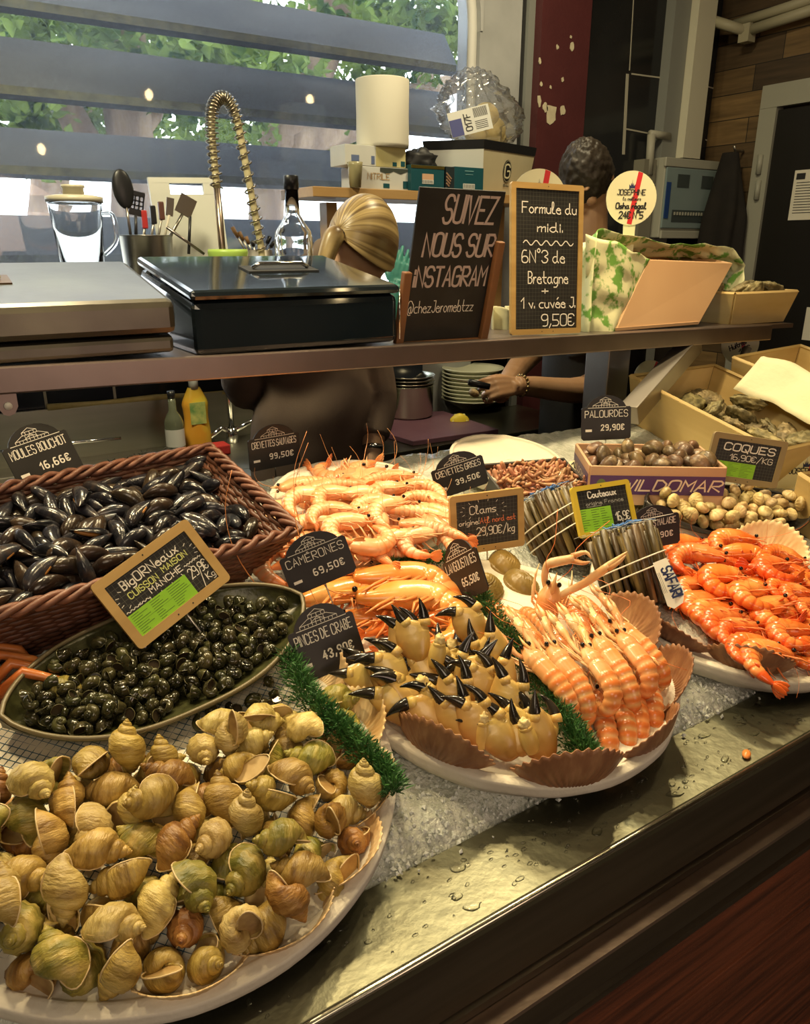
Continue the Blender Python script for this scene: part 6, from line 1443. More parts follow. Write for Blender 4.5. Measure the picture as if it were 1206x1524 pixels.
'brown': (0,-3,-7,4,160,-7,109,1,55,11,5,147,5,-282,1,-4,-27,4,-150,0,7,0,-43,-31,4,-196,-4,185,0,63,45,4,285,-47,9,0,-8,9,4,168,-8,57,0,-47,19,5,136,6,75,1,-68,9,4,152,-7,235,0,91,-25,4,-1,-281,-151,0,69,13,4,221,-22,-120,1,0,45,4,-152,-7,-146,1,20,46,4,1,-260,8,0,62,30,4,-160,-7,46,1,36,-28,4,152,-5,-205,0,-63,-7,4,-155,-4,130,1,-11,-16,5,251,-19,-147,0,11,-46,4,-302,-55,-2,0,85,4,4,-160,-7,-182,0,-38,10,9,134,-15,284,1,45,18,4,173,-14,160,1,-68,-12,3,-161,-17,-217,0,15,23,4,-267,-33,-150,1,-48,-3,4,-110,-262,-75,1,15,-38,6,-265,-94,-22,0,-7,-8,10,171,-12,0,1,-25,35,4,-151,-4,227,1,0,38,11,92,-280,-70,0,12,-32,8,218,-5,46,1,-72,21,14,-134,23,-137,1,58,-27,4,152,-7,3,0,-46,-46,6,205,7,22,1,29,43,5,-4,-265,54,0,48,6,11,150,16,-217,0,28,-2,14,160,19,-226,1,-20,4,4,-209,-62,-179,0,8,21,14,79,-279,-95,0,36,32,10,170,-27,105,1,-87,25,4,-46,-272,-122,1,53,-11,8,176,-32,-46,1,52,-36,5,-127,-46,17,1,52,29,10,-89,-56,181,1,0,3,12,-158,-4,136,1,72,39,11,141,-139,158,1,-18,-19,7,-164,-49,-235,0,18,42,22,-309,-47,27,0,-83,-34,5,107,-253,86,1,25,9,4,-193,-54,129,1,-31,46,10,-7,-207,14,1,-11,23,4,-187,-42,163,1,-58,31,6,-205,-4,46,0,-26,46,30,-105,52,-16,0,-40,-24,12,-154,21,132,0,-76,4,9,-164,-9,-130,0,-15,-33,12,62,270,94,1,7,5,18,144,-4,-188,0,-46,-14,10,260,-26,161,1,35,-43,10,165,7,12,1,80,16,9,110,-4,-71,0,-22,38,14,301,-56,1,1,-19,29,11,207,-17,-135,0,-31,32,11,166,-7,258,1,87,38,4,-129,-201,-118,1,70,-38,6,-294,-13,27,1,24,4,11,108,-210,-118,0,-59,43,8,84,-221,-37,1,54,46,19,-300,-118,-20,1,69,-45,5,-295,-30,-13,1,-62,13,17,180,-20,-33,1,-91,2,11,-7,-70,-147,1,-40,24,12,-99,-226,-38,1,-5,23,15,273,3,-193,1,-52,37,13,85,-217,-123,1,-81,-19,13,-85,-7,-237,0,-8,-43,10,47,-263,16,1,32,28,15,-128,-55,88,0,88,-34,20,18,241,-91,1,-33,-12,15,189,0,200,1,-53,-24,8,124,-17,249,1,-67,1,15,-142,-286,11,1,67,34,11,-264,-112,-93,1,-68,-34,10,201,-49,97,1,-12,-5,16,-187,-11,217,1,5,13,19,-245,-103,19,1,85,32,13,37,-122,-241,1,-34,-42,12,-7,-246,-64,1,53,-38,13,-182,-83,129,0,16,29,14,-10,-263,-64,0,14,-32,17,-230,-7,8,1,41,11,12,129,-78,-39,0,37,-17,16,136,281,5,1,75,14,14,57,-254,-73,1,-36,33,21,204,18,-121,0,88,8,19,294,-26,-138,1,78,-15,10,-192,-33,104,1,24,-14,18,107,-287,-23,1,28,-19,20,0,-250,97,0,-5,42,26,290,-12,27,1,-12,16,21,131,-18,193,1,-81,-10,13,109,-126,-184,1,65,27,11,-176,-255,18,1,-35,-22,18,-177,-18,-5,0,5,-27,21,-56,-300,-22,1,-89,10,18,-37,-237,-132,1,-68,26,17,0,-236,-127,1,40,-25,20,81,-237,-149,1,-31,13,21,-174,-234,-62,0,-14,-11,18,-77,-289,6,1,21,-46,18,-306,-70,-1,1,-55,-15,20,-125,-67,-168,1,-82,33,7,70,-196,101,1,-79,10,18,68,-183,-36,0,30,-31,25,-313,-77,57,1,-14,-2,23,-205,-84,-37,1,-24,12,24,181,-1,-151,0,37,4,23,-35,-261,100,1,-33,-25,26,-132,2,-305,1,77,3,13,29,-190,-229,1,48,-42,16,-45,-193,7,0,30,-38,23,-291,35,39,0,72,-31,18,-30,-238,106,1,-50,8,26,39,-242,-85,1,-62,35,17,-46,-195,-100,0,22,17,24,-194,-29,205,1,91,-46,26,-34,226,-62,0,7,-21,26,17,-232,207,0,40,13,19,159,-49,91,0,-75,-35,17,-40,-267,5,1,24,30,17,75,-177,-163,0,-73,-1,24,168,-32,-161,0,57,15,20,-233,-89,129,1,-77,32,15,44,-212,145,1,-35,2,23,-119,-196,-127,0,-70,-40,14,-220,-35,-48,0,-24,-17,26,10,-248,-28,1,-24,22,27,-49,-217,147,0,77,-15,17,30,-287,89,0,-16,-44,22,-265,-19,-18,0,23,3,23,246,-62,59,0,-14,-36,20,-53,-234,43,0,-44,-12,27,307,-22,70,1,91,31,7,3,-228,147,0,-3,-33,27,-231,-43,-85,0,56,-18,18,214,-75,-74,1,-69,-17,24,-170,-95,-32,1,71,4,13,-2,-231,113,0,46,31,23,-14,-257,61,0,-49,-39,16,-4,-266,-58,1,-51,-2,19,5,-271,53,0,12,-18,28,-4,-237,230,0,-3,33,26,-123,-264,-1,0,-82,0,25,-64,-253,101,0,56,-3,22,307,-54,72,1,10,-5,28,8,-209,-97,0,-23,6,31,193,-24,-148),
'oyster': (1,47,-80,19,14,6,232,1,30,-158,21,30,13,-11,1,-90,-95,20,31,7,71,0,-117,-13,27,-64,-31,-126,1,121,-44,28,-81,18,-188,1,51,47,19,13,6,277,0,-66,138,19,23,8,285,1,-29,-102,28,-7,35,-41,0,-62,66,20,2,-14,2,0,-91,167,48,104,-22,-295,0,-32,-5,19,-1,-10,-248,0,106,41,35,234,38,-97,0,21,138,18,-1,2,67,1,63,-31,34,-22,45,88,2,-125,54,32,197,-43,-124,2,5,-93,53,-32,-7,-167,1,3,-8,44,-28,-40,-242,1,87,-109,48,-288,-15,51,1,116,117,21,-13,-23,145,2,20,72,51,220,32,65,2,122,53,69,-66,-25,-149,0,81,138,48,-27,310,-90,0,-66,-157,23,-55,-8,309,1,-72,19,53,260,-13,-195,1,63,-157,65,-11,-16,2,1,-2,125,51,-6,9,-306),
'oyster2': (2,-15,32,19,13,-5,224,1,17,-29,21,41,-3,49,2,90,-54,21,-3,-287,5,1,-15,-68,58,123,26,-314,1,58,51,19,13,6,-31,0,-77,-27,19,307,-8,30,0,-111,29,39,-187,34,160,2,-13,-26,64,49,44,273,2,24,48,51,38,1,-151,1,82,-57,62,16,-32,-312,0,94,22,47,-71,-308,79,2,-69,33,54,-146,100,215),
}
# ------------------------------------------------------------ PLACEMENT of the seafood and its vessels
ORD = ['first', 'second', 'third', 'fourth', 'fifth', 'sixth', 'seventh', 'eighth', 'ninth', 'tenth', 'eleventh', 'twelfth', 'thirteenth', 'fourteenth', 'fifteenth', 'sixteenth', 'seventeenth', 'eighteenth', 'nineteenth', 'twentieth', 'twenty-first', 'twenty-second', 'twenty-third', 'twenty-fourth', 'twenty-fifth', 'twenty-sixth']
def seen(p):
    v = V(p) - EYE; z = v.dot(_F)
    return 603 + 1137 * v.dot(_Rt) / z, 762 - 1137 * v.dot(_Up) / z
def rows(items, nrows, base, where):
    """label every item by its row from the front and its place in that row"""
    its = sorted(items, key=lambda o: -seen(o.location)[1])
    n = len(its); k = 0
    for r in range(nrows):
        row = its[k:k + round((r + 1) * n / nrows) - k]; k += len(row)
        row.sort(key=lambda o: seen(o.location)[0])
        rn = 'front' if r == 0 else ('back' if r == nrows - 1 else ORD[r])
        for i, o in enumerate(row):
            b = base(o) if callable(base) else base
            o['label'] = '%s, %s from left in %s row of %s' % (b, ORD[i], rn, where)

M_foam = M('polystyrene', (.80, .76, .66), (.70, .64, .50), 7, 5, rough=.7, bump=(90, .6, .002), rv=.03)
def platter(label, x, y, r, h0=.006, th=.036, seed=0, rz=0, squash=1, lift=0):
    o = thing('foam_platter', label, 'platter', bed(x, y, h0, rz, R(-3)), 'white polystyrene platters on the ice')
    def prof(u, v):
        P = [(0, 0), (r * .90, 0), (r * .955, .004), (r, th * .55), (r * 1.0, th * .96), (r * .985, th), (r * .95, th * .99), (r * .93, th * .86), (r * .80, th * .80), (0, th * .80)]
        k = min(int(u * (len(P) - 1)), len(P) - 2); q = u * (len(P) - 1) - k
        a, z = P[k][0] * (1 - q) + P[k + 1][0] * q, P[k][1] * (1 - q) + P[k + 1][1] * q
        t = 2 * pi * v
        j = 1 + .010 * mn.noise(V((cos(t) * 3 + seed, sin(t) * 3, z * 30)))
        return V((a * j * cos(t), a * j * sin(t) * squash, z + .0015 * mn.noise(V((a * 40, t * 6, seed)))))
    MB().grid(prof, 28, 96, False, True).build('platter_disc', M_foam, o)
    return o
PW_ = (.160, .762, .268); PM = (.660, .756, .250); PR = (1.125, .718, .232); PB_ = (.672, 1.185, .172)
pw = platter('white foam platter carrying the whelks at the front left', *PW_, seed=1)
pm = platter('white foam platter carrying crab claws, langoustines and giant prawns', *PM, seed=2)
pr = platter('white foam platter carrying the red shrimps at the right', *PR, seed=3)
pb = platter('white foam platter carrying the pink shrimps at the back', *PB_, h0=.012, seed=4)
platter('white foam platter behind the small brown shrimps', 1.06, 1.235, .125, .012, seed=5)
# blue net under the whelks, ice under the red shrimps
mb = MB()
for k in range(52):
    a = -.23 + k * .009
    l = sqrt(max(0, .232 ** 2 - a * a))
    for s in (1, -1):
        c, s_ = cos(s * .75), sin(s * .75)
        mb.tube([(a * c - -l * s_, a * s_ + -l * c, 0), (a * c - l * s_, a * s_ + l * c, 0)], .0006, 3, cap=False)
mb.build('net', M('blue_net', (.05, .12, .17), rough=.5), pw, loc=(0, 0, .029), fix=False)
mb = MB()
rr = random.Random(4)
def heapf(u, v):
    a = 2 * pi * v; r = u * .205
    x, y = r * cos(a), r * sin(a)
    return V((x, y, .026 + (.020 * (1 - u ** 4)) + .006 * mn.noise(V((x * 40, y * 40, 5))) + .004 * mn.noise(V((x * 110, y * 110, 5)))))
o = MB().grid(heapf, 40, 110, False, True).build('ice_heap', ice_mat(), None, mtx=bed(PR[0], PR[1], 0))
tag(o, 'crushed ice heaped on the platter under the red shrimps', 'ice', kind='stuff')

def pile(key, protos, frame, name, cat, group, label, scale=1):
    out = []
    d = PILES[key]; n_ = len(d) // 7
    for i in range(n_):
        k, x, y, z, a, b, c = d[7 * i:7 * i + 7]
        m = frame @ Matrix.Translation((x / 1000, y / 1000, z / 1000)) @ Euler((a / 100, b / 100, c / 100)).to_matrix().to_4x4() @ Matrix.Diagonal((scale, scale, scale, 1))
        if (key == 'oyster' and (y < -165 or abs(x) > 125)) or (key == 'cockle' and (z > 66 or abs(x) > 172)) or (key == 'mussel' and (abs(x) > 205 or abs(y) > 128)) or (key == 'palourde' and (abs(x) > 128 or abs(y) > 88)): continue
        if key == 'whelk' and (hypot(x, y) > 262 or z > 78): continue
        pr_ = protos[k]
        o = dup(pr_, m)
        o['category'] = cat; o['group'] = group
        o['label'] = label(k) if callable(label) else label
        out.append(o)
    return out
# whelks
wn = ['tan whelk', 'brown ribbed whelk', 'greenish whelk', 'pale whelk', 'smooth tan whelk', 'pale ribbed whelk']
ws = pile('whelk', WH, bed(PW_[0], PW_[1] - .012, .036), 'whelk', 'whelk', 'whelks heaped on the front platter', 'whelk', .97)
kinds = {}
WHD = [w.data for w in WH]
for o in ws: kinds[o.name] = wn[WHD.index(o.data)]
rows(ws, 7, lambda o: kinds[o.name], 'the whelk heap')

# scallop shells round the rims: angle round the platter, how upright, which colour, size
def rim_scallops(P, lst, proto, what, h=.030):
    for (ang, el, s, rin, lab) in lst:
        a = R(ang)
        x, y = cos(a) * rin, sin(a) * rin
        m = bed(P[0], P[1], h) @ Matrix.Translation((x, y, 0)) @ RZ(a - pi / 2) @ RX(R(el)) @ Matrix.Diagonal((s, s, s, 1))
        o = dup(proto, m, lab, what)
        o['category'] = 'scallop shell'
rim_scallops(PW_, [(14, 36, .72, .222, 'pale scallop shell rising at the right edge of the whelk platter by the garland'),
    (-10, 38, .76, .222, 'pale scallop shell on the right rim of the whelk platter, second from the garland'),
    (-33, 36, .74, .220, 'pale scallop shell on the whelk rim, third from the garland'),
    (-55, 34, .76, .220, 'pale scallop shell on the whelk rim, fourth from the garland'),
    (-78, 32, .76, .220, 'pale scallop shell at the front rim of the whelk platter, fifth from the garland'),
    (-101, 32, .76, .220, 'pale scallop shell at the front left rim of the whelk platter')], SCP, 'pale scallop shells round the whelk platter', .030)
rim_scallops(PM, [(-150, 60, .90, .224, 'brown scallop shell leaning at the left end of the crab claws'),
    (-110, 64, .98, .228, 'brown scallop shell standing in front of the middle of the crab claws'),
    (-74, 60, .86, .222, 'brown scallop shell below the end of the green garland'),
    (-44, 56, .90, .220, 'dark brown scallop shell under the tails of the langoustines'),
    (-12, 44, .90, .200, 'brown scallop shell behind the right side of the langoustines')], SCB, 'brown scallop shells round the crab platter', .034)
rim_scallops(PR, [(-168, 36, .86, .185, 'brown scallop shell at the left of the red shrimp platter'),
    (-134, 52, .90, .190, 'brown scallop shell in front of the bare ice on the red shrimp platter'),
    (-88, 54, .95, .190, 'speckled brown scallop shell in front of the red shrimps')], SCB, 'brown scallop shells round the red shrimp platter', .030)
rim_scallops(PR, [(14, 34, .95, .185, 'pale striped scallop shell behind the red shrimps at the right edge')], SCP, None, .035)

# mussel basket
A = pB(444, 780, .135); D_ = pB(293, 657, .135)
BX = thing('wicker_basket', 'brown wicker basket heaped with black mussels', 'basket', bed(.195, 1.145, .004, R(6)))
M_wick = M('wicker', (.16, .065, .038), (.085, .034, .020), 40, 4, rough=.42, rv=.0, bump=(160, .4, .001))
M_wickr = M('wicker_rim', (.22, .095, .06), (.12, .05, .032), 50, 4, rough=.42, bump=(160, .4, .001))
hx, hy, bx_, by_, BH = .243, .148, .165, .090, .122
def bring(t):
    return hx * t + bx_ * (1 - t), hy * t + by_ * (1 - t)
mb = MB()
NW = 19
for k in range(NW):
    t = (k + .5) / NW
    a, b = bring(t); z = BH * t
    path = []
    per = [(-a, -b), (a, -b), (a, b), (-a, b)]
    for e in range(4):
        p, q = per[e], per[(e + 1) % 4]
        n = 30 if e % 2 == 0 else 20
        dx, dy = q[0] - p[0], q[1] - p[1]; l = hypot(dx, dy); nx, ny = dy / l, -dx / l
        for i in range(n):
            f = i / n
            w = .0026 * sin(pi * i / 1.5 + pi * k)
            path.append((p[0] + dx * f + nx * w, p[1] + dy * f + ny * w, z))
    path.append(path[0])
    mb.tube(path, .0046, 6, cap=False)
mb.build('woven_wall', M_wick, BX, fix=False)
mb = MB()
for e in range(4):
    sgn = [(-1, -1), (1, -1), (1, 1), (-1, 1)]
    p, q = sgn[e], sgn[(e + 1) % 4]
    for i in range(13 if e % 2 == 0 else 9):
        f = (i + .5) / (13 if e % 2 == 0 else 9)
        sx_, sy_ = p[0] + (q[0] - p[0]) * f, p[1] + (q[1] - p[1]) * f
        mb.tube([(sx_ * bx_, sy_ * by_, 0), (sx_ * hx, sy_ * hy, BH)], .003, 5)
mb.build('stakes', M_wick, BX, fix=False)['kind'] = 'stuff'
mb = MB()
per = []
for e in range(4):
    p, q = [(-hx, -hy), (hx, -hy), (hx, hy), (-hx, hy)][e], [(hx, -hy), (hx, hy), (-hx, hy), (-hx, -hy)][e]
    n = 70 if e % 2 == 0 else 46
    for i in range(n): per.append((p[0] + (q[0] - p[0]) * i / n, p[1] + (q[1] - p[1]) * i / n))
for s in range(3):
    path = []
    for i, (x, y) in enumerate(per + per[:1]):
        a = i * .55 + s * 2 * pi / 3
        l = hypot(x, y)
        path.append((x * (1 + .0055 * cos(a) / l * 1.6), y * (1 + .0055 * cos(a) / l * 1.6), BH + .003 + .0055 * sin(a)))
    mb.tube(path, .0046, 6, cap=False)
mb.build('braided_rim', M_wickr, BX, fix=False)
MB().box((0, 0, .055), (2 * bring(.42)[0], 2 * bring(.42)[1], .02)).build('basket_floor', M_wick, BX, False)
mu = pile('mussel', MUS, bed(.195, 1.145, .010, R(6)) @ Matrix.Translation((0, .002, .084)), 'mussel', 'mussel', 'mussels in the wicker basket',
          lambda k: ['glossy black mussel in the heap in the wicker basket', 'slender black mussel in the heap in the wicker basket', 'brownish mussel in the heap in the wicker basket'][k], 1.08)
rr = random.Random(9)
for k in range(9):
    m = bed(.195, 1.145, .010, R(6)) @ TR(rr.uniform(-.17, .15), rr.uniform(-.09, .08), (.118 + rr.uniform(0, .010)), rr.uniform(-.5, .5), rr.uniform(-.4, .4), rr.uniform(0, 6), 1.08)
    o = dup(MUS[3], m, 'gaping black mussel lying on top of the heap in the wicker basket', 'gaping mussels in the wicker basket'); o['category'] = 'mussel'

# winkle dish and cockle dish
M_olive = M('olive_dish', (.060, .062, .022), (.035, .035, .014), 90, 3, rough=.28, bump=(240, .35, .001))
M_bdish = M('black_dish', (.022, .020, .018), (.035, .03, .026), 30, 3, rough=.35)
M_rimd = M('dish_rim', (.16, .13, .07), rough=.35)
def dish(label, d, m, mrim, mat):
    o = thing('serving_dish', label, 'dish', mat)
    s = dish_mesh(d).build('bowl', m, o, fix=False)
    q = s.modifiers.new('thickness', 'SOLIDIFY'); q.thickness = .004; q.offset = -1
    path = [boat(d['hl'], d['hw'], -.999 + 1.998 * k / 60, 1, d['end'], d['depth'], d['rim'], d['blunt']) for k in range(61)]
    path += [boat(d['hl'], d['hw'], .999 - 1.998 * k / 60, -1, d['end'], d['depth'], d['rim'], d['blunt']) for k in range(61)]
    MB().tube(path + path[:1], .0030, 6, cap=False).build('rim', mrim, o)
    return o
f1 = bed(.218, .905, .030, R(5), R(3), R(-5))
dish('olive-green boat-shaped dish full of winkles in front of the mussel basket', DISH1, M_olive, M_rimd, f1)
wk = pile('winkle', PW, f1, 'periwinkle', 'winkle', 'winkles in the olive dish', 'small glossy dark winkle among those heaped in the olive dish')
rr = random.Random(2)
for i, (x, y) in enumerate([(62, 1002), (398, 1015), (375, 1045), (410, 1035), (388, 1060), (395, 1047), (317, 1058), (330, 1068), (300, 1078), (345, 1052)]):
    o = dup(PW[i % 2], Matrix.Translation(pB(x, y, .045)) @ Euler((rr.uniform(0, 6), rr.uniform(0, 6), 0)).to_matrix().to_4x4(), 'small dark winkle fallen out of the olive dish, %s from the left' % ORD[i], 'winkles beside the olive dish'); o['category'] = 'winkle'
rows([o for o in bpy.data.objects if o.get('group') == 'winkles beside the olive dish'], 1, 'dark winkle fallen out of the olive dish', 'strays')
f2 = bed(1.380, .905, .010, R(-19), R(4), R(1))
dish('long black boat-shaped dish holding the cockles', DISH2, M_bdish, M_bdish, f2)
ck = pile('cockle', COCK, f2, 'cockle', 'cockle', 'cockles in the long black dish', 'cockle', .92)
rows(ck, 6, 'cream ribbed cockle', 'the long black dish')

# palourde box
M_ply = M('pale_board', (.60, .42, .22), (.52, .34, .16), 5, 4, rough=.6, stretch=(.5, .5, 6))
M_plyp = M('pinkish_board', (.58, .36, .22), (.50, .29, .16), 4, 4, rough=.6, stretch=(.5, .5, 5))
M_purple = M('purple_print', (.085, .035, .13), rough=.5)
fb = TR(1.136 + .13 * cos(R(36)) + .09 * sin(R(36)), 1.047 - .13 * sin(R(36)) + .09 * cos(R(36)), 1.047, 0, 0, R(-36))
bx = thing('shellfish_box', 'low wooden box with purple WILDOMAR print holding the brown clams', 'box', fb)
bw_, bd_, bh_, t_ = .27, .185, .082, .006
for nm_, c, d in (('front_board', (0, -bd_ / 2, bh_ / 2), (bw_, t_, bh_)), ('rear_board', (0, bd_ / 2, bh_ / 2), (bw_, t_, bh_)), ('side_board', (-bw_ / 2, 0, bh_ / 2), (t_, bd_ - t_, bh_)), ('side_board', (bw_ / 2, 0, bh_ / 2), (t_, bd_ - t_, bh_))):
    b = MB().box(c, d).build(nm_, M_plyp, bx, False, bevel=.001)
    if nm_ == 'front_board':
        MB().box((0, -bd_ / 2 - .0034, .043), (bw_, .0006, .040)).build('purple_band', M_purple, b, False)
        mb = MB(); write(mb, 'WILDOMAR', -.070, .032, .022, .0036, -bd_ / 2 - .0038, width=.195, slant=.18)
        mb.build('lettering', M('print_cream', (.72, .58, .46), rough=.5), b, False, fix=False)
        mb = MB()
        mb.prism([(-.112 + .010 * cos(k * pi / 6), .043 + .013 * sin(k * pi / 6)) for k in range(12)], -bd_ / 2 - .0040, -bd_ / 2 - .0036)
        mb.build('round_emblem', M('print_green', (.12, .16, .05), rough=.5), b, False)
    elif c[0] < 0:
        MB().box((-bw_ / 2 - .0034, 0, .043), (.0006, bd_ - .01, .040)).build('purple_band', M_purple, b, False)
        mb = MB(); write(mb, 'WILDOMAR', 0, .036, .014, .0022, 0, width=.13, align='c', slant=.15)
        mb.build('lettering', M('print_cream', (.72, .58, .46)), b, False, fix=False, mtx=Matrix.Translation((-bw_ / 2 - .0038, 0, 0)) @ RZ(R(-90)))
MB().box((0, 0, .004), (bw_ - .01, bd_ - .01, .006)).build('bottom_board', M_ply, bx, False)
MB().box((0, 0, .036), (bw_ - .014, bd_ - .014, .008)).build('inner_tray', M_dark, bx, False)
pl = pile('palourde', PALO, fb @ Matrix.Translation((0, 0, .046)), 'palourde_clam', 'clam', 'brown clams in the printed box', 'clam', 1.04)
rows(pl, 4, 'brown clam', 'the printed box')
# two large clams on the ice, one behind the sideways tag
for i, (x, y, rz, lab) in enumerate([(752, 843, 1.2, 'large ridged clam lying on the ice, nearest the Clams slate'), (776, 872, 1.5, 'large ridged clam lying on the ice beside the raised langoustine'), (722, 880, .4, 'large clam half hidden behind the LANGOUSTINES price tag')]):
    n_ = bed(0, 0).to_3x3()
    o = dup(CLAM[0], Matrix.Translation(pB(x, y, .022 if i < 2 else .030)) @ (RX(SL) @ RZ(rz) @ RX(R(20))), lab, 'large clams on the ice'); o['category'] = 'clam'
# tray of small brown shrimps
ft = bed(1.055, 1.135, .045, R(-10), R(6))
o = thing('shrimp_tray', 'dark shallow tray piled with small brown shrimps', 'tray', ft)
mb = MB().hexa([(-.10, -.06, -.03), (.10, -.06, -.03), (.10, .06, -.03), (-.10, .06, -.03)], [(-.10, -.06, -.024), (.10, -.06, -.024), (.10, .06, -.024), (-.10, .06, -.024)])
mb.build('tray_floor', M_bdish, o, False)
mb = MB()
for (x, y, a, b) in ((0, -.062, .21, .005), (0, .062, .21, .005), (-.102, 0, .005, .12), (.102, 0, .005, .12)): mb.box((x, y, -.012), (a, b, .038))
mb.build('tray_wall', M_bdish, o, False)
gs = pile('brown', GS, ft @ Matrix.Translation((0, 0, -.012)), 'brown_shrimp', 'shrimp', 'small brown shrimps in the tray', 'tiny brown shrimp among those piled in the dark tray', 1.15)
MB().box((0, 0, -.012), (.19, .11, .016)).build('shrimp_bed', M_gs, o, False)

# --- laying shrimps on their side by head, back of the curl and tail as seen
def side_place(proto, hp, bp, tp, h, smin=.7, smax=1.5, tilt=0, roll=0):
    b, P = proto
    H = V((P[0][0], P[0][1])); k = min(range(len(P)), key=lambda i: P[i][0]); Bc = V((P[k][0], P[k][1]))
    Hw, Bw, Tw = pB(*hp, h), pB(*bp, h), pB(*tp, h)
    nrm = V((0, -sin(SL), cos(SL)))
    d = Hw - Bw; L0 = (H - Bc).length
    s = max(smin, min(smax, d.length / L0))
    d.normalize()
    per = nrm.cross(d)
    sg = 1 if (Tw - (Hw + Bw) / 2).dot(per) < 0 else -1     # tail lies on the -Z side
    zd = per * sg
    # local direction of H-B
    a = atan2(H.y - Bc.y, H.x - Bc.x)
    X = d * cos(a) - zd * sin(a); Z = d * sin(a) + zd * cos(a)
    Y = Z.cross(X)
    m = Matrix((X, Y, Z)).transposed().to_4x4()
    mid = (Hw + Bw) / 2 - (X * ((H.x + Bc.x) / 2) + Z * ((H.y + Bc.y) / 2)) * s
    return Matrix.Translation(mid) @ m @ RZ(roll) @ RX(tilt) @ Matrix.Diagonal((s, s, s, 1))
def C1(ox, oy, s): return lambda x, y: (ox + x / s, oy + y / s)
c = C1(400, 700, 3.769)
PL = [  # proto, head, back of curl, tail, height
 (1, (480, 230), (265, 262), (330, 335), .075), (2, (560, 285), (345, 340), (430, 372), .085), (2, (425, 400), (668, 395), (560, 320), .080), (1, (745, 185), (633, 270), (765, 352), .080),
 (1, (760, 90), (932, 132), (800, 150), .060), (1, (1000, 205), (812, 162), (900, 235), .068), (1, (795, 375), (648, 462), (760, 475), .070), (2, (905, 368), (806, 412), (940, 492), .070),
 (0, (482, 512), (790, 488), (700, 520), .050), (1, (275, 148), (172, 185), (200, 285), .065), (2, (445, 128), (298, 172), (400, 198), .070), (2, (458, 150), (572, 160), (520, 195), .070),
 (1, (325, 305), (180, 342), (250, 372), .060), (1, (130, 398), (-5, 585), (110, 650), .040), (0, (935, 262), (740, 250), (850, 292), .072), (0, (895, 300), (1008, 440), (960, 470), .066),
 (1, (765, 100), (598, 160), (700, 198), .066), (0, (765, 40), (545, 72), (620, 110), .050), (0, (215, 112), (525, 95), (400, 130), .055), (1, (650, 195), (540, 230), (620, 290), .070),
 (0, (850, 325), (1000, 370), (950, 380), .075), (1, (120, 190), (60, 300), (150, 320), .045), (0, (150, 100), (330, 75), (300, 120), .050), (2, (620, 330), (540, 240), (480, 300), .070),
 (1, (880, 230), (990, 300), (900, 340), .062), (0, (460, 470), (300, 400), (380, 450), .055), (1, (980, 340), (870, 300), (900, 420), .060), (0, (320, 520), (130, 540), (200, 560), .038), (1, (300, 420), (160, 430), (200, 500), .045)]
rr = random.Random(21)
pk = []
for (k, h, b, t, z) in PL:
    o = dup(PINK[k][0], side_place(PINK[k], c(*h), c(*b), c(*t), z + .012, .80, 1.15, rr.uniform(-.12, .12), rr.uniform(-.1, .1))); o['category'] = 'shrimp'; o['group'] = 'pink shrimps on the back platter'; pk.append(o)
for k in range(20):
    a = rr.uniform(0, 2 * pi); q = .125 * sqrt(rr.random())
    x, y = PB_[0] + q * cos(a), PB_[1] + q * sin(a)
    m = bed(x, y, .040 + .018 * (1 - (q / .15) ** 2) - rr.uniform(0, .01), rr.uniform(0, 6.28)) @ RX(R(90)) @ TR(0, 0, 0, rr.uniform(-.2, .2), rr.uniform(-.2, .2), 0)
    o = dup(PINK[rr.randrange(4)][0], m); o['category'] = 'shrimp'; o['group'] = 'pink shrimps on the back platter'; pk.append(o)
rows(pk, 6, 'pale pink shrimp', 'the back platter')
# giant prawns
c = C1(420, 840, 4.02)
gm = []
for (k, h, b, t, z, lab) in [(1, (395, 190), (1108, 330), (720, 400), .074, 'giant prawn curled in front with long legs, nearest the crab claws'), (1, (385, 75), (1050, 200), (800, 260), .062, 'giant prawn lying behind the front one, below the small green sprig'),
        (1, (85, 225), (640, 230), (400, 300), .044, 'giant prawn half hidden between the two black price tags'), (1, (420, 330), (770, 410), (600, 500), .040, 'giant prawn under the front one, beside the crab price tag')]:
    o = dup(GIANT[k][0], side_place(GIANT[k], c(*h), c(*b), c(*t), z, .85, 1.15), lab, 'giant prawns'); o['category'] = 'prawn'; gm.append(o)
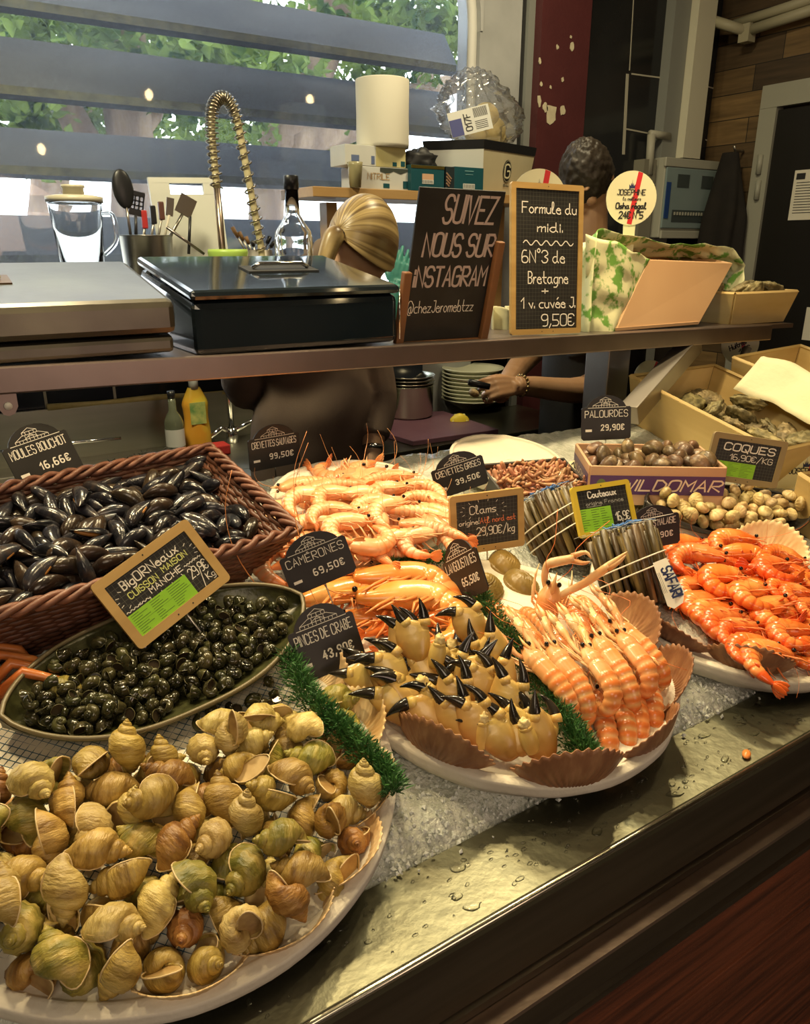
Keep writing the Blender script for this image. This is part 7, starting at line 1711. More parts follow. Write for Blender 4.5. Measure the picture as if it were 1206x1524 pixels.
# red shrimps
c = C1(980, 780, 5.336)
RL = [(2, (690, 400), (372, 470), (640, 600), .085), (1, (885, 488), (655, 620), (800, 780), .085), (1, (1055, 588), (820, 790), (965, 975), .080), (1, (1062, 290), (836, 400), (1195, 425), .080),
 (1, (470, 200), (878, 300), (620, 340), .080), (0, (545, 298), (112, 262), (400, 410), .075), (1, (350, 155), (105, 215), (250, 260), .062), (0, (862, 130), (375, 175), (560, 235), .068), (1, (385, 468), (207, 530), (260, 665), .066),
 (1, (485, 588), (270, 680), (320, 790), .066), (1, (605, 658), (320, 765), (410, 905), .068), (1, (655, 738), (428, 830), (505, 950), .070), (0, (785, 830), (522, 895), (590, 1090), .074), (0, (945, 988), (602, 1005), (700, 1235), .080),
 (0, (1110, 1020), (705, 1130), (760, 1200), .080), (1, (1215, 840), (958, 890), (1110, 1010), .078), (1, (1215, 545), (1022, 560), (1160, 700), .082), (1, (1290, 640), (1150, 680), (1220, 800), .078), (0, (1125, 498), (905, 520), (1000, 600), .076), (0, (1155, 285), (865, 235), (1000, 330), .070),
 (1, (1300, 960), (1150, 980), (1230, 1080), .070), (1, (1330, 480), (1180, 440), (1260, 540), .070), (1, (1350, 800), (1210, 850), (1300, 930), .075), (0, (700, 330), (500, 330), (600, 450), .066), (1, (820, 640), (640, 700), (720, 780), .066), (0, (240, 400), (160, 390), (220, 470), .055)]
rs = []
for (k, h, b, t, z) in RL:
    o = dup(REDS[k][0], side_place(REDS[k], c(*h), c(*b), c(*t), z, .75, 1.3, rr.uniform(-.12, .12), rr.uniform(-.12, .12))); o['category'] = 'shrimp'; o['group'] = 'red shrimps on the right platter'; rs.append(o)
for k in range(46):
    x, y = c(rr.uniform(150, 1500), rr.uniform(160, 1050))
    q = pB(x, y, .055)
    if (x < c(620, 0)[0] and y > c(0, 700)[1]) or hypot(q.x - PR[0], q.y - PR[1]) > .20: continue
    nrm = bed(0, 0).to_3x3().to_4x4()
    m = Matrix.Translation(pB(x, y, .050 + rr.uniform(0, .012))) @ RX(SL) @ RZ(rr.uniform(0, 6.28)) @ RX(R(90)) @ TR(0, 0, 0, rr.uniform(-.25, .25), rr.uniform(-.25, .25), 0)
    o = dup(REDS[rr.randrange(3)][0], m); o['category'] = 'shrimp'; o['group'] = 'red shrimps on the right platter'; rs.append(o)
rows(rs, 6, 'curled red-orange shrimp', 'the right platter')

# langoustines: eyes and tail end as seen; lower and upper layer
c = C1(700, 820, 3.769)
def lang_place(hp, tp, h1, h2, roll=0, smin=.8, smax=1.2, L=.140):
    Hw, Tw = pB(*hp, h1), pB(*tp, h2)
    d = Hw - Tw; s = max(smin, min(smax, d.length / L)); d.normalize()
    nrm = V((0, -sin(SL), cos(SL)))
    m = aim(Tw + d * (.0625 * s), d, nrm) @ RX(roll) @ Matrix.Diagonal((s, s, s, 1))
    return m
LL = [  # proto, head, tail, heights, roll
 (1, (600, 940), (700, 1125), 0.054, 0.054, .1, 'langoustine tail lowest in the front, beside the garland end'), (1, (740, 930), (815, 1125), 0.054, 0.056, -.1, 'langoustine tail in the lower front layer, second from the garland'), (1, (860, 900), (915, 1080), 0.056, 0.058, 0, 'langoustine tail in the lower front layer, third from the garland'), (1, (930, 860), (995, 1030), 0.058, 0.060, .1, 'langoustine tail in the lower front layer, fourth from the garland'), (1, (1010, 800), (1070, 960), 0.058, 0.062, 0, 'langoustine tail in the lower front layer at the far right'),
 (3, (250, 430), (75, 260), 0.079, 0.078, .2, 'langoustine with its tail up beside the top of the garland'), (3, (330, 470), (180, 290), 0.079, 0.078, 0, 'langoustine with its tail up, second from the top of the garland'), (0, (470, 480), (330, 320), 0.074, 0.073, -.1, 'langoustine with its tail up below the raised one'), (0, (640, 450), (530, 270), 0.074, 0.073, .1, 'langoustine lying behind with tail towards the razor clams'), (0, (740, 420), (620, 260), 0.079, 0.078, .4, 'langoustine lying at the back, tail by the razor clam bundle'),
 (1, (345, 590), (625, 880), 0.104, 0.096, -.1, 'langoustine in the upper layer nearest the green garland'), (1, (480, 580), (725, 885), 0.102, 0.092, .05, 'langoustine in the upper layer, second from the garland'), (2, (650, 560), (900, 900), 0.108, 0.100, .25, 'langoustine in the middle of the upper layer with tail folded under'), (1, (780, 590), (965, 830), 0.100, 0.092, -.1, 'langoustine in the upper layer, fourth from the garland'), (2, (880, 520), (1105, 800), 0.106, 0.098, .1, 'langoustine in the upper layer, fifth from the garland'), (1, (850, 440), (1140, 680), 0.098, 0.092, -.2, 'langoustine lying outermost on the right of the pile')]
for (k, h, t, h1, h2, ro, lab) in LL:
    o = dup(LANG[k], lang_place(c(*h), c(*t), h1, h2, ro), lab, 'langoustines on the middle platter'); o['category'] = 'langoustine'
# the raised one: body upright, claws held out
Hw = pD(824, 866, 1.185); Tw = pD(806, 940, 1.20)
d = (Hw - Tw).normalized()
frame = aim(Hw - d * .078, d, (-.45, -.62, .3))
inv = frame.inverted()
o = langoustine(.3, 70)
claws = [ch for ch in o.children if ch.name.startswith('claw') ]
for ch in claws: drop(ch)
def arm_claw(pts, rs, fing, fr):
    cl = MB().tube(cr([inv @ p for p in pts], 4), cr_r(rs, 4), 9, flat=.85)
    rr2 = random.Random(5)
    for i in range(1, len(pts) - 1):
        for q in range(5):
            p = pts[i].lerp(pts[i + 1], q / 5) + V((0, 0, fr))
            cl.ell(inv @ p, .0012, 5, 4)
    c_ = cl.build('claw', M_lgc, o)
    for f in fing: MB().tube(cr([inv @ p for p in f], 3), [.0042 * (1 - i / (3 * (len(f) - 1))) ** .7 + .0006 for i in range(3 * (len(f) - 1) + 1)], 8).build('claw_finger', M_lgc, c_)
def cr_r(rs, k):
    out = []
    for i in range(len(rs) - 1):
        for j in range(k): out.append(rs[i] + (rs[i + 1] - rs[i]) * j / k)
    return out + [rs[-1]]
e = pD
arm_claw([e(818, 890, 1.19), e(811, 865, 1.185), e(813, 845, 1.18), e(822, 838, 1.175), e(856, 831, 1.16)], [.0042, .0050, .0056, .0080, .0070], [[e(852, 828, 1.162), e(872, 822, 1.155), e(881, 832, 1.152)], [e(852, 834, 1.162), e(868, 838, 1.156), e(879, 836, 1.152)]], .007)
arm_claw([e(830, 888, 1.19), e(842, 882, 1.185), e(870, 868, 1.175), e(884, 858, 1.17), e(908, 841, 1.155)], [.0042, .0056, .0062, .0070, .0062], [[e(904, 842, 1.157), e(922, 830, 1.147), e(934, 821, 1.142)], [e(906, 846, 1.157), e(922, 836, 1.147), e(932, 826, 1.142)]], .006)
setm(o, frame); tag(o, 'langoustine raised upright with both claws stretched out to the right', 'langoustine', 'langoustines on the middle platter')

# crab claws: base, finger tip, height of the base, proto
TIP = {}
for i, o in enumerate(CLAW):
    pts = []
    for ch in o.children:
        if ch.name.startswith(('fixed', 'mov')):
            v = max((q.co for q in ch.data.vertices), key=lambda q: (q - V((0, 0, 0))).length); pts.append(v.copy())
    TIP[i] = sum(pts, V()) / len(pts)
def claw_place(k, bp, tp, h, back=0):
    A_ = pB(*bp, h)
    dx, dy = A_.x - PM[0], (A_.y + sin(SL) * h - PM[1]) / cos(SL)
    r_ = hypot(dx, dy)
    if r_ > .212:
        A_ = bed(PM[0] + dx * .212 / r_, PM[1] + dy * .212 / r_ * cos(SL), h).translation
    dep = (A_ - EYE).dot(_F)
    r_ = ray(*tp); T_ = EYE + r_ * ((dep + back) / r_.dot(_F))
    vec = T_ - A_
    t = TIP[k]; L0 = hypot(t.x, t.z)
    s = max(.78, min(1.25, vec.length / L0))
    view = ((A_ + T_) / 2 - EYE).normalized()
    n = (view - vec.normalized() * view.dot(vec.normalized())).normalized()   # away from the eye
    up = vec.normalized(); right = n.cross(up)
    a = atan2(t.x, t.z)
    Z = up * cos(a) - right * sin(a); X = up * sin(a) + right * cos(a)
    X = n.cross(Z)
    m = Matrix((X, n, Z)).transposed().to_4x4()
    return Matrix.Translation(A_) @ m @ Matrix.Diagonal((s, s, s, 1))
c = C1(400, 800, 2.871)
CL = [(4, (640, 540), (612, 402), 0.097, .0, 'crab claw at the back with upright fingers, below the giant prawn'), (1, (900, 470), (830, 388), 0.094, .0, 'crab claw at the back right with finger lying under the prawn tail'), (2, (1000, 590), (930, 405), 0.079, .0, 'pale crab claw beside the garland, fingers pointing straight up'), (3, (600, 560), (560, 455), 0.086, 0, 'crab claw at the back left, only its dark finger showing'),
 (1, (540, 690), (398, 490), 0.072, 0, 'crab claw beside the price tag, fingers bent to the left'), (1, (750, 660), (530, 520), 0.072, 0, 'crab claw in the middle with closed dark fingers pointing left'), (2, (830, 690), (910, 465), 0.072, 0, 'crab claw with fingers crossing to the upper right, near the back'), (4, (360, 720), (350, 560), 0.065, .01, 'crab claw stump with pale flesh at the left edge'),
 (0, (1000, 800), (1010, 565), 0.069, 0, 'square-palmed crab claw beside the garland, fingers spread'), (0, (790, 798), (755, 523), 0.066, 0, 'crab claw standing upright in the centre of the heap'), (2, (985, 720), (990, 555), 0.068, .01, 'crab claw behind the square-palmed one'), (1, (900, 740), (850, 600), 0.068, 0, 'crab claw with torn flesh right of the heap centre'),
 (0, (560, 870), (375, 610), 0.058, 0, 'large crab claw at the left front, fingers gaping upward'), (1, (700, 950), (530, 700), 0.058, 0, 'crab claw at the front left with hooked dark fingers'), (3, (900, 960), (815, 712), 0.060, 0, 'crab claw in front with long finger curved over'), (4, (770, 1020), (790, 760), 0.055, 0, 'pale crab claw standing in the front left of centre'),
 (0, (1060, 1010), (900, 790), 0.058, 0, 'crab claw in the front row with wide-open dark fingers'), (3, (1060, 960), (1020, 770), 0.060, .015, 'crab claw behind the front one with broken pale joint'), (2, (1220, 1030), (1115, 745), 0.056, 0, 'crab claw at the right end of the front row against the garland'), (1, (1160, 1030), (1120, 820), 0.058, .01, 'pale crab claw leaning at the right end of the front row')]
for (k, b, t, h, bk, lab) in CL:
    o = dup(CLAW[k], claw_place(k, c(*b), c(*t), h, bk), lab, 'crab claws on the middle platter'); o['category'] = 'crab claw'
# claws lying underneath
for i, (x, y) in enumerate([(600, 720), (740, 640), (860, 700), (980, 740), (700, 800), (900, 800)]):
    q = pB(*c(x, y), .050)
    o = dup(CLAW[[3, 0, 2, 1][i % 4]], Matrix.Translation(q) @ RX(SL) @ RZ(rr.uniform(-.6, .6)) @ RX(R(-55)) @ RY(rr.uniform(-.5, .5)), None, 'crab claws on the middle platter'); o['category'] = 'crab claw'
rows([o for o in bpy.data.objects if o.get('group') == 'crab claws on the middle platter' and not o.get('label')] , 3, 'crab claw lying low in the heap', 'half-buried ones')

# green garlands
M_grn = M('garland_green', (.030, .105, .028), (.075, .20, .055), 60, 3, rough=.45, rv=.0)
def garland(label, pts, w, n, h=.03, rise=.02, seed=0):
    rr = random.Random(seed)
    P = cr([pB(x, y, h) for x, y in pts], 8)
    mb = MB()
    nrm = V((0, -sin(SL), cos(SL)))
    for k in range(n):
        f = rr.uniform(0, len(P) - 1.001); i = int(f); p = P[i].lerp(P[i + 1], f - i)
        t = (P[i + 1] - P[i]).normalized(); sd = t.cross(nrm)
        off = rr.gauss(0, .32); off = max(-.9, min(.9, off))
        q = p + sd * off * w + nrm * rise * rr.uniform(.1, 1) * (1 - off * off)
        d = (sd * (off * 1.5 + rr.uniform(-.7, .7)) + nrm * rr.uniform(.2, 1.2) + t * rr.uniform(-.7, .7)).normalized()
        l = rr.uniform(.006, .013); sw = d.orthogonal().normalized() * rr.uniform(.0006, .0011)
        a = rr.uniform(0, 6.28); sw = (Matrix.Rotation(a, 3, d) @ sw)
        tip = q + d * l
        k2 = len(mb.v)
        mb.add([q - sw, q + sw, q + d * l * .6 + sw * .8, tip, q + d * l * .6 - sw * .8], [(0, 1, 2, 3, 4)])
    o = mb.build('plastic_garland', M_grn, None, False, fix=False)
    tag(o, label, 'garland', 'green plastic garlands')
garland('green plastic garland between the whelks and the crab claws', [(428, 985), (455, 1045), (510, 1100), (560, 1150), (582, 1190)], .024, 4600, .062, .028, 1)
garland('green plastic garland between the crab claws and the langoustines', [(705, 895), (752, 960), (800, 1030), (845, 1100), (876, 1150)], .027, 5600, .060, .034, 2)
garland('short green plastic sprig between pink shrimps and giant prawns', [(572, 850), (620, 842), (668, 840)], .018, 1400, .040, .022, 3)

# razor clam bundles
M_raz = M('razor_clam_shell', (.085, .055, .022), (.27, .19, .075), 30, 5, rough=.34, c3=(.07, .046, .02), rv=.3, stretch=(2, 2, .35), bump=(100, .3, .001))
M_string = M('white_string', (.80, .76, .64), rough=.7)
M_netb = M('blue_netting', (.10, .25, .62), rough=.4)
M_film = M('clear_netting', (.55, .55, .50), rough=.35)
def bundle(label, bpx, tpx, rad, hgt, seed, card=False):
    rr = random.Random(seed)
    B0 = pB(*bpx, .035 if card else .006); dep = (B0 - EYE).dot(_F)
    r_ = ray(*tpx); T0 = EYE + r_ * ((dep + .02) / r_.dot(_F))
    up = (T0 - B0).normalized()
    y = V((0, 1, 0)); y = (y - up * y.dot(up)).normalized(); x = y.cross(up)
    m = Matrix.Translation(B0) @ Matrix((x, y, up)).transposed().to_4x4()
    o = thing('razor_clam_bundle', label, 'razor clams', m, 'tied bundles of razor clams')
    pts = []
    ga = pi * (3 - sqrt(5))
    for k in range(64):
        q = rad * sqrt((k + .5) / 64) * .93; a = k * ga
        pts.append((q * cos(a), q * sin(a)))
    for k, (px_, py_) in enumerate(pts):
        l = hgt * rr.uniform(.90, 1.04)
        tw = rr.uniform(-.006, .006)
        mb = MB().tube([(px_ + tw, py_, rr.uniform(0, .006)), (px_, py_, l * .5), (px_ * 1.04, py_ * 1.04, l)], [rad * .115, rad * .125, rad * .115], 8, flat=.62, up=(cos(k * 2.1), sin(k * 2.1), 0))
        mb.build('razor_shell', M_raz, o)
    ns = 2 if card else 3
    for k in range(ns):
        z = hgt * (.42 + .13 * k)
        ring = [(rad * 1.02 * cos(a) , rad * 1.02 * sin(a), z + .010 * cos(a + .8)) for a in [i * 2 * pi / 28 for i in range(29)]]
        MB().tube(ring, .0013, 5, cap=False).build('string', M_string, o)
    mb = MB()
    for k in range(90):
        a = rr.uniform(0, 6.28); q = rad * rr.uniform(.2, 1.02)
        p = V((q * cos(a), q * sin(a), hgt * 1.02))
        mb.tube([p, p + V((rr.uniform(-.015, .015), rr.uniform(-.015, .015), rr.uniform(.0, .006))), p + V((rr.uniform(-.03, .03), rr.uniform(-.03, .03), rr.uniform(-.004, .004)))], .0005, 3)
    mb.build('netting', M_film, o, fix=False)['kind'] = 'stuff'
    mb = MB()
    for k in range(46):
        p = V((-rad * .15 + rr.gauss(0, rad * .20), -rad * .35 + rr.gauss(0, rad * .20), hgt * 1.03))
        mb.tube([p, p + V((rr.gauss(0, .008), rr.gauss(0, .008), rr.uniform(0, .008))), p + V((rr.gauss(0, .016), rr.gauss(0, .012), .001))], .0009, 4)
    mb.build('blue_net_knot', M_netb, o, fix=False)['kind'] = 'stuff'
    if card:
        # white tag hanging on the strings, on the side towards the customer
        Mi = m.inverted()
        cpts = [(972, 838), (992, 830), (1019, 880), (1017, 897), (1004, 906), (994, 902)]
        cp = [e(x, y, 1.250 - (x - 972) * .0004) for x, y in cpts]
        lp = [Mi @ p for p in cp]
        nn = (Mi.to_3x3() @ (EYE - cp[0])).normalized()
        mb = MB(); n = len(lp)
        mb.add([p for p in lp] + [p - nn * .0008 for p in lp], [tuple(range(n)), tuple(range(2 * n - 1, n - 1, -1))] + [(i, i + n, (i + 1) % n + n, (i + 1) % n) for i in range(n)])
        cd = mb.build('paper_tag', M('white_card', (.78, .76, .68), rough=.5), o, False)
        xd = (lp[3] - lp[1]); 
        xd = (Mi.to_3x3() @ (e(1012, 890, 1.238) - e(988, 838, 1.245))).normalized()
        zd = nn.cross(xd).normalized() * 1
        fr = Matrix((xd, -nn, zd)).transposed().to_4x4()
        if fr.determinant() < 0: zd = -zd; fr = Matrix((xd, -nn, zd)).transposed().to_4x4()
        org = Mi @ e(990, 845, 1.2350)
        mb = MB(); write(mb, 'SAFARI', 0, -.006, .015, .0030, -.0006, width=.046)
        mb.build('lettering', M('navy_ink', (.02, .03, .10), rough=.5), cd, False, fix=False, mtx=Matrix.Translation(org) @ fr)
        mb = MB()
        for k in range(6): ribbon(mb, [(.004, -.011 - k * .0022), (.036, -.011 - k * .0022)], .0006, -.0006)
        mb.build('small_print', M_ink, cd, False, fix=False, mtx=Matrix.Translation(org) @ fr)
    return o
bundle('bundle of razor clams tied with white string in front, with white paper tag', (956, 904), (926, 796), .060, .132, 5, True)
bundle('bundle of razor clams tied with three strings behind, beside the Clams slate', (851, 840), (808, 745), .060, .135, 6)

# whole crab at the left edge of the picture
M_crab = M('crab_shell', (.46, .11, .025), (.62, .24, .07), 16, 5, rough=.33, c3=(.52, .15, .035), bump=(90, .4, .0015), coat=.15)
M_crabb = M('crab_belly', (.62, .47, .24), (.50, .30, .12), 20, 4, rough=.4)
q = pB(-98, 1052, .045)
o = thing('cooked_crab', 'orange-brown cooked crab cut off by the left edge of the picture', 'crab', Matrix.Translation(q) @ RX(SL) @ RZ(R(25)))
def cara(u, v):
    b = pi * (u - .5); a = 2 * pi * v
    p = V((cos(a) * cos(b), sin(a) * cos(b), sin(b)))
    k = 1 + .03 * cos(a * 18) * (abs(p.z) < .3)
    return V((p.x * .075 * k, p.y * .050 * k * (1 - .15 * p.y), p.z * (.024 if p.z > 0 else .014) + .003 * mn.noise(p * 4)))
MB().grid(cara, 18, 60, False, True).build('carapace', M_crab, o)
for s in (-1, 1):
    for k in range(4):
        y0 = .02 - k * .018
        MB().tube([(s * .05, y0, -.004), (s * .085, y0 + .006 - k * .006, .022), (s * .115, y0 - .01 - k * .012, .006), (s * .125, y0 - .03 - k * .012, -.018)], [.008, .0075, .0055, .0012], 8).build('leg', M_crab, o)
    a = MB().tube([(s * .045, .035, -.004), (s * .075, .065, .006), (s * .062, .095, .010)], [.010, .013, .015], 9).build('claw', M_crab, o)
    MB().ell((s * .05, .118, .012), (.018, .030, .014), 12, 9).build('claw_palm', M_crab, a)
    for f in (-1, 1): MB().tube([(s * .05 + f * .008, .138, .012), (s * .046 + f * .011, .155, .012), (s * .040 + f * .002, .170, .011)], [.008, .006, .001], 8).build('claw_finger', M_cf, a)
# ------------------------------------------------------------ oyster crates and round cards at the right
M_crate = M('poplar_wood', (.62, .46, .20), (.50, .35, .13), 4, 5, rough=.55, stretch=(1, .6, 4), rv=.06, bump=(40, .3, .001))
def crate(label, mtx, wl, wd, hg, flare, m=M_crate, cat='crate', grp='wooden oyster crates', slats=1):
    """open crate with flaring sides: wl along local X, wd along local Y at the rim"""
    o = thing('oyster_crate', label, cat, mtx, grp)
    a, b = wl / 2, wd / 2; a0, b0 = a - flare, b - flare; t = .005
    def wall(name, p0, p1, q0, q1):
        p0, p1, q0, q1 = V(p0), V(p1), V(q0), V(q1)
        n = (p1 - p0).cross(q0 - p0).normalized() * t
        MB().hexa([p0, p1, p1 + n, p0 + n], [q0, q1, q1 + n, q0 + n]).build(name, m, o, False, bevel=.001)
    def side(name, A0, A1, B0, B1):
        for k in range(slats):
            f0, f1 = k / slats, (k + 1) / slats - (.03 if k < slats - 1 else 0)
            L_ = lambda f: (V(A0).lerp(V(B0), f), V(A1).lerp(V(B1), f))
            (p0, p1), (q0, q1) = L_(f0), L_(f1)
            wall(name, p0, p1, q0, q1)
    side('end_board', (-a0, -b0, 0), (a0, -b0, 0), (-a, -b, hg), (a, -b, hg))
    side('end_board', (a0, b0, 0), (-a0, b0, 0), (a, b, hg), (-a, b, hg))
    side('side_board', (a0, -b0, 0), (a0, b0, 0), (a, -b, hg), (a, b, hg))
    side('side_board', (-a0, b0, 0), (-a0, -b0, 0), (-a, b, hg), (-a, -b, hg))
    MB().box((0, 0, .004), (2 * a0, 2 * b0, .007)).build('bottom_board', m, o, False)
    MB().tube([(-a, -b, hg), (a, -b, hg), (a, b, hg), (-a, b, hg), (-a, -b, hg)], .0055, 4, cap=False).build('rim_batten', m, o, False)
    return o
fr1 = bed(1.745, 1.165, .006)
crate('long pale wooden crate with a heap of oysters under the shelf brace', fr1, .345, .44, .122, .03)
oy = pile('oyster', OY, fr1 @ Matrix.Translation((0, 0.01, .014)), 'oyster', 'oyster', 'oysters in the long crate', 'oyster', 1.0)
rows(oy, 4, 'rough green-brown oyster', 'the long crate')
M_paper = M('wrapping_paper', (.78, .74, .50), (.70, .66, .42), 6, 4, rough=.7, bump=(25, .6, .004))
fr2 = bed(2.11, 1.12, .02, R(4))
crate('pale wooden crate lined with crumpled paper at the far right', fr2, .36, .46, .15, .03)
def sheet(fn, nu, nv, name, m, parent, mtx=None):
    o = MB().grid(fn, nu, nv).build(name, m, parent, fix=False)
    if mtx is not None: setm(o, mtx)
    s = o.modifiers.new('thickness', 'SOLIDIFY'); s.thickness = .0008
    return o
def crumple(u, v):
    x = -.26 + .34 * u; y = -.24 + .40 * v
    z = .185 - .34 * abs(u - .26) + .03 * sin(v * 9 + u * 4) * u + .018 * mn.noise(V((u * 5, v * 5, 2)))
    return V((x - .015 * sin(v * 6), y, max(.02, z)))
o = sheet(crumple, 26, 30, 'paper_sheet', M_paper, None, fr2)
tag(o, 'crumpled sheet of white paper hanging over the side of the far right crate', 'paper')
# crate in front, cut by the right edge
fr3 = bed(1.63, .742, .006, R(-12))
crate('pale wooden crate in front at the right edge, beside the round card', fr3, .24, .22, .115, .015)
# small crate of oysters on the end of the shelf
q = pY(1100, 470, 1.40)
fr4 = TR(2.105, 1.435, shz(2.1) + .002, 0, 0, R(-4))
crate('small wooden crate of opened oysters on the end of the serving shelf', fr4, .27, .20, .085, .02)
oy2 = pile('oyster2', OY, fr4 @ Matrix.Translation((0, 0, .030)), 'oyster', 'oyster', 'oysters in the small crate on the shelf', 'oyster', .92)
rows(oy2, 2, 'dark rough oyster', 'the small crate')
# paper-lined crate on the shelf with its plain front board
M_print = M('printed_paper', (.76, .76, .46), (.16, .36, .06), 30, 8, rough=.7, ramp=(.52, .58), bump=(20, .5, .004))
M_plain = M('smooth_plywood', (.62, .40, .22), (.56, .34, .18), 3, 3, rough=.5)
ctr = thing('tilted_crate', 'tilted crate with plain plywood front board on the serving shelf', 'crate', (TR(1.70, 1.335, shz(1.7) + .004)))
fl_ = [pY(x, y, 1.345) - V((1.70, 1.335, shz(1.7) + .004)) for x, y in [(916, 501), (1039, 490)]]
fu_ = [pY(x, y, 1.40) - V((1.70, 1.335, shz(1.7) + .004)) for x, y in [(966, 387), (1091, 392)]]
fl_[0].z = max(fl_[0].z, .0); fl_[1].z = max(fl_[1].z, .0)
dy = V((0, .006, .002)); dd = V((0, .20, .03))
MB().hexa([fl_[0], fl_[1], fl_[1] + dy, fl_[0] + dy], [fu_[0], fu_[1], fu_[1] + dy, fu_[0] + dy]).build('front_board', M_plain, ctr, False, bevel=.001)
for k in (0, 1):
    e = V((.005 * (1 if k == 0 else -1), 0, 0))
    MB().hexa([fl_[k] + dy, fl_[k] + dy + e, fl_[k] + dd + e, fl_[k] + dd], [fu_[k] + dy, fu_[k] + dy + e, fu_[k] + dd + e, fu_[k] + dd]).build('side_board', M_plain, ctr, False)
MB().hexa([fl_[0] + dd, fl_[1] + dd, fl_[1] + dd + dy, fl_[0] + dd + dy], [fu_[0] + dd, fu_[1] + dd, fu_[1] + dd + dy, fu_[0] + dd + dy]).build('rear_board', M_plain, ctr, False)
MB().hexa([fl_[0] + V((0, 0, .001)), fl_[1] + V((0, 0, .001)), fl_[1] + dd, fl_[0] + dd], [p + V((0, 0, .008)) for p in (fl_[0], fl_[1], fl_[1] + dd, fl_[0] + dd)]).build('bottom_board', M_plain, ctr, False)
# the printed paper: a big crumpled sheet bulging out on the left and over the top
def liner(u, v):
    # u from the left foot up over the top to the right; v from front to back
    prof = [(868, 498, 1.37), (872, 430, 1.38), (880, 345, 1.40), (925, 348, 1.45), (985, 362, 1.46), (1040, 362, 1.46), (1085, 372, 1.46), (1100, 392, 1.45), (1098, 420, 1.43)]
    f = u * (len(prof) - 1); i = min(int(f), len(prof) - 2); q = f - i
    a, b = pY(*prof[i]), pY(*prof[i + 1])
    p = a.lerp(b, q)
    n = mn.noise(V((u * 9, v * 6, 7))) * .018 + mn.noise(V((u * 20, v * 14, 3))) * .008
    return p + V((n * .6, v * .17 - .02 + n, -.05 * v + n * .8 - .01 * sin(v * 5)))
sheet(liner, 60, 24, 'paper_liner', M_print, ctr, Matrix.Translation(V((-1.70, -1.335, -shz(1.7) - .004))))
def liner2(u, v):
    a = pY(900 + 60 * u, 500 - 132 * v, 1.362 + .03 * v); b = mn.noise(V((u * 4, v * 5, 1))) * .012
    l = pY(872, 498 - 150 * v, 1.385)
    p = l.lerp(pY(918 + 50 * v, 500 - 115 * v, 1.352 + .05 * v), u)
    return p + V((b, b - .02 * sin(u * pi), b))
sheet(liner2, 18, 26, 'paper_fold', M_print, ctr, Matrix.Translation(V((-1.70, -1.335, -shz(1.7) - .004))))
# pleated paper behind the two boards
def liner3(u, v):
    p = pY(735 + 45 * u, 512 - 55 * v, 1.50); return p + V((0, .02 * sin(u * 14), .01 * mn.noise(V((u * 4, v * 4, 0)))))
o = sheet(liner3, 30, 14, 'paper_sheet', M_paper, None)
tag(o, 'pale creased paper standing on the shelf behind the two menu boards', 'paper')

# round cards with a red stripe
M_card = M('cream_card', (.80, .76, .50), rough=.5)
M_redp = M('red_stripe', (.62, .02, .025), rough=.5)
M_navy = M('navy_print', (.02, .03, .10), rough=.5)
def card(label, cpx, Yd, rad, yaw, lines_, stem_=None, tilt=-4, roll=0, tail=0, strs=True, crown=True):
    q = pY(*cpx, Yd)
    o = thing('round_card', label, 'card', Matrix.Translation(q) @ RZ(R(yaw)) @ RX(R(tilt)) @ RY(R(roll)), 'round cream cards with a red stripe')
    MB().prism([(rad * cos(t), rad * sin(t)) for t in [2 * pi * k / 48 for k in range(48)]], -.0008, .0008).build('disc', M_card, o, False)
    y = -.0010
    k = .17
    w = rad * .19
    def xs(z): return rad * .14 + z * k
    top, bot = rad * .97, -rad * .97
    MB().prism([(xs(bot) - w / 2, bot + .002), (xs(bot) + w / 2, bot), (xs(top) + w / 2, top - .004), (xs(top) - w / 2, top)], y - .0002, y + .0004).build('red_stripe', M_redp, o, False)
    if crown:
        u = rad * .11
        MB().prism([(-u + 0, rad * .36), (u, rad * .36), (u * 1.1, rad * .50), (u * .55, rad * .44), (u * .35, rad * .56), (.1 * u, rad * .46), (0, rad * .68), (-.1 * u, rad * .46), (-u * .35, rad * .56), (-u * .55, rad * .44), (-u * 1.1, rad * .50)], y - .0004, y).build('crown_emblem', M_navy, o, False)
    for (t, x, z, h, lw, wd, m) in lines_:
        mb = MB(); write(mb, t, x * rad, z * rad, h * rad, lw * rad, y - .0004, width=wd * rad, align='c', slant=.05)
        mb.build('lettering', m, o, False, fix=False)
    if stem_:
        MB().prism([(-.012, -rad - stem_), (.012, -rad - stem_), (.016, -rad * .9), (-.016, -rad * .9)], .0008, .0024).build('stem', M_card, o, False)
    return o
JO = ('JOSÉPHINE', -.02, .12, .19, .030, 1.10, M_ink)
card('whole round cream card with red stripe reading Osha régal above the paper-lined crate', (940, 295), 1.47, .066, -30, [JO, ('la meilleure', .02, -.08, .12, .018, .70, M_ink), ('Osha régal', .0, -.38, .20, .045, 1.20, M_ink), ('24€ N°5', .02, -.74, .24, .045, .95, M_ink)], .17)
card('round cream card with red stripe half hidden behind the menu slate', (802, 297), 1.47, .068, -24, [('la meilleure', .2, .10, .12, .018, .75, M_ink)], .20)
card('round cream card with red stripe below the end of the serving shelf', (1102, 512), 1.40, .058, -30, [('Huitres', -.15, -.10, .26, .05, .9, M_ink), ('13€', .10, -.52, .28, .05, .6, M_ink)], .16, roll=-25, crown=False)
card('round cream card with red stripe in front of the long crate at the right edge', (1198, 710), .935, .068, -34, [JO], .10)
card('narrow cream card with red stripe under the shelf, behind the post', (967, 560), 1.44, .045, -30, [], .17, roll=8, crown=False)
q = pB(872, 712, .02)
o = card('cream card with handwriting leaning behind the printed clam box', (868, 712), 1.15, .05, -28, [('12', -.2, .55, .3, .06, .4, M_ink)], None, tilt=-50, crown=False)
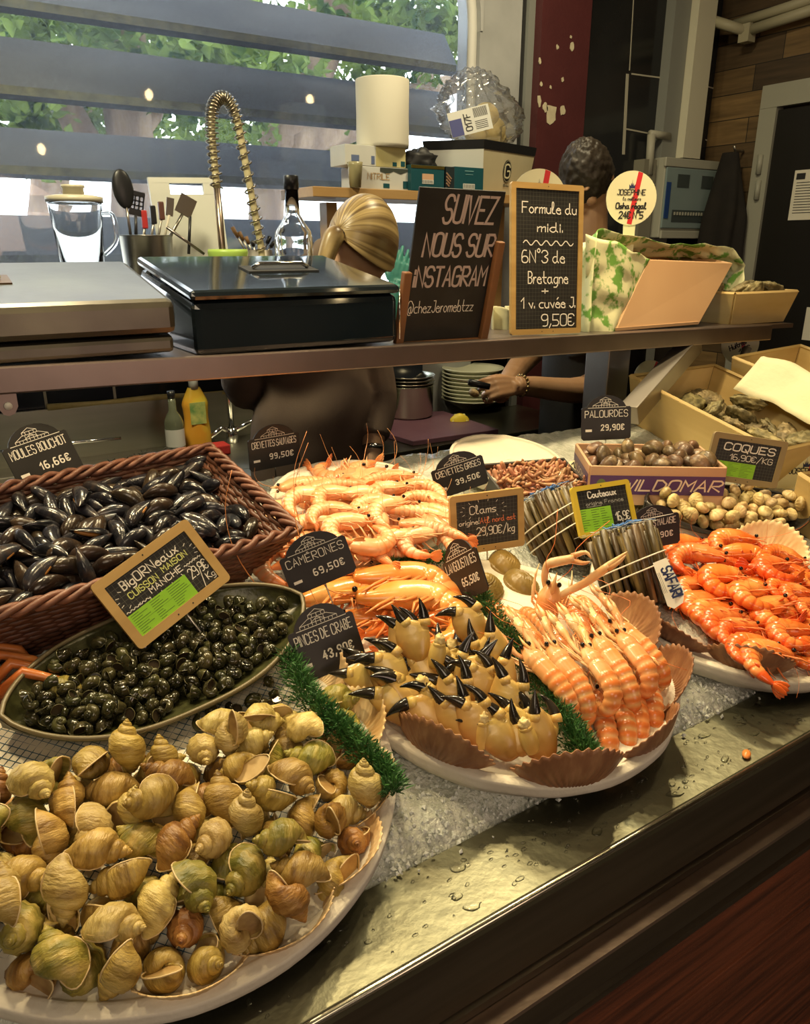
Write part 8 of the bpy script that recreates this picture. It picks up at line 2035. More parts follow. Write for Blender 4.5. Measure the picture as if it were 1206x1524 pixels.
# ------------------------------------------------------------ things behind the serving shelf
LZ = 1.371           # top of the ledge shelf
def glass(name, col=(.95, .97, .98), rough=.02, tint=None):
    return M(name, col, rough=rough, trans=1.0, ior=1.45)
M_glass = glass('clear_glass')
M_blackp = M('black_plastic', (.012, .012, .014), rough=.35)
# blender jug
q = pY(111, 300, 2.38)
o = thing('blender_jug', 'clear glass blender jug with lid on the ledge at the far left', 'blender', loc=(q.x, 2.38, LZ))
zt = q.z - LZ
MB().lathe([(.078, 0), (.080, .02), (.06, .055), (.054, .062)], 24, None, True, True).build('motor_base', M('grey_plastic', (.30, .30, .29), rough=.4), o)
MB().lathe([(.050, .062), (.052, .067), (.070, zt - .005), (.072, zt), (.068, zt), (.066, zt - .006), (.048, .072), (0.001, .069)], 32).build('jug', M_glass, o)
M_lid = M('lid_beige', (.52, .48, .36), rough=.4)
l = MB().lathe([(.074, zt - .002), (.074, zt + .012), (.052, zt + .016), (.050, zt + .012), (.03, zt + .014)], 28, None, True, True).build('lid', M_lid, o)
MB().lathe([(.028, zt + .014), (.027, zt + .034), (.031, zt + .036), (.030, zt + .042)], 24, None, True, True).build('filler_cap', M_lid, l)
MB().tube(cr([(.056, -.03, zt - .03), (.086, -.045, zt - .035), (.088, -.045, zt - .10), (.053, -.03, zt - .14)], 5), .007, 8).build('handle', M_glass, o)
# utensil bucket and what stands in it
bq = pY(217, 352, 2.38)
o = thing('utensil_bucket', 'steel bucket full of kitchen utensils behind the black chest', 'bucket', loc=(bq.x, 2.38, LZ))
bh = bq.z - LZ
MB().lathe([(.060, 0), (.074, bh), (.078, bh + .003), (.074, bh + .004), (.070, bh - .004), (.058, .006), (.001, .006)], 36).build('pail', M('bucket_steel', (.45, .44, .40), rough=.3, metal=1), o)
M_woodh = M('utensil_wood', (.28, .15, .06), rough=.5)
def utensil(name, label, foot, top, r, mat, head=None):
    a = pY(*foot, 2.38); b = pY(*top, 2.38)
    o = thing(name, label, name.replace('_', ' '), loc=(b.x, 2.38, b.z))
    MB().tube([a - b, V((0, 0, 0))], [r, r * .9], 8).build('handle', mat, o)
    if head: head(o)
    return o
def spoonhead(w, h, m, ang):
    def f(o):
        T = RY(ang)
        MB().ell((0, 0, h * .45), (w, .010, h * .55), 14, 10, T).build('bowl', m, o)
    return f
utensil('serving_spoon', 'large black serving spoon standing in the utensil bucket', (196, 360), (188, 306), .0045, M('dark_steel', (.25, .22, .20), rough=.3, metal=1), spoonhead(.029, .096, M_blackp, R(-5)))
def slotted(o):
    mb = MB(); T = RY(R(12))
    w, h = .040, .062
    xs_ = [-w / 2, -w * .26, -w * .10, w * .06, w * .22, w / 2]
    mb.box((0, 0, h * .12), (w, .003, h * .30), T).box((0, 0, h * .92), (w, .003, h * .22), T)
    for k in range(4):
        mb.box((-w / 2 + w * (.06 + k * .293), 0, h * .55), (w * .12, .003, h * .60), T)
    for k in range(2): mb.box((0, 0, h * (.42 + .2 * k)), (w, .003, .004), T)
    mb.build('slotted_blade', M_blackp, o, False)
utensil('slotted_turner', 'black slotted turner beside the large spoon in the bucket', (203, 360), (202, 320), .005, M_blackp, slotted)
M_redh = M('red_handle', (.40, .03, .03), rough=.35)
def knob(m, w=.010, h=.05):
    def f(o): MB().box((0, 0, h * .3), (w * 1.6, .012, h)).build('grip', m, o, False, bevel=.003)
    return f
utensil('kitchen_knife', 'knife with red and black handle in the utensil bucket', (212, 362), (216, 335), .004, M_steeldull, knob(M_redh))
utensil('kitchen_knife', 'knife with black handle in the middle of the utensil bucket', (224, 362), (229, 328), .004, M_steeldull, knob(M_blackp))
utensil('kitchen_knife', 'knife with dark handle at the right of the utensil bucket', (234, 362), (241, 322), .004, M_steeldull, knob(M('dark_brown_handle', (.10, .04, .03), rough=.4)))
M_spat = M('spatula_steel', (.40, .37, .32), rough=.3, metal=1)
def blade(w, h, ang):
    def f(o): MB().box((0, 0, h * .45), (w, .002, h), RY(ang)).build('blade', M_spat, o, False)
    return f
utensil('metal_spatula', 'metal spatula with broad square blade leaning right out of the bucket', (246, 365), (272, 318), .005, M_spat, blade(.050, .055, R(28)))
utensil('metal_spatula', 'narrow metal spatula leaning left of the broad one', (243, 362), (252, 320), .004, M('pale_spatula', (.52, .48, .38), rough=.4), blade(.022, .05, R(10)))
a, b = pY(248, 338, 2.36), pY(304, 378, 2.36)
tag(MB().tube([a, b], .0042, 8).build('steel_rod', M('dark_steel', (.25, .22, .20)), None), 'dark steel rod leaning out of the bucket down to the right', 'rod')
a, b = pY(283, 322, 2.37), pY(281, 378, 2.37)
tag(MB().tube([a, b], .0045, 8).build('sharpening_steel', M_blackp, None), 'black sharpening steel standing right of the bucket', 'sharpening steel')
# white cutting board leaning at the window
qa, qb, qc, qd = pY(232, 264, 2.49), pY(336, 266, 2.49), pY(347, 385, 2.46), pY(238, 385, 2.46)
w_ = (qb - qa).length; h_ = (qa - qd).length
o = thing('cutting_board', 'white plastic cutting board with handle slot leaning at the window', 'cutting board', loc=(((qc + qd) / 2).x, 2.455, LZ), rot=(R(-5), R(-2), 0))
hh = qa.z - LZ + .004
mb = MB()
mb.box((0, 0, hh * .5 - .024), (w_, .012, hh - .048)).box((0, 0, hh - .008), (w_, .012, .016))
mb.box((-w_ * .36, 0, hh - .032), (w_ * .28, .012, .034)).box((w_ * .38, 0, hh - .032), (w_ * .24, .012, .034))
mb.build('board', M('white_polyethylene', (.66, .66, .60), rough=.45), o, False)
# spring hose tap
def hel(path, r, turns, wire, name, m, parent):
    P = cr(path, 10); n = len(P)
    pts = []
    N_ = turns * 12
    for i in range(N_ + 1):
        f = i / N_ * (n - 1.001); k = int(f); p = P[k].lerp(P[k + 1], f - k)
        t = (P[k + 1] - P[k]).normalized(); u = t.cross(V((0, 1, 0))).normalized(); v = t.cross(u)
        a = 2 * pi * i / 12
        pts.append(p + (u * cos(a) + v * sin(a)) * r)
    return MB().tube(pts, wire, 5, cap=False).build(name, m, parent, fix=False)
o = thing('spring_tap', 'tall tap with a coiled spring hose arching beside the window', 'tap')
M_coil = M('spring_steel', (.30, .26, .20), rough=.28, metal=1)
M_hose = M('cream_hose', (.55, .48, .28), rough=.5)
pp = [pY(x, y, 2.33) for x, y in [(392, 420), (389, 372), (378, 310), (364, 235), (352, 175), (340, 150), (327, 146), (317, 160), (315, 190), (318, 230), (323, 280)]]
MB().tube(cr(pp, 8), .0105, 10).build('hose', M_hose, o)
hel(pp[1:], .0175, 40, .0028, 'spring', M_coil, o)
MB().tube([pY(323, 280, 2.33), pY(331, 372, 2.33), pY(333, 420, 2.33)], .0105, 10).build('spout_pipe', M('copper_pipe', (.42, .33, .26), rough=.3, metal=1), o)
MB().tube([pY(392, 420, 2.33), pY(333, 424, 2.33)], .016, 10).tube([pY(362, 420, 2.33), V((pY(362, 420, 2.33).x, 2.33, LZ))], .02, 12).build('tap_body', M_chrome, o)
# tub with lime ring lid, pot of cutlery
q = pY(339, 371, 2.33)
o = thing('storage_tub', 'round tub with lime-green ring lid just behind the black chest', 'tub', loc=(q.x, 2.33, LZ))
hh = pY(339, 376, 2.33).z - LZ
MB().lathe([(.05, 0), (.054, hh - .01)], 24, None, True, True).build('tub_body', M('tub_clear', (.5, .5, .42), rough=.3), o)
MB().lathe([(.030, hh - .008), (.030, hh + .010), (.058, hh + .010), (.060, hh), (.058, hh - .012)], 32).build('ring_lid', M('lime_plastic', (.42, .62, .12), rough=.35), o)
MB().lathe([(.001, hh), (.030, hh)], 24).build('lid_centre', M('tub_centre', (.6, .5, .3), rough=.6), o)
q = pY(382, 372, 2.42)
o = thing('cutlery_pot', 'small dark pot of cutlery behind the spring hose', 'pot', loc=(q.x, 2.42, LZ))
hh = q.z - LZ
MB().lathe([(.045, 0), (.05, hh), (.047, hh), (.042, .005), (.001, .005)], 24).build('pot', M_steeldull, o)
for k, (x, y) in enumerate([(346, 338), (356, 345), (366, 352), (375, 358), (402, 352), (408, 360)]):
    a = q + V(((k - 3) * .008, 0, -.03)); b = pY(x, y, 2.42)
    t = thing('fork', '%s piece of cutlery from the left in the dark pot behind the hose' % ORD[k], 'cutlery', loc=a, group='cutlery in the dark pot')
    MB().tube([V((0, 0, 0)), (b - a) * .7], .003, 6).build('shank', M_spat, t)
    MB().tube([(b - a) * .7, (b - a)], [.006, .007], 7).build('handle', M_woodh if k < 3 else M_blackp, t)
# clear bottle with black cap
q = pY(440, 262, 1.672); zb = shz(.8) + .002
o = thing('glass_bottle', 'tall clear glass bottle with black cap behind the black chest', 'bottle', loc=(pY(437, 330, 1.672).x, 1.676, zb))
H = q.z - zb
MB().lathe([(.001, .004), (.041, .002), (.043, .01), (.043, H - .132), (.040, H - .115), (.026, H - .095), (.0165, H - .078), (.0145, H - .022), (.0125, H - .02), (.0125, H - .078), (.024, H - .098), (.037, H - .118), (.040, .014), (.001, .012)], 40).build('glass', M_glass, o)
MB().lathe([(.0165, H - .028), (.0165, H), (.015, H + .001)], 24, None, True, True).build('cap', M_blackp, o)

# wooden wall shelf with boxes
sx0_, sx1_ = pY(466, 285, 2.3).x, 2.12
sz = pY(560, 281, 2.3).z
M_wsh = M('shelf_wood', (.46, .29, .12), (.38, .22, .08), 5, rough=.5, stretch=(.6, 4, 4))
o = thing('wooden_shelf', 'wooden shelf on two posts in front of the window carrying glove boxes', 'shelf', loc=(1.5, 2.42, sz))
MB().box(((sx0_ + sx1_) / 2 - 1.5, 0, -.015), (sx1_ - sx0_, .24, .03)).build('board', M_wsh, o, False, bevel=.002)
for xa_, xb_ in ((498, 514), (546, 571)):
    a, b = pY(xa_, 310, 2.34).x, pY(xb_, 310, 2.34).x
    MB().box(((a + b) / 2 - 1.5, 0, -.03 - (sz - .03 - LZ + .02) / 2), (b - a, .05, sz - .03 - LZ)).build('post', M_wsh, o, False)
MB().box((.55, .09, -.03 - .2), (.06, .05, .40)).build('post', M_wsh, o, False)
def boxthing(name, label, cat, xa_, xb_, yt, yb, Y, dep, m, yaw=0, z0=None, bevel=.001):
    a, b = pY(xa_, yb, Y), pY(xb_, yb, Y); t = pY((xa_ + xb_) / 2, yt, Y)
    z0 = a.z if z0 is None else z0
    o = thing(name, label, cat, loc=((a.x + b.x) / 2, Y, z0), rot=(0, 0, R(yaw)))
    w = b.x - a.x; h = t.z - z0
    MB().box((0, dep / 2, h / 2), (w, dep, h)).build('carton', m, o, False, bevel=bevel)
    return o, w, h
M_wcard = M('white_carton', (.62, .62, .58), (.55, .56, .54), 8, rough=.5)
M_ycard = M('yellowish_carton', (.62, .56, .30), (.55, .48, .22), 6, rough=.35)
M_teal = M('teal_carton', (.012, .075, .095), rough=.4)
b2, w, h = boxthing('glove_box', 'white glove box lettered NITRILE at the bottom of the stack', 'box', 535, 611, 249, 282, 2.32, .12, M_wcard, z0=sz)
mb = MB(); write(mb, 'NITRILE', -w * .34, h * .45, h * .26, .0024, -.0012, width=w * .42)
mb.build('lettering', M('orange_grey_ink', (.42, .28, .14), rough=.6), b2, False, fix=False)
mb = MB().box((w * .02, -.0006, h * .18), (w * .12, .001, h * .2)).box((w * .40, -.0006, h * .25), (w * .1, .001, h * .34))
mb.build('teal_panels', M_teal, b2, False)
h2 = h
mb = MB().prism([(-w * .1, h * .80), (w * .05, h * .70), (w * .16, h * .84), (w * .3, h * .72), (w * .44, h * .86), (w * .44, h * .98), (-w * .1, h * .98)], -.0012, -.0004)
mb.build('dark_splash_print', M('print_dark', (.05, .06, .05), rough=.5), b2, False)
b1, w, h = boxthing('glove_box', 'upper glove box with white side and yellow front under the paper roll', 'box', 560, 604, 219, 248, 2.32, .10, M_ycard, z0=sz + h2 + .001)
aL, bR = pY(514, 240, 2.32), pY(560, 240, 2.32)
MB().box((-(w / 2) - (bR.x - aL.x) / 2, .05, h / 2), (bR.x - aL.x, .10, h)).build('white_side', M_wcard, b1, False, bevel=.001)
MB().box((-(w / 2) - (bR.x - aL.x) * .68, -.0006, h * .35), (.028, .001, h * .3)).box((-(w / 2) - .012, -.0006, h * .3), (.012, .001, h * .4)).build('blue_print', M('blue_print', (.12, .16, .30), rough=.5), b1, False)
MB().box((w * .12, -.0006, h * .16), (w * .14, .001, h * .2)).box((w * .40, -.0006, h * .2), (w * .14, .001, h * .26)).build('teal_panels', M_teal, b1, False)
htop = sz + h2 + h + .002
# cup hanging in front of the stack
q = pY(541, 262, 2.27)
o = thing('plastic_cup', 'yellowish crumpled plastic cup standing beside the NITRILE box', 'cup', loc=(pY(533, 270, 2.30).x - .01, 2.30, sz))
MB().lathe([(.001, .002), (.018, .001), (.024, .065), (.025, .075), (.023, .075), (.017, .004)], 20).build('cup', M('cup_plastic', (.55, .50, .28), rough=.25, trans=.4), o)
# paper roll
a, b = pY(537, 215, 2.37), pY(604, 215, 2.37); t = pY(570, 119, 2.37)
o = thing('paper_roll', 'large white paper roll standing on the glove boxes', 'paper roll', loc=((a.x + b.x) / 2, 2.375, htop))
r_ = (b.x - a.x) / 2; H = t.z - htop
M_pap = M('white_paper', (.72, .69, .58), rough=.85, bump=(60, .2, .001))
MB().lathe([(.02, 0), (r_ * .985, 0), (r_, .01), (r_ * .985, H * .5), (r_, H - .003), (r_ * .99, H), (.022, H), (.022, H - .03), (.0, H - .03)], 44).build('roll', M_pap, o)
MB().lathe([(.022, H - .03), (.022, H + .001), (.018, H + .001), (.018, H - .03)], 20).build('core', M('cardboard', (.35, .24, .13), rough=.8), o)
# teal boxes with black gloves
b3, w, h = boxthing('glove_box', 'teal glove box with black gloves bulging out of its top', 'box', 612, 661, 246, 287, 2.30, .11, M_teal, z0=sz)
MB().box((0, -.0006, h * .52), (w * .34, .001, h * .30)).build('label_patch', M('patch_orange', (.62, .38, .24), rough=.5), b3, False)
MB().box((0, -.0010, h * .36), (w * .34, .001, h * .16)).build('barcode_patch', M_white, b3, False)
mb = MB()
for k in range(9): mb.box((-w * .15 + k * w * .036, -.0016, h * .36), (w * .014, .0006, h * .12))
mb.build('barcode', M_ink, b3, False)
MB().box((0, -.0006, h * .93), (w, .001, h * .12)).build('gloss_strip', M_gold, b3, False)
def glovef(u, v):
    b_ = pi * (u - .5); a_ = 2 * pi * v
    p = V((cos(a_) * cos(b_), sin(a_) * cos(b_), sin(b_)))
    q_ = 1 + .35 * mn.noise(p * 2.4 + V((5, 0, 0)))
    return V((p.x * .065 * q_, .05 + p.y * .04 * q_, h + .012 + p.z * .040 * q_))
MB().grid(glovef, 18, 26, False, True).build('black_gloves', M('black_latex', (.012, .012, .013), rough=.5), b3)
b4, w, h = boxthing('glove_box', 'teal glove box with barcode and picture of a hand beside the wooden crate', 'box', 676, 719, 249, 290, 2.30, .11, M_teal, z0=sz)
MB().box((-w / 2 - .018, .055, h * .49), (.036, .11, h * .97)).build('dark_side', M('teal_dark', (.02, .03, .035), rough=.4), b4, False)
MB().box((0, -.0006, h * .26), (w * .40, .001, h * .20)).build('barcode_patch', M_white, b4, False)
mb = MB()
for k in range(9): mb.box((-w * .17 + k * w * .042, -.0012, h * .26), (w * .016, .0006, h * .14))
mb.build('barcode', M_ink, b4, False)
mb = MB().box((0, -.0006, h * .85), (w * .3, .001, h * .03)).box((0, -.0006, h * .72), (w * .26, .001, h * .02))
mb.build('small_print', M('teal_light', (.2, .4, .42), rough=.5), b4, False)
mb = MB()
for k in range(4): mb.tube([(-w / 2 - .022 + k * .003, -.0008, h * .22 + k * .008), (-w / 2 - .034, -.0008, h * (.34 + k * .13))], .0028, 5)
mb.build('hand_picture', M('picture_skin', (.40, .24, .15), rough=.6), b4, False)
# wooden crate with black band and oval letter G
c0, c1, c2 = pY(721, 207, 2.31), pY(799, 215, 2.40), pY(629, 216, 2.47)
o = thing('wooden_box', 'wooden box with black band and oval letter G on the wooden shelf', 'box', loc=(c0.x, c0.y, sz))
up0 = [c0, c1, c1 + (c2 - c0), c2]
H = c0.z - sz
L0_ = [V((p.x - c0.x, p.y - c0.y, 0)) for p in up0]
ctr_ = sum(L0_, V()) / 4
low = [ctr_ + (p - ctr_) * .84 for p in L0_]; low = [V((p.x, p.y, .001)) for p in low]
upp = [p + V((0, 0, H)) for p in L0_]
MB().hexa(low, upp).build('body', M('whitewashed_board', (.60, .54, .36), (.52, .45, .28), 6, rough=.55), o, False, bevel=.001)
nrm_ = ((upp[1] - upp[0]).cross(upp[0] - low[0])).normalized()
if nrm_.y > 0: nrm_ = -nrm_
nl_ = ((upp[3] - upp[0]).cross(upp[0] - low[0])).normalized()
if nl_.x > 0: nl_ = -nl_
for (i, j, n_) in ((0, 1, nrm_), (0, 3, nl_)):
    a0, a1 = upp[i].lerp(low[i], .17), upp[j].lerp(low[j], .17)
    e_ = n_ * .002
    MB().hexa([a0 + n_ * .0003, a1 + n_ * .0003, a1 + e_, a0 + e_], [upp[i] + n_ * .0003, upp[j] + n_ * .0003, upp[j] + e_, upp[i] + e_]).build('black_band', M_blackp, o, False)
a0, a1 = upp[0].lerp(low[0], .17), upp[3].lerp(low[3], .17)
MB().hexa([low[0] + nl_ * .0003, low[3] + nl_ * .0003, low[3] + nl_ * .0016, low[0] + nl_ * .0016], [a0 + nl_ * .0003, a1 + nl_ * .0003, a1 + nl_ * .0016, a0 + nl_ * .0016]).build('pale_side', M('pale_side_board', (.62, .62, .58), rough=.6), o, False)
fc = upp[0].lerp(low[1], .5) + (upp[1] - upp[0]) * .02
xd = (upp[1] - upp[0]).normalized(); zd_ = (upp[0] - low[0] + upp[1] - low[1]).normalized(); zd_ = (zd_ - xd * zd_.dot(xd)).normalized()
fm_ = Matrix((xd, zd_.cross(xd), zd_)).transposed().to_4x4(); fm_ = Matrix.Translation(fc + nrm_ * .001 + V((.0, 0, -.005))) @ fm_
MB().prism([(.026 * cos(t), .038 * sin(t)) for t in [2 * pi * k / 36 for k in range(36)]], -.0012, .0006).build('oval_emblem', M_ink, o, False, mtx=fm_)
mb = MB(); ribbon(mb, [(.0235 * cos(t), .0355 * sin(t)) for t in [2 * pi * k / 36 for k in range(37)]], .0011, -.0016)
write(mb, 'G', 0, -.021, .043, .0058, -.0016, width=.030, align='c')
mb.build('oval_letter', M_card, o, False, fix=False, mtx=fm_)
mb = MB(); write(mb, 'Gillardeau', 0, -.052, .008, .0012, -.0008, width=.036, align='c')
mb.build('small_lettering', M_ink, o, False, fix=False, mtx=fm_)
# clear plastic bag with label on top
bz = c0.z
bc_ = pY(722, 160, 2.45)
o = thing('plastic_bag', 'crumpled clear plastic bag with a printed label on the wooden box', 'bag', loc=(bc_.x, 2.48, bz))
HB = pY(715, 103, 2.45).z - bz
def film_mat():
    m = bpy.data.materials.new('clear_film'); m.use_nodes = True
    nt = m.node_tree; N, L = nt.nodes, nt.links
    for n in list(N):
        if n.type != 'OUTPUT_MATERIAL': N.remove(n)
    tr = N.new('ShaderNodeBsdfTransparent'); gl = N.new('ShaderNodeBsdfGlossy'); gl.inputs['Roughness'].default_value = .12
    df = N.new('ShaderNodeBsdfTranslucent'); df.inputs[0].default_value = (.8, .82, .85, 1)
    lw = N.new('ShaderNodeLayerWeight'); lw.inputs[0].default_value = .35
    m1 = N.new('ShaderNodeMixShader'); m2 = N.new('ShaderNodeMixShader'); m2.inputs[0].default_value = .22
    L.new(lw.outputs['Facing'], m1.inputs[0]); L.new(tr.outputs[0], m1.inputs[1]); L.new(gl.outputs[0], m1.inputs[2])
    L.new(m1.outputs[0], m2.inputs[1]); L.new(df.outputs[0], m2.inputs[2]); L.new(m2.outputs[0], N['Material Output'].inputs[0])
    return m
def bagf(u, v):
    b_ = pi * (u - .5); a_ = 2 * pi * v
    p = V((cos(a_) * cos(b_), sin(a_) * cos(b_), sin(b_)))
    rg = 1 - abs(mn.noise(p * 2.2 + V((1, 4, 0)))) * .6 - abs(mn.noise(p * 5.5)) * .30
    x = p.x * .215 * rg * (1 - .35 * max(0, p.z)); y = p.y * .10 * rg; z = HB * .48 + p.z * HB * .56 * (rg * .5 + .55)
    return V((x - .03 * p.z, y, max(.004, z)))
MB().grid(bagf, 46, 70, False, True).build('film', film_mat(), o, fix=False)
for k, (x, y, z, r) in enumerate([(.03, .0, .10, .055), (.07, 0, .06, .05), (.0, 0.02, .05, .05), (.10, .01, .035, .035)]):
    MB().ell((x, y, z), (r, r * .7, r * .9), 14, 10).build('bread_piece', M('pale_bread', (.66, .55, .28), (.56, .44, .2), 20, rough=.7), o)
lb = thing('dummy', None, None)
drop(lb)
q1 = pY(700, 180, 2.36) - V((bc_.x, 2.48, bz))
fl_m = Matrix.Translation(q1) @ RZ(R(-25)) @ RX(R(-8)) @ RY(R(-14))
lbo = MB().box((0, 0, 0), (.150, .0012, .082)).build('label_card', M_wcard, o, False, mtx=fl_m)
MB().box((-.052, -.001, -.012), (.044, .001, .055)).build('blue_block', M('label_blue', (.06, .07, .22), rough=.5), lbo, False)
mb = MB(); write(mb, '017F', 0, 0, .022, .0034, -.0012, width=.055, align='c', rot=R(90))
mb.build('lettering', M_ink, lbo, False, fix=False, loc=(.030, 0, -.030))
mb = MB()
for k in range(14): mb.box((.018 + k * .0036, -.001, .022), (.0016, .0008, .030))
for k in range(5): mb.box((.038, -.001, -.006 - k * .006), (.045, .0008, .0016))
mb.build('printed_lines', M_ink, lbo, False)

# fuse box on the tiles
ex0, ex1 = pY(988, 300, TY - .10).x, pY(1072, 300, TY - .10).x
ez0, ez1 = pY(1028, 354, TY - .10).z, pY(1028, 236, TY - .10).z
o = thing('fuse_box', 'white fuse box with blue transparent door on the black tiles', 'fuse box', loc=((ex0 + ex1) / 2, TY, (ez0 + ez1) / 2))
w, h = ex1 - ex0, ez1 - ez0
MB().box((0, -.045, 0), (w, .09, h)).build('housing', M_ivory, o, False, bevel=.004)
MB().box((0, -.094, h * .44), (w * 1.05, .012, h * .11)).build('top_strip', M_ivory, o, False, bevel=.003)
MB().box((0, -.094, -h * .46), (w * .96, .012, h * .10)).build('bottom_strip', M_ivory, o, False, bevel=.003)
d = MB().box((0, -.094, -.0), (w * .98, .010, h * .76)).build('blue_door', M('blue_smoke', (.20, .27, .28), (.24, .31, .31), 3, rough=.2), o, False, bevel=.004)
MB().box((-w * .20, -.1, h * .22), (w * .20, .003, h * .16)).build('meter_window', M('meter_dark', (.06, .075, .075), rough=.2), d, False)
MB().box((w * .22, -.1, h * .22), (w * .20, .003, h * .16)).build('meter_window', M('meter_dark', (.04, .055, .06)), d, False)
br_ = MB().box((w * .02, -.1, -h * .22), (w * .72, .003, h * .15)).build('breaker_row', M('meter_dark', (.04, .055, .06)), d, False)
mb = MB()
for k in range(14): mb.box((-w * .30 + k * w * .048, -.103, -h * .19), (w * .022, .003, h * .04))
mb.build('breaker_switches', M_ivory, br_, False)['kind'] = 'stuff'
MB().box((-w * .44, -.1, -.01), (w * .07, .004, h * .45)).build('blue_edge', M('deep_blue', (.02, .06, .22), rough=.3), d, False)
MB().tube(cr([(-w * .62, -.02, h * .45), (-w * .56, -.03, h * .2), (-w * .64, -.02, -.05), (-w * .55, -.03, -h * .3), (-w * .6, -.02, -h * .5)], 6), .004, 6).build('cable', M_ivory, o)
MB().box((-w * .66, -.03, -.02), (w * .2, .06, h * 1.05)).build('duct', M('duct_olive', (.22, .21, .16), rough=.5), o, False)
# dark coat on the wooden wall
q = pX(1098, 228, RX_ - .05)
o = thing('dark_coat', 'dark coat hanging on the wooden wall beside the door', 'coat', loc=q)
zb_ = pX(1085, 400, RX_ - .05).z - q.z
def coat(u, v):
    a = 2 * pi * v; t = u
    r = .03 + .04 * min(1, t * 2.2) + .015 * t
    r *= 1 + .16 * sin(a * 5 + t * 3) * min(1, t * 2)
    return V((-.05 + .055 * cos(a) * (r / .08), r * 1.35 * sin(a), zb_ * t * 1.15))
MB().grid(coat, 24, 40, False, True).build('cloth', M('dark_cloth', (.010, .008, .007), (.016, .013, .010), 12, rough=.9, bump=(60, .4)), o, fix=False)
MB().tube([(.04, 0, .01), (-.02, 0, .01), (-.03, 0, .03)], .006, 8).build('hook', M_steeldull, o)
# paper notices on the door
q = pX(1200, 290, DX - .012)
o = thing('paper_notice', 'white printed paper notice stuck on the black door', 'notice', loc=(DX - .0125, q.y, q.z))
MB().box((0, 0, 0), (.001, .13, .20)).build('sheet', M_pap, o, False)
mb = MB()
for k in range(12): mb.box((-.0008, .0, .05 - k * .011), (.0004, .10, .003))
mb.box((-.0008, .035, .075), (.0004, .04, .025))
mb.build('printed_lines', M_ink, o, False)
q = pX(1204, 482, DX - .012)
o = thing('paper_notice', 'lower white paper on the black door at the right edge', 'notice', loc=(DX - .0125, q.y - .04, q.z))
MB().box((0, 0, 0), (.001, .12, .14)).build('sheet', M_pap, o, False)

# ------------------------------------------------------------ on the sink and the work table
SZ = .926
def px_on(x, y): return pY(x, y, 2.42)
q = px_on(254, 660)
o = thing('oil_bottle', 'small glass bottle with white label standing by the sink', 'bottle', loc=(q.x, 2.36, SZ))
H = .19
MB().lathe([(.001, .002), (.028, .001), (.029, .008), (.029, .105), (.022, .125), (.012, .14), (.011, H), (.009, H), (.009, .14), (.020, .12), (.027, .10), (.027, .006)], 26).build('glass', M('greenish_glass', (.55, .60, .40), rough=.05, trans=.8), o)
MB().lathe([(.0295, .03), (.0295, .085)], 26).build('label', M_white, o)
MB().lathe([(.012, H - .01), (.012, H + .012)], 16, None, True, True).build('cap', M_blackp, o)
q = px_on(291, 640)
o = thing('soap_bottle', 'yellow and orange washing-up liquid bottle by the sink', 'bottle', loc=(q.x, 2.40, SZ))
def soap(u, v):
    a = 2 * pi * v; z = u * .20
    k = 1 if u < .75 else 1 - (u - .75) * 2.2
    return V((.042 * k * cos(a) * (1 + .06 * sin(u * 9)), .024 * k * sin(a), z))
MB().grid(soap, 20, 26, False, True).build('bottle', M('yellow_soap', (.72, .60, .07), (.74, .36, .04), 4, rough=.2, ramp=(.45, .55)), o)
MB().lathe([(.015, .195), (.015, .225), (.007, .23), (.006, .245)], 16, None, True, True).build('cap', M_white, o)
MB().box((0, -.0238, .12), (.05, .002, .07)).build('label', M('soap_label', (.60, .62, .20), (.16, .32, .10), 30, rough=.4), o, False)
q = px_on(298, 652)
tag(MB().box((0, 0, .016), (.085, .06, .032)).build('sponge', M('red_sponge', (.46, .03, .025), rough=.8, bump=(150, .6)), None, False, loc=(q.x + .005, 2.30, SZ), bevel=.004), 'red sponge lying by the washing-up liquid', 'sponge')
q = pY(205, 650, 2.32)
mb = MB(); rr = random.Random(5)
for k in range(60):
    c_ = V((rr.gauss(0, .035), rr.gauss(0, .014), .016 + rr.gauss(0, .006))); a = rr.uniform(0, 6); r = rr.uniform(.006, .014)
    mb.tube([c_ + V((r * cos(a + t), r * sin(a + t) * .6, .004 * sin(t * 2))) for t in (0, .8, 1.6, 2.4, 3.2, 4, 4.8)], .0014, 4)
tag(mb.build('scouring_pad', M('dark_scourer', (.06, .055, .045), rough=.5), None, loc=(q.x, 2.32, SZ), fix=False), 'dark tangled scouring pad on the sink edge', 'scouring pad')
tag(MB().tube([pY(0, 672, 2.35), pY(115, 658, 2.33), pY(180, 652, 2.33)], .005, 8).build('thin_pipe', M_chrome, None), 'thin pale pipe lying along the sink edge at the left', 'pipe')
# cross-handle tap
q = px_on(345, 640)
o = thing('cross_tap', 'chrome tap with two angled handles at the back of the sink', 'tap', loc=(q.x, 2.42, SZ))
MB().tube([(0, 0, 0), (0, 0, .05)], [.022, .018], 12).tube([(0, 0, .05), (0, 0, .30)], .010, 10).build('riser', M_chrome, o)
for s in (-1, 1): MB().tube([(0, 0, .035), (s * .04, -.01, .055), (s * .085, -.02, .075 if s > 0 else .03)], [.012, .009, .007], 9).build('tap_handle', M_chrome, o)
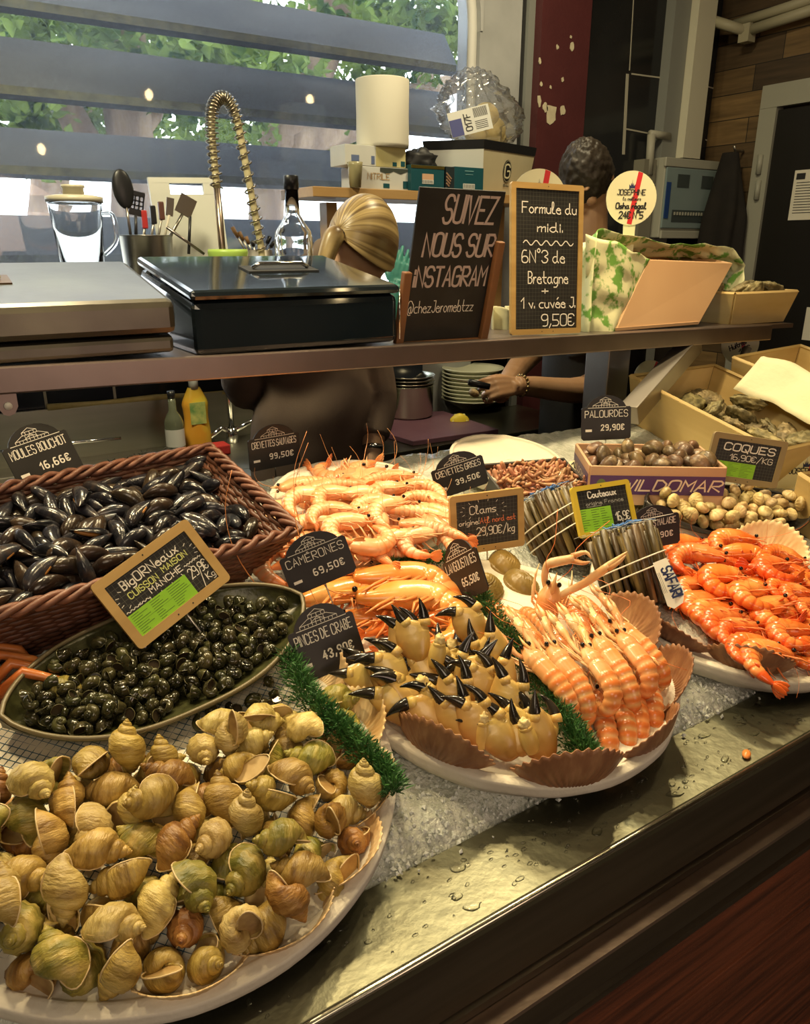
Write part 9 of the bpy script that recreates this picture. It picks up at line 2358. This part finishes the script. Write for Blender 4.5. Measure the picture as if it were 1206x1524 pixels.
# steel pots, plates, purple board, lemon
TZ = .9005
pts_ = [pZ(x, y, TZ) for x, y in [(556, 646), (615, 664), (742, 646), (660, 618), (590, 622)]]
o = MB().prism([(p.x, p.y) for p in pts_], TZ, TZ + .018, None, 'Z').build('cutting_board', M('purple_board', (.115, .050, .075), (.15, .075, .10), 6, rough=.45), None, False, bevel=.002)
tag(o, 'purple plastic cutting board on the dark work table', 'cutting board')
M_pot = M('pot_steel', (.50, .48, .40), rough=.22, metal=1)
q = pZ(613, 622, TZ + .02)
o = thing('steel_pot', 'tall shiny steel pot behind the purple board', 'pot', loc=(q.x + .02, q.y + .05, TZ + .018), group='steel pots by the purple board')
MB().lathe([(.001, .002), (.088, .001), (.094, .01), (.094, .12), (.099, .124), (.096, .126), (.091, .12), (.090, .012), (.001, .008)], 40).build('pan', M_pot, o)
for k in range(3):
    t = thing('steel_bowl', '%s shiny steel bowl of the three stacked in the pot' % ['lowest', 'middle', 'topmost'][k], 'bowl', loc=(q.x + .02, q.y + .05, TZ + .145 + .013 * k), group='steel bowls stacked in the pot')
    MB().lathe([(.06, -.02), (.085, -.004), (.10, .006), (.102, .009), (.098, .009), (.083, -.001), (.058, -.016), (.001, -.017)], 36).build('bowl', M_pot, t)
q = pZ(703, 605, TZ + .02)
M_china = M('cream_china', (.60, .60, .44), rough=.2)
for k in range(9):
    t = tag(MB().lathe([(.001, .004), (.05, .001), (.055, .006), (.115, .040), (.130, .048), (.128, .051), (.112, .044), (.05, .010), (.001, .009)], 44).build('soup_plate', M_china, None, loc=(q.x + .03, q.y + .04, TZ + .0005 + k * .0155)), '%s cream soup plate from the bottom of the stack by the knife' % ORD[k], 'plate', 'cream soup plates in a stack')
q = pZ(684, 627, TZ + .018)
def wedge(u, v):
    a = -pi / 2 + pi * u
    r = .030 * sin(pi * (.06 + .88 * v)) ** .7
    return V(((v - .5) * .072, r * sin(a) * .55, r * cos(a)))
o = thing('lemon_wedge', 'lemon wedge lying on the purple cutting board', 'lemon', loc=q + V((0, 0, .001)), rot=(0, 0, R(-25)))
MB().grid(wedge, 9, 16).build('peel', M('lemon_peel', (.72, .55, .05), rough=.4), o)
MB().hexa([(-.030, -.012, .001), (.030, -.012, .001), (.030, .012, .001), (-.030, .012, .001)], [(-.020, -.003, .027), (.020, -.003, .027), (.020, .003, .027), (-.020, .003, .027)]).build('flesh', M('lemon_flesh', (.76, .68, .25), rough=.3), o, False)

# lamp housings over the display (outside the picture) and bulbs of the hall that the window mirrors
M_bulb = M('lit_bulb', (1, .8, .5), emit=((1, .74, .36), 30))
for k, (lp, la, le) in enumerate(SPOTS):
    d = (V(la) - V(lp)).normalized()
    o = thing('spot_lamp', 'black spot lamp over the display, %s of six' % ORD[k], 'lamp', Matrix.Translation(V(lp) - d * .03) @ d.to_track_quat('Z', 'Y').to_matrix().to_4x4(), 'spot lamps over the display')
    MB().lathe([(.02, -.12), (.045, -.10), (.05, .0), (.047, .0), (.042, -.09), (.001, -.09)], 20).build('housing', M_blackp, o)
    MB().tube([(0, 0, -.11), (0, 0, -.16)], .008, 8).build('stem', M_blackp, o)
for k, (x, y, y0) in enumerate([(462, 148, .30), (222, 141, .1), (62, 222, -.1)]):
    p = pY(x, y, 2 * (WY + .047) - y0)
    o = thing('pendant_bulb', 'bare warm bulb of the hall, mirrored in the window, %s from the right' % ORD[k], 'lamp', loc=(p.x, y0, p.z), group='bare bulbs in the hall')
    MB().ell((0, 0, 0), (.022, .022, .03), 14, 10).build('bulb', M_bulb, o)
    MB().tube([(0, 0, .03), (0, 0, .07)], .014, 10).build('socket', M_blackp, o)
    MB().tube([(0, 0, .07), (0, 0, 3.3 - p.z)], .003, 6).build('cord', M_blackp, o)
# ------------------------------------------------------------ the two people behind the stall
M_skin = M('skin', (.50, .29, .17), (.56, .34, .21), 12, rough=.45, sss=.08, bump=(140, .15, .0006))
M_skin2 = M('skin_tan', (.44, .24, .12), (.50, .29, .16), 12, rough=.42, sss=.08, bump=(140, .15, .0006))
def fuse(o, vox=.004, it=4):
    r = o.modifiers.new('fuse', 'REMESH'); r.mode = 'VOXEL'; r.voxel_size = vox; r.use_smooth_shade = True
    s = o.modifiers.new('soften', 'SMOOTH'); s.factor = .5; s.iterations = it
def hand_into(mb, T, curls, thumb=(.5, .4), side=1, sc=1.0, spread=.06):
    """fingers along +X, palm facing -Z, thumb on the +Y*side edge; curls: bend of each finger from index to little"""
    def P(*p): return T @ (V(p) * sc)
    mb.add([], [])
    for y, w in ((.028, .013), (.010, .014), (-.010, .0135), (-.027, .0125)):
        mb.tube([P(0, y * side * .62, 0), P(.045, y * side * .9, .001), P(.085, y * side, 0)], [w * sc * 1.05, w * sc * 1.05, w * sc * .85], 10)
    mb.tube([P(-.03, 0, 0), P(.02, 0, 0)], [.024 * sc, .026 * sc], 12, flat=.72)
    for k, (y, L, r) in enumerate(((.029, .070, .0088), (.010, .078, .0090), (-.010, .072, .0086), (-.028, .056, .0078))):
        p = V((.082, y * side, 0)); a = 0.
        pts = [p.copy()]; c = curls[k]; sp = spread * (1.5 - k) * side
        for f, q in ((.45, .55), (.30, 1.0), (.25, .75)):
            a += c * q
            p = p + V((cos(a) * cos(sp), sin(sp), -sin(a))) * L * f
            pts.append(p.copy())
        mb.tube([P(*q) for q in cr(pts, 3)], [r * sc * (1 - .25 * i / 9) for i in range(10)], 9)
    a, c = thumb
    p = V((.018, .030 * side, -.006)); pts = [p.copy()]
    d = V((cos(a), sin(a) * side, -.35)).normalized()
    for f in (.038, .030, .025):
        p = p + d * f; pts.append(p.copy())
        d = (Matrix.Rotation(-c * side, 3, 'Z') @ d); d.z -= .18; d.normalize()
    mb.tube([P(*q) for q in cr(pts, 3)], [.0125 * sc * (1 - .32 * i / 9) for i in range(10)], 9)
def head_mesh(mb, c, fwd, up, r=.098):
    T = aim(c, fwd, up)
    def hf(u, v):
        b = pi * (u - .5); a = 2 * pi * v
        p = V((cos(a) * cos(b), sin(a) * cos(b), sin(b)))
        x = p.x * r * .98; y = p.y * r * .80; z = p.z * r * 1.22
        if p.z < 0:
            k = -p.z
            y *= 1 - .35 * k * k; x = x * (1 - .30 * k * k) + .022 * k
        if p.x > .6 and abs(p.y) < .5: x -= .006 * (1 - abs(p.z))        # eye sockets plane
        return V((x, y, z))
    mb.grid(hf, 26, 32, False, True, T)
    mb.tube([T @ V((r * .90, 0, .022)), T @ V((r * 1.12, 0, -.016)), T @ V((r * .98, 0, -.026))], [.008, .013, .010], 9)     # nose
    for s in (-1, 1):
        mb.ell((r * .90, s * .030, .030), (.016, .016, .006), 9, 6, T)                                    # brow
        mb.ell((r * .86, s * .040, -.02), (.016, .02, .018), 9, 6, T)                                     # cheek
        mb.ell((-.004, s * r * .84, -.006), (.019, .008, .031), 12, 8, T @ RZ(0))                          # ear
    mb.ell((r * .94, 0, -.052), (.012, .022, .005), 10, 6, T); mb.ell((r * .93, 0, -.063), (.012, .019, .006), 10, 6, T)
    mb.ell((r * .84, 0, -.088), (.020, .024, .018), 10, 6, T)
    return T
def limb(mb, pts, rs, n=16, k=5, flat=1):
    P = cr(pts, k); m = len(rs) - 1
    R_ = []
    for i in range(len(P)):
        f = i / (len(P) - 1) * m; j = min(int(f), m - 1); R_.append(rs[j] + (rs[j + 1] - rs[j]) * (f - j))
    mb.tube(P, R_, n, flat=flat)
# --- woman in a brown sweater, seen from behind
hc = pY(539, 368, 1.84)
wm = thing('person', 'person with blonde hair tied back in brown sweater, seen from behind', 'person', loc=(0, 0, 0))
mb = MB()
TH = head_mesh(mb, hc, (.86, .36, -.30), (.30, .05, .95), .089)
nk = V((.965, 1.90, 1.435))
limb(mb, [hc + V((-.02, .0, -.05)), nk], [.060, .062])
limb(mb, [(.93, 1.93, 1.38), (.925, 1.92, 1.20), (.93, 1.92, 1.02), (.93, 1.92, .80)], [.11, .115, .11, .13], 20)
sR, sL = V((1.065, 1.89, 1.36)), V((.775, 1.92, 1.34))
limb(mb, [sL, (.93, 1.93, 1.40), sR], [.075, .085, .075])
hand_r = pY(520, 668, 1.80)
eR = V((1.095, 1.85, 1.15)); wR = V((1.05, 1.78, 1.02))
limb(mb, [sR, eR, wR], [.058, .048, .030], 14)
hx_ = (V((1.035, 1.755, .965)) - wR)
hand_into(mb, aim(wR + hx_.normalized() * .02, hx_, (.5, -.7, .3)), (.7, .8, .85, .9), (.5, .4), 1, .95)
for x in (.845, 1.015): limb(mb, [(x, 1.92, .84), (x, 1.90, .46), (x + .005, 1.92, .08)], [.098, .066, .045]); limb(mb, [(x, 1.93, .05), (x + .02, 2.07, .035)], [.045, .036])
eL = V((.79, 2.02, 1.18)); wL = pY(600, 398, 2.0)
limb(mb, [sL, eL, V((.98, 2.16, 1.22))], [.058, .046, .032])
body = mb.build('body', M_skin, wm, fix=False); fuse(body, .006, 3)
# sweater: over trunk, shoulders and arms, ending at wrists, neck and hips
M_knit = M('brown_sweater', (.15, .105, .075), (.11, .075, .055), 9, rough=.88, bump=(260, .4, .001))
sw = MB()
def fold(p):
    # soft diagonal folds running down to the right
    d = (p.x * .55 - p.z * .85) * 26 + mn.noise(p * 5) * 2.2
    return 1 + .085 * sin(d) + .03 * mn.noise(p * 9)
def trunk(u, v):
    z = 1.42 - u * .58; a = 2 * pi * v
    cx = .93 + .01 * sin(u * 3); cy = 1.915
    w = .175 - .012 * sin(u * pi) + .012 * u; dp = .145 + .01 * u
    p = V((cx + cos(a) * w, cy + sin(a) * dp, z))
    f = fold(p); return V((cx + cos(a) * w * f, cy + sin(a) * dp * f, z))
sw.grid(trunk, 60, 64, False, True)
sw.f.append(tuple(range(64))); sw.f.append(tuple(range(59 * 64, 60 * 64)))
limb(sw, [sL + V((-.01, 0, 0)), (.93, 1.94, 1.42), sR + V((.01, 0, 0))], [.088, .10, .088])
limb(sw, [(.93, 1.93, 1.43), pY(482, 385, 1.90), pY(478, 362, 1.93)], [.07, .045, .022])
limb(sw, [sR, eR, wR + (eR - wR).normalized() * .03], [.078, .068, .045], 18)
limb(sw, [sL, eL, V((.95, 2.14, 1.215))], [.078, .066, .045], 18)
swo = sw.build('sweater', M_knit, wm, fix=False); fuse(swo, .006, 5)
TH = TH @ Matrix.Scale(.91, 4)
# hair: smooth cap swept back into a low tail
M_hair = M('blonde_hair', (.40, .26, .10), (.20, .125, .05), 9, 5, rough=.36, stretch=(1, 1, 1), c3=(.30, .19, .075))
def hair_mat():
    m = bpy.data.materials.new('swept_blonde_hair'); m.use_nodes = True
    nt = m.node_tree; N, L = nt.nodes, nt.links; p = N['Principled BSDF']
    at = N.new('ShaderNodeAttribute'); at.attribute_name = 'band'
    cr_ = N.new('ShaderNodeValToRGB'); e = cr_.color_ramp.elements
    e[0].position, e[1].position = .25, .75; e[0].color, e[1].color = (.13, .075, .028, 1), (.58, .42, .18, 1)
    L.new(at.outputs['Fac'], cr_.inputs[0]); L.new(cr_.outputs[0], p.inputs['Base Color'])
    p.inputs['Roughness'].default_value = .34
    return m
HM = hair_mat()
def tuft(u, v):
    # u from the front hairline to the tie at the back, v round the head
    a = (v - .5) * R(228)
    t = u
    b = R(30) + t * R(146)                     # angle from the face axis over the crown
    r = .1085
    x = cos(b) * r * 1.02; rho = sin(b) * r
    y = rho * sin(a) * .84; z = rho * cos(a) * 1.22 + (.010 if cos(a) > 0 else 0)
    k = max(0, (t - .72) / .28)
    p = V((x, y, z))
    g = mn.noise(V((a * 14, t * .8, 2))) * .0006
    return p * (1 + g / .1)
hb = MB(); hb.grid(tuft, 40, 150, False, False, TH)
hb.band = [.5 + .42 * mn.noise(V(((j / 149 - .5) * 26, (i / 39) * 1.2, 4))) + .28 * mn.noise(V(((j / 149 - .5) * 90, (i / 39) * 1.0, 8))) for i in range(40) for j in range(150)]
ho = hb.build('hair', HM, wm, fix=False); q = ho.modifiers.new('thickness', 'SOLIDIFY'); q.thickness = .008; q.offset = 0
tp = cr([TH @ V((-.106, 0, 0)), TH @ V((-.130, .0, -.020)), TH @ V((-.14, .0, -.10)), TH @ V((-.12, .0, -.18))], 6)
hb = MB().tube(tp, [.019, .017, .022, .025, .026, .026, .026, .025, .024, .023, .022, .02, .019, .017, .015, .012, .010, .008, .004][:len(tp)], 12)
hb.band = [.5 + .5 * mn.noise(V((j * 3, i * .15, 1))) for i in range(len(tp)) for j in range(12)]
hb.build('ponytail', HM, wm, fix=False)
MB().tube([TH @ V((-.108, 0, -.001)), TH @ V((-.120, 0, -.010))], .021, 14).build('hair_tie', M_blackp, wm)
# teal rubber glove on the far hand
g = MB()
wl_ = pY(590, 425, 2.02); fl2 = pY(602, 378, 2.02) - wl_
hand_into(g, aim(wl_, fl2, (-.5, -.8, 0)), (.25, .3, .35, .5), (.6, .3), 1, .78)
g.tube([wl_ - fl2.normalized() * .10, wl_], [.034, .030], 14)
go = g.build('rubber_glove', M('teal_rubber', (.05, .24, .20), rough=.4), wm, fix=False); fuse(go, .0035, 2)
MB().tube([wR + (eR - wR).normalized() * .004, wR - (eR - wR).normalized() * .006], .031, 14).build('wrist_watch', M_chrome, wm)

# --- person opening shellfish
m2 = thing('person', 'person in black T-shirt with bracelet prising a shellfish open with a knife', 'person', loc=(0, 0, 0))
mb = MB()
h2 = pY(873, 268, 1.98)
T2 = head_mesh(mb, h2, (-.62, -.30, -.55), (-.35, -.15, .85), .098)
S2 = V((1.90, 1.86, 1.375)); S2b = V((2.16, 2.04, 1.39))
limb(mb, [h2 + V((.03, .01, -.05)), V((2.02, 1.95, 1.42))], [.060, .064])
limb(mb, [(2.03, 1.92, 1.40), (2.04, 1.91, 1.20), (2.03, 1.91, 1.0), (2.03, 1.91, .80)], [.15, .155, .15, .165], 20)
limb(mb, [S2, (2.03, 1.94, 1.43), S2b], [.07, .09, .07])
E2 = pY(884, 572, 1.80); W2 = pY(768, 574, 1.78)
limb(mb, [S2, E2, W2], [.060, .050, .029], 16)
E2b = V((2.02, 2.26, 1.13)); W2b = pY(745, 588, 1.90)
limb(mb, [S2b, E2b, W2b], [.056, .046, .029], 16)
for y in (1.83, 1.98): limb(mb, [(2.03, y, .84), (2.03, y, .46), (2.04, y, .08)], [.098, .066, .045]); limb(mb, [(2.04, y, .05), (1.90, y - .02, .035)], [.045, .036])
hd = (pY(712, 578, 1.78) - W2)
hand_into(mb, aim(W2, hd, (.15, -.75, .55)), (.75, .95, 1.05, 1.1), (.35, .35), -1, .98)
hd2 = (pY(712, 566, 1.82) - W2b)
hand_into(mb, aim(W2b, hd2, (.1, .7, .6)), (.6, .8, .9, 1.0), (.5, .3), 1, .98)
bo = mb.build('body', M_skin2, m2, fix=False); fuse(bo, .0045, 3)
M_tee = M('black_tshirt', (.012, .012, .013), (.018, .018, .019), 10, rough=.85)
tw = MB()
def trunk2(u, v):
    z = 1.45 - u * .60; a = 2 * pi * v
    f = 1 + .02 * mn.noise(V((cos(a) * 3, sin(a) * 3, z * 5)))
    return V((2.03 + cos(a) * .185 * f, 1.91 + sin(a) * .165 * f, z))
tw.grid(trunk2, 30, 48, False, True); tw.f.append(tuple(range(48))); tw.f.append(tuple(range(29 * 48, 30 * 48)))
limb(tw, [S2, (2.03, 1.94, 1.455), S2b], [.085, .105, .085])
limb(tw, [S2, S2.lerp(E2, .35), S2.lerp(E2, .62)], [.085, .078, .074], 20)
limb(tw, [S2b, S2b.lerp(E2b, .35), S2b.lerp(E2b, .60)], [.083, .076, .070], 20)
to = tw.build('tshirt', M_tee, m2, fix=False); fuse(to, .006, 4)
sp_ = S2.lerp(E2, .56)
mb = MB(); write(mb, 'H', 0, 0, .026, .005, 0, width=.020); write(mb, 'e', -.034, -.006, .026, .005, 0, width=.018)
mb.build('sleeve_print', M_white, m2, False, fix=False, mtx=aim(sp_ + V((-.045, -.068, .012)), (.8, -.58, .05), (0, .2, 1)) @ RZ(0))
def cap(u, v):
    a = 2 * pi * v; b = u * R(100)
    n = 1 + .05 * mn.noise(V((cos(a) * sin(b) * 7, sin(a) * sin(b) * 7, cos(b) * 7))) + .03 * mn.noise(V((cos(a) * sin(b) * 22, sin(a) * sin(b) * 22, cos(b) * 22)))
    return V((cos(a) * sin(b) * .104 * n - .004, sin(a) * sin(b) * .088 * n, cos(b) * .130 * n + .004))
MB().grid(cap, 40, 80, False, True, T2).build('hair', M('dark_hair', (.022, .016, .011), (.035, .025, .017), 30, rough=.5, bump=(120, .6, .002)), m2)
wd_ = (E2 - W2).normalized(); u_ = wd_.orthogonal().normalized(); v_ = wd_.cross(u_)
mb = MB()
for k in range(16):
    a = 2 * pi * k / 16; mb.ell(W2 + wd_ * .022 + (u_ * cos(a) + v_ * sin(a)) * .031, .0055, 7, 5)
mb.build('bracelet', M('bracelet_metal', (.35, .26, .12), rough=.3, metal=1), m2)['kind'] = 'stuff'
# knife and shellfish in the hands
kp = pY(712, 572, 1.765)
o = thing('oyster_knife', 'short dark knife held over the stack of plates', 'knife', aim(kp, pY(665, 562, 1.82) - kp, (0, 0, 1)))
MB().tube([(-.035, 0, 0), (.02, 0, 0), (.03, 0, 0)], [.009, .011, .008], 10).build('grip', M_blackp, o)
MB().hexa([(.03, -.007, -.001), (.085, -.001, -.0005), (.085, .001, -.0005), (.03, .007, -.001)], [(.03, -.007, .001), (.085, -.001, .0005), (.085, .001, .0005), (.03, .007, .001)]).build('blade', M_spat, o, False)
o = dup(COCK[0], Matrix.Translation(pY(706, 585, 1.765)) @ Euler((.6, .3, 1)).to_matrix().to_4x4() @ Matrix.Scale(1.1, 4), 'small pale shellfish held in the hands over the plates', 'shellfish being opened'); o['category'] = 'shellfish'; o.name = 'held_shellfish'
# ------------------------------------------------------------ outside the window
slab('ground', (-14, WY + .5, -.9), (22, 30, -.8), M('pale_pavement', (.55, .52, .46), rough=.9))
M_bark = M('plane_bark', (.10, .065, .045), (.22, .16, .11), 7, 5, rough=.9, c3=(.14, .095, .065), bump=(30, .8, .01), stretch=(1, 1, .4))
def leaf_mat():
    m = bpy.data.materials.new('plane_leaves'); m.use_nodes = True
    nt = m.node_tree; N, L = nt.nodes, nt.links
    for n in list(N):
        if n.type != 'OUTPUT_MATERIAL': N.remove(n)
    d = N.new('ShaderNodeBsdfDiffuse'); t = N.new('ShaderNodeBsdfTranslucent'); mx = N.new('ShaderNodeMixShader'); mx.inputs[0].default_value = .35
    tc = N.new('ShaderNodeTexCoord'); nz = N.new('ShaderNodeTexNoise'); nz.inputs['Scale'].default_value = 3.5
    cr_ = N.new('ShaderNodeValToRGB'); e = cr_.color_ramp.elements
    e[0].position, e[1].position = .35, .68; e[0].color, e[1].color = (.022, .05, .015, 1), (.19, .26, .07, 1)
    L.new(tc.outputs['Object'], nz.inputs[0]); L.new(nz.outputs[0], cr_.inputs[0])
    L.new(cr_.outputs[0], d.inputs[0]); L.new(cr_.outputs[0], t.inputs[0])
    L.new(d.outputs[0], mx.inputs[1]); L.new(t.outputs[0], mx.inputs[2]); L.new(mx.outputs[0], N['Material Output'].inputs[0])
    return m
LM_ = leaf_mat()
def tree(label, trunk, rs, branches, clumps, nleaf, seed, size=.09):
    rr = random.Random(seed)
    o = thing('plane_tree', label, 'tree', loc=trunk[0], group='plane trees outside the window')
    b0 = V(trunk[0])
    mb = MB(); limb(mb, [V(p) - b0 for p in trunk], rs, 12)
    mb.build('trunk', M_bark, o)
    for (pts, r0, r1) in branches:
        mb = MB(); limb(mb, [V(p) - b0 for p in pts], [r0, r1], 9)
        mb.build('branch', M_bark, o)
    mb = MB()
    tot = sum(c[3] for c in clumps)
    for (c, r, sq, wgt) in clumps:
        for k in range(int(nleaf * wgt / tot)):
            d = V((rr.gauss(0, 1), rr.gauss(0, 1), rr.gauss(0, 1))); d.normalize()
            p = V(c) - b0 + V((d.x * r, d.y * r, d.z * r * sq)) * rr.random() ** .45
            s = size * rr.uniform(.6, 1.3)
            q = Euler((rr.uniform(-1.2, 1.2), rr.uniform(-1.2, 1.2), rr.uniform(0, 6.28))).to_matrix()
            mb.add([p + q @ V(w) * s for w in ((-.5, 0, 0), (-.28, -.42, .06), (.05, -.30, 0), (.62, 0, .10), (.05, .30, 0), (-.28, .42, .06))], [(0, 1, 2, 3, 4, 5)])
    mb.build('foliage', LM_, o, False, fix=False)['kind'] = 'stuff'
P6 = lambda x, y, Y=6.0: pY(x, y, Y)
def cl(x, y, Y, r, sq=.7, w=1): return (pY(x, y, Y), r, sq, w)
tree('plane tree with thick upright trunk seen through the upper left panes', [P6(196, 420), P6(202, 260), P6(192, 190), P6(182, 90), P6(172, -60)], [.17, .165, .16, .17, .16],
     [([P6(130, 215), P6(95, 150), P6(60, 100)], .11, .07), ([P6(205, 200), P6(265, 120), P6(300, 60)], .07, .04)],
     [cl(60, 60, 5.6, .55, .6, 1), cl(120, 170, 6.4, .5, .6, .5), cl(20, 170, 6.2, .5, .6, .5), cl(290, 90, 5.6, .7, .55, 1.3), cl(330, 180, 6.6, .55, .6, .7), cl(60, 225, 6.5, .4, .5, .5), cl(190, 40, 6.6, .6, .5, .6)], 3000, 1)
tree('leaning plane tree with a forked trunk seen in the middle of the window', [P6(395, 430, 7), P6(400, 260, 7), P6(430, 180, 7), P6(470, 90, 7), P6(500, -20, 7)], [.16, .16, .17, .20, .19],
     [([P6(420, 210, 7), P6(520, 190, 7), P6(600, 150, 7), P6(690, 120, 7)], .16, .09), ([P6(600, 152, 7), P6(640, 110, 7)], .09, .05)],
     [cl(400, 100, 6.6, .5, .6, .9), cl(560, 20, 6.4, .8, .5, 1.3), cl(660, 45, 6.2, .5, .5, 1), cl(470, 210, 7.4, .55, .5, 1), cl(575, 120, 7.2, .6, .5, 1), cl(520, 215, 7.6, .4, .4, .4)], 3200, 2)
tree('far plane tree filling the gaps behind the other trunks', [pY(60, 420, 10), pY(75, 250, 10), pY(45, 150, 10), pY(40, 40, 10)], [.22, .2, .19, .18],
     [([pY(75, 235, 10), pY(130, 170, 10), pY(150, 120, 10)], .12, .08)],
     [cl(30, 90, 10, 1.2, .6, 1), cl(250, 60, 10, 1.4, .5, 1), cl(450, 40, 10, 1.3, .5, 1), cl(620, 30, 10, 1.3, .5, 1), cl(180, 215, 10, .8, .4, .6), cl(350, 215, 10, .8, .4, .5)], 2600, 3, .13)
# pale building across the square
c0_ = pY(425, 300, 16)
o = thing('pale_building', 'pale building with small windows far across the square', 'building', loc=(c0_.x, 16.5, -.8))
MB().box((0, .5, 1.6), (2.6, 1, 3.2)).build('wall', M('bright_render', (.85, .84, .80), rough=.9), o, False)
for i in range(4):
    for j in range(2): MB().box((-1.0 + i * .62, -.01, 1.6 + j * .8), (.22, .03, .42)).build('window', M('shutter_grey', (.40, .44, .48), rough=.6), o, False)
for o in PROTO_ROOTS: drop(o)
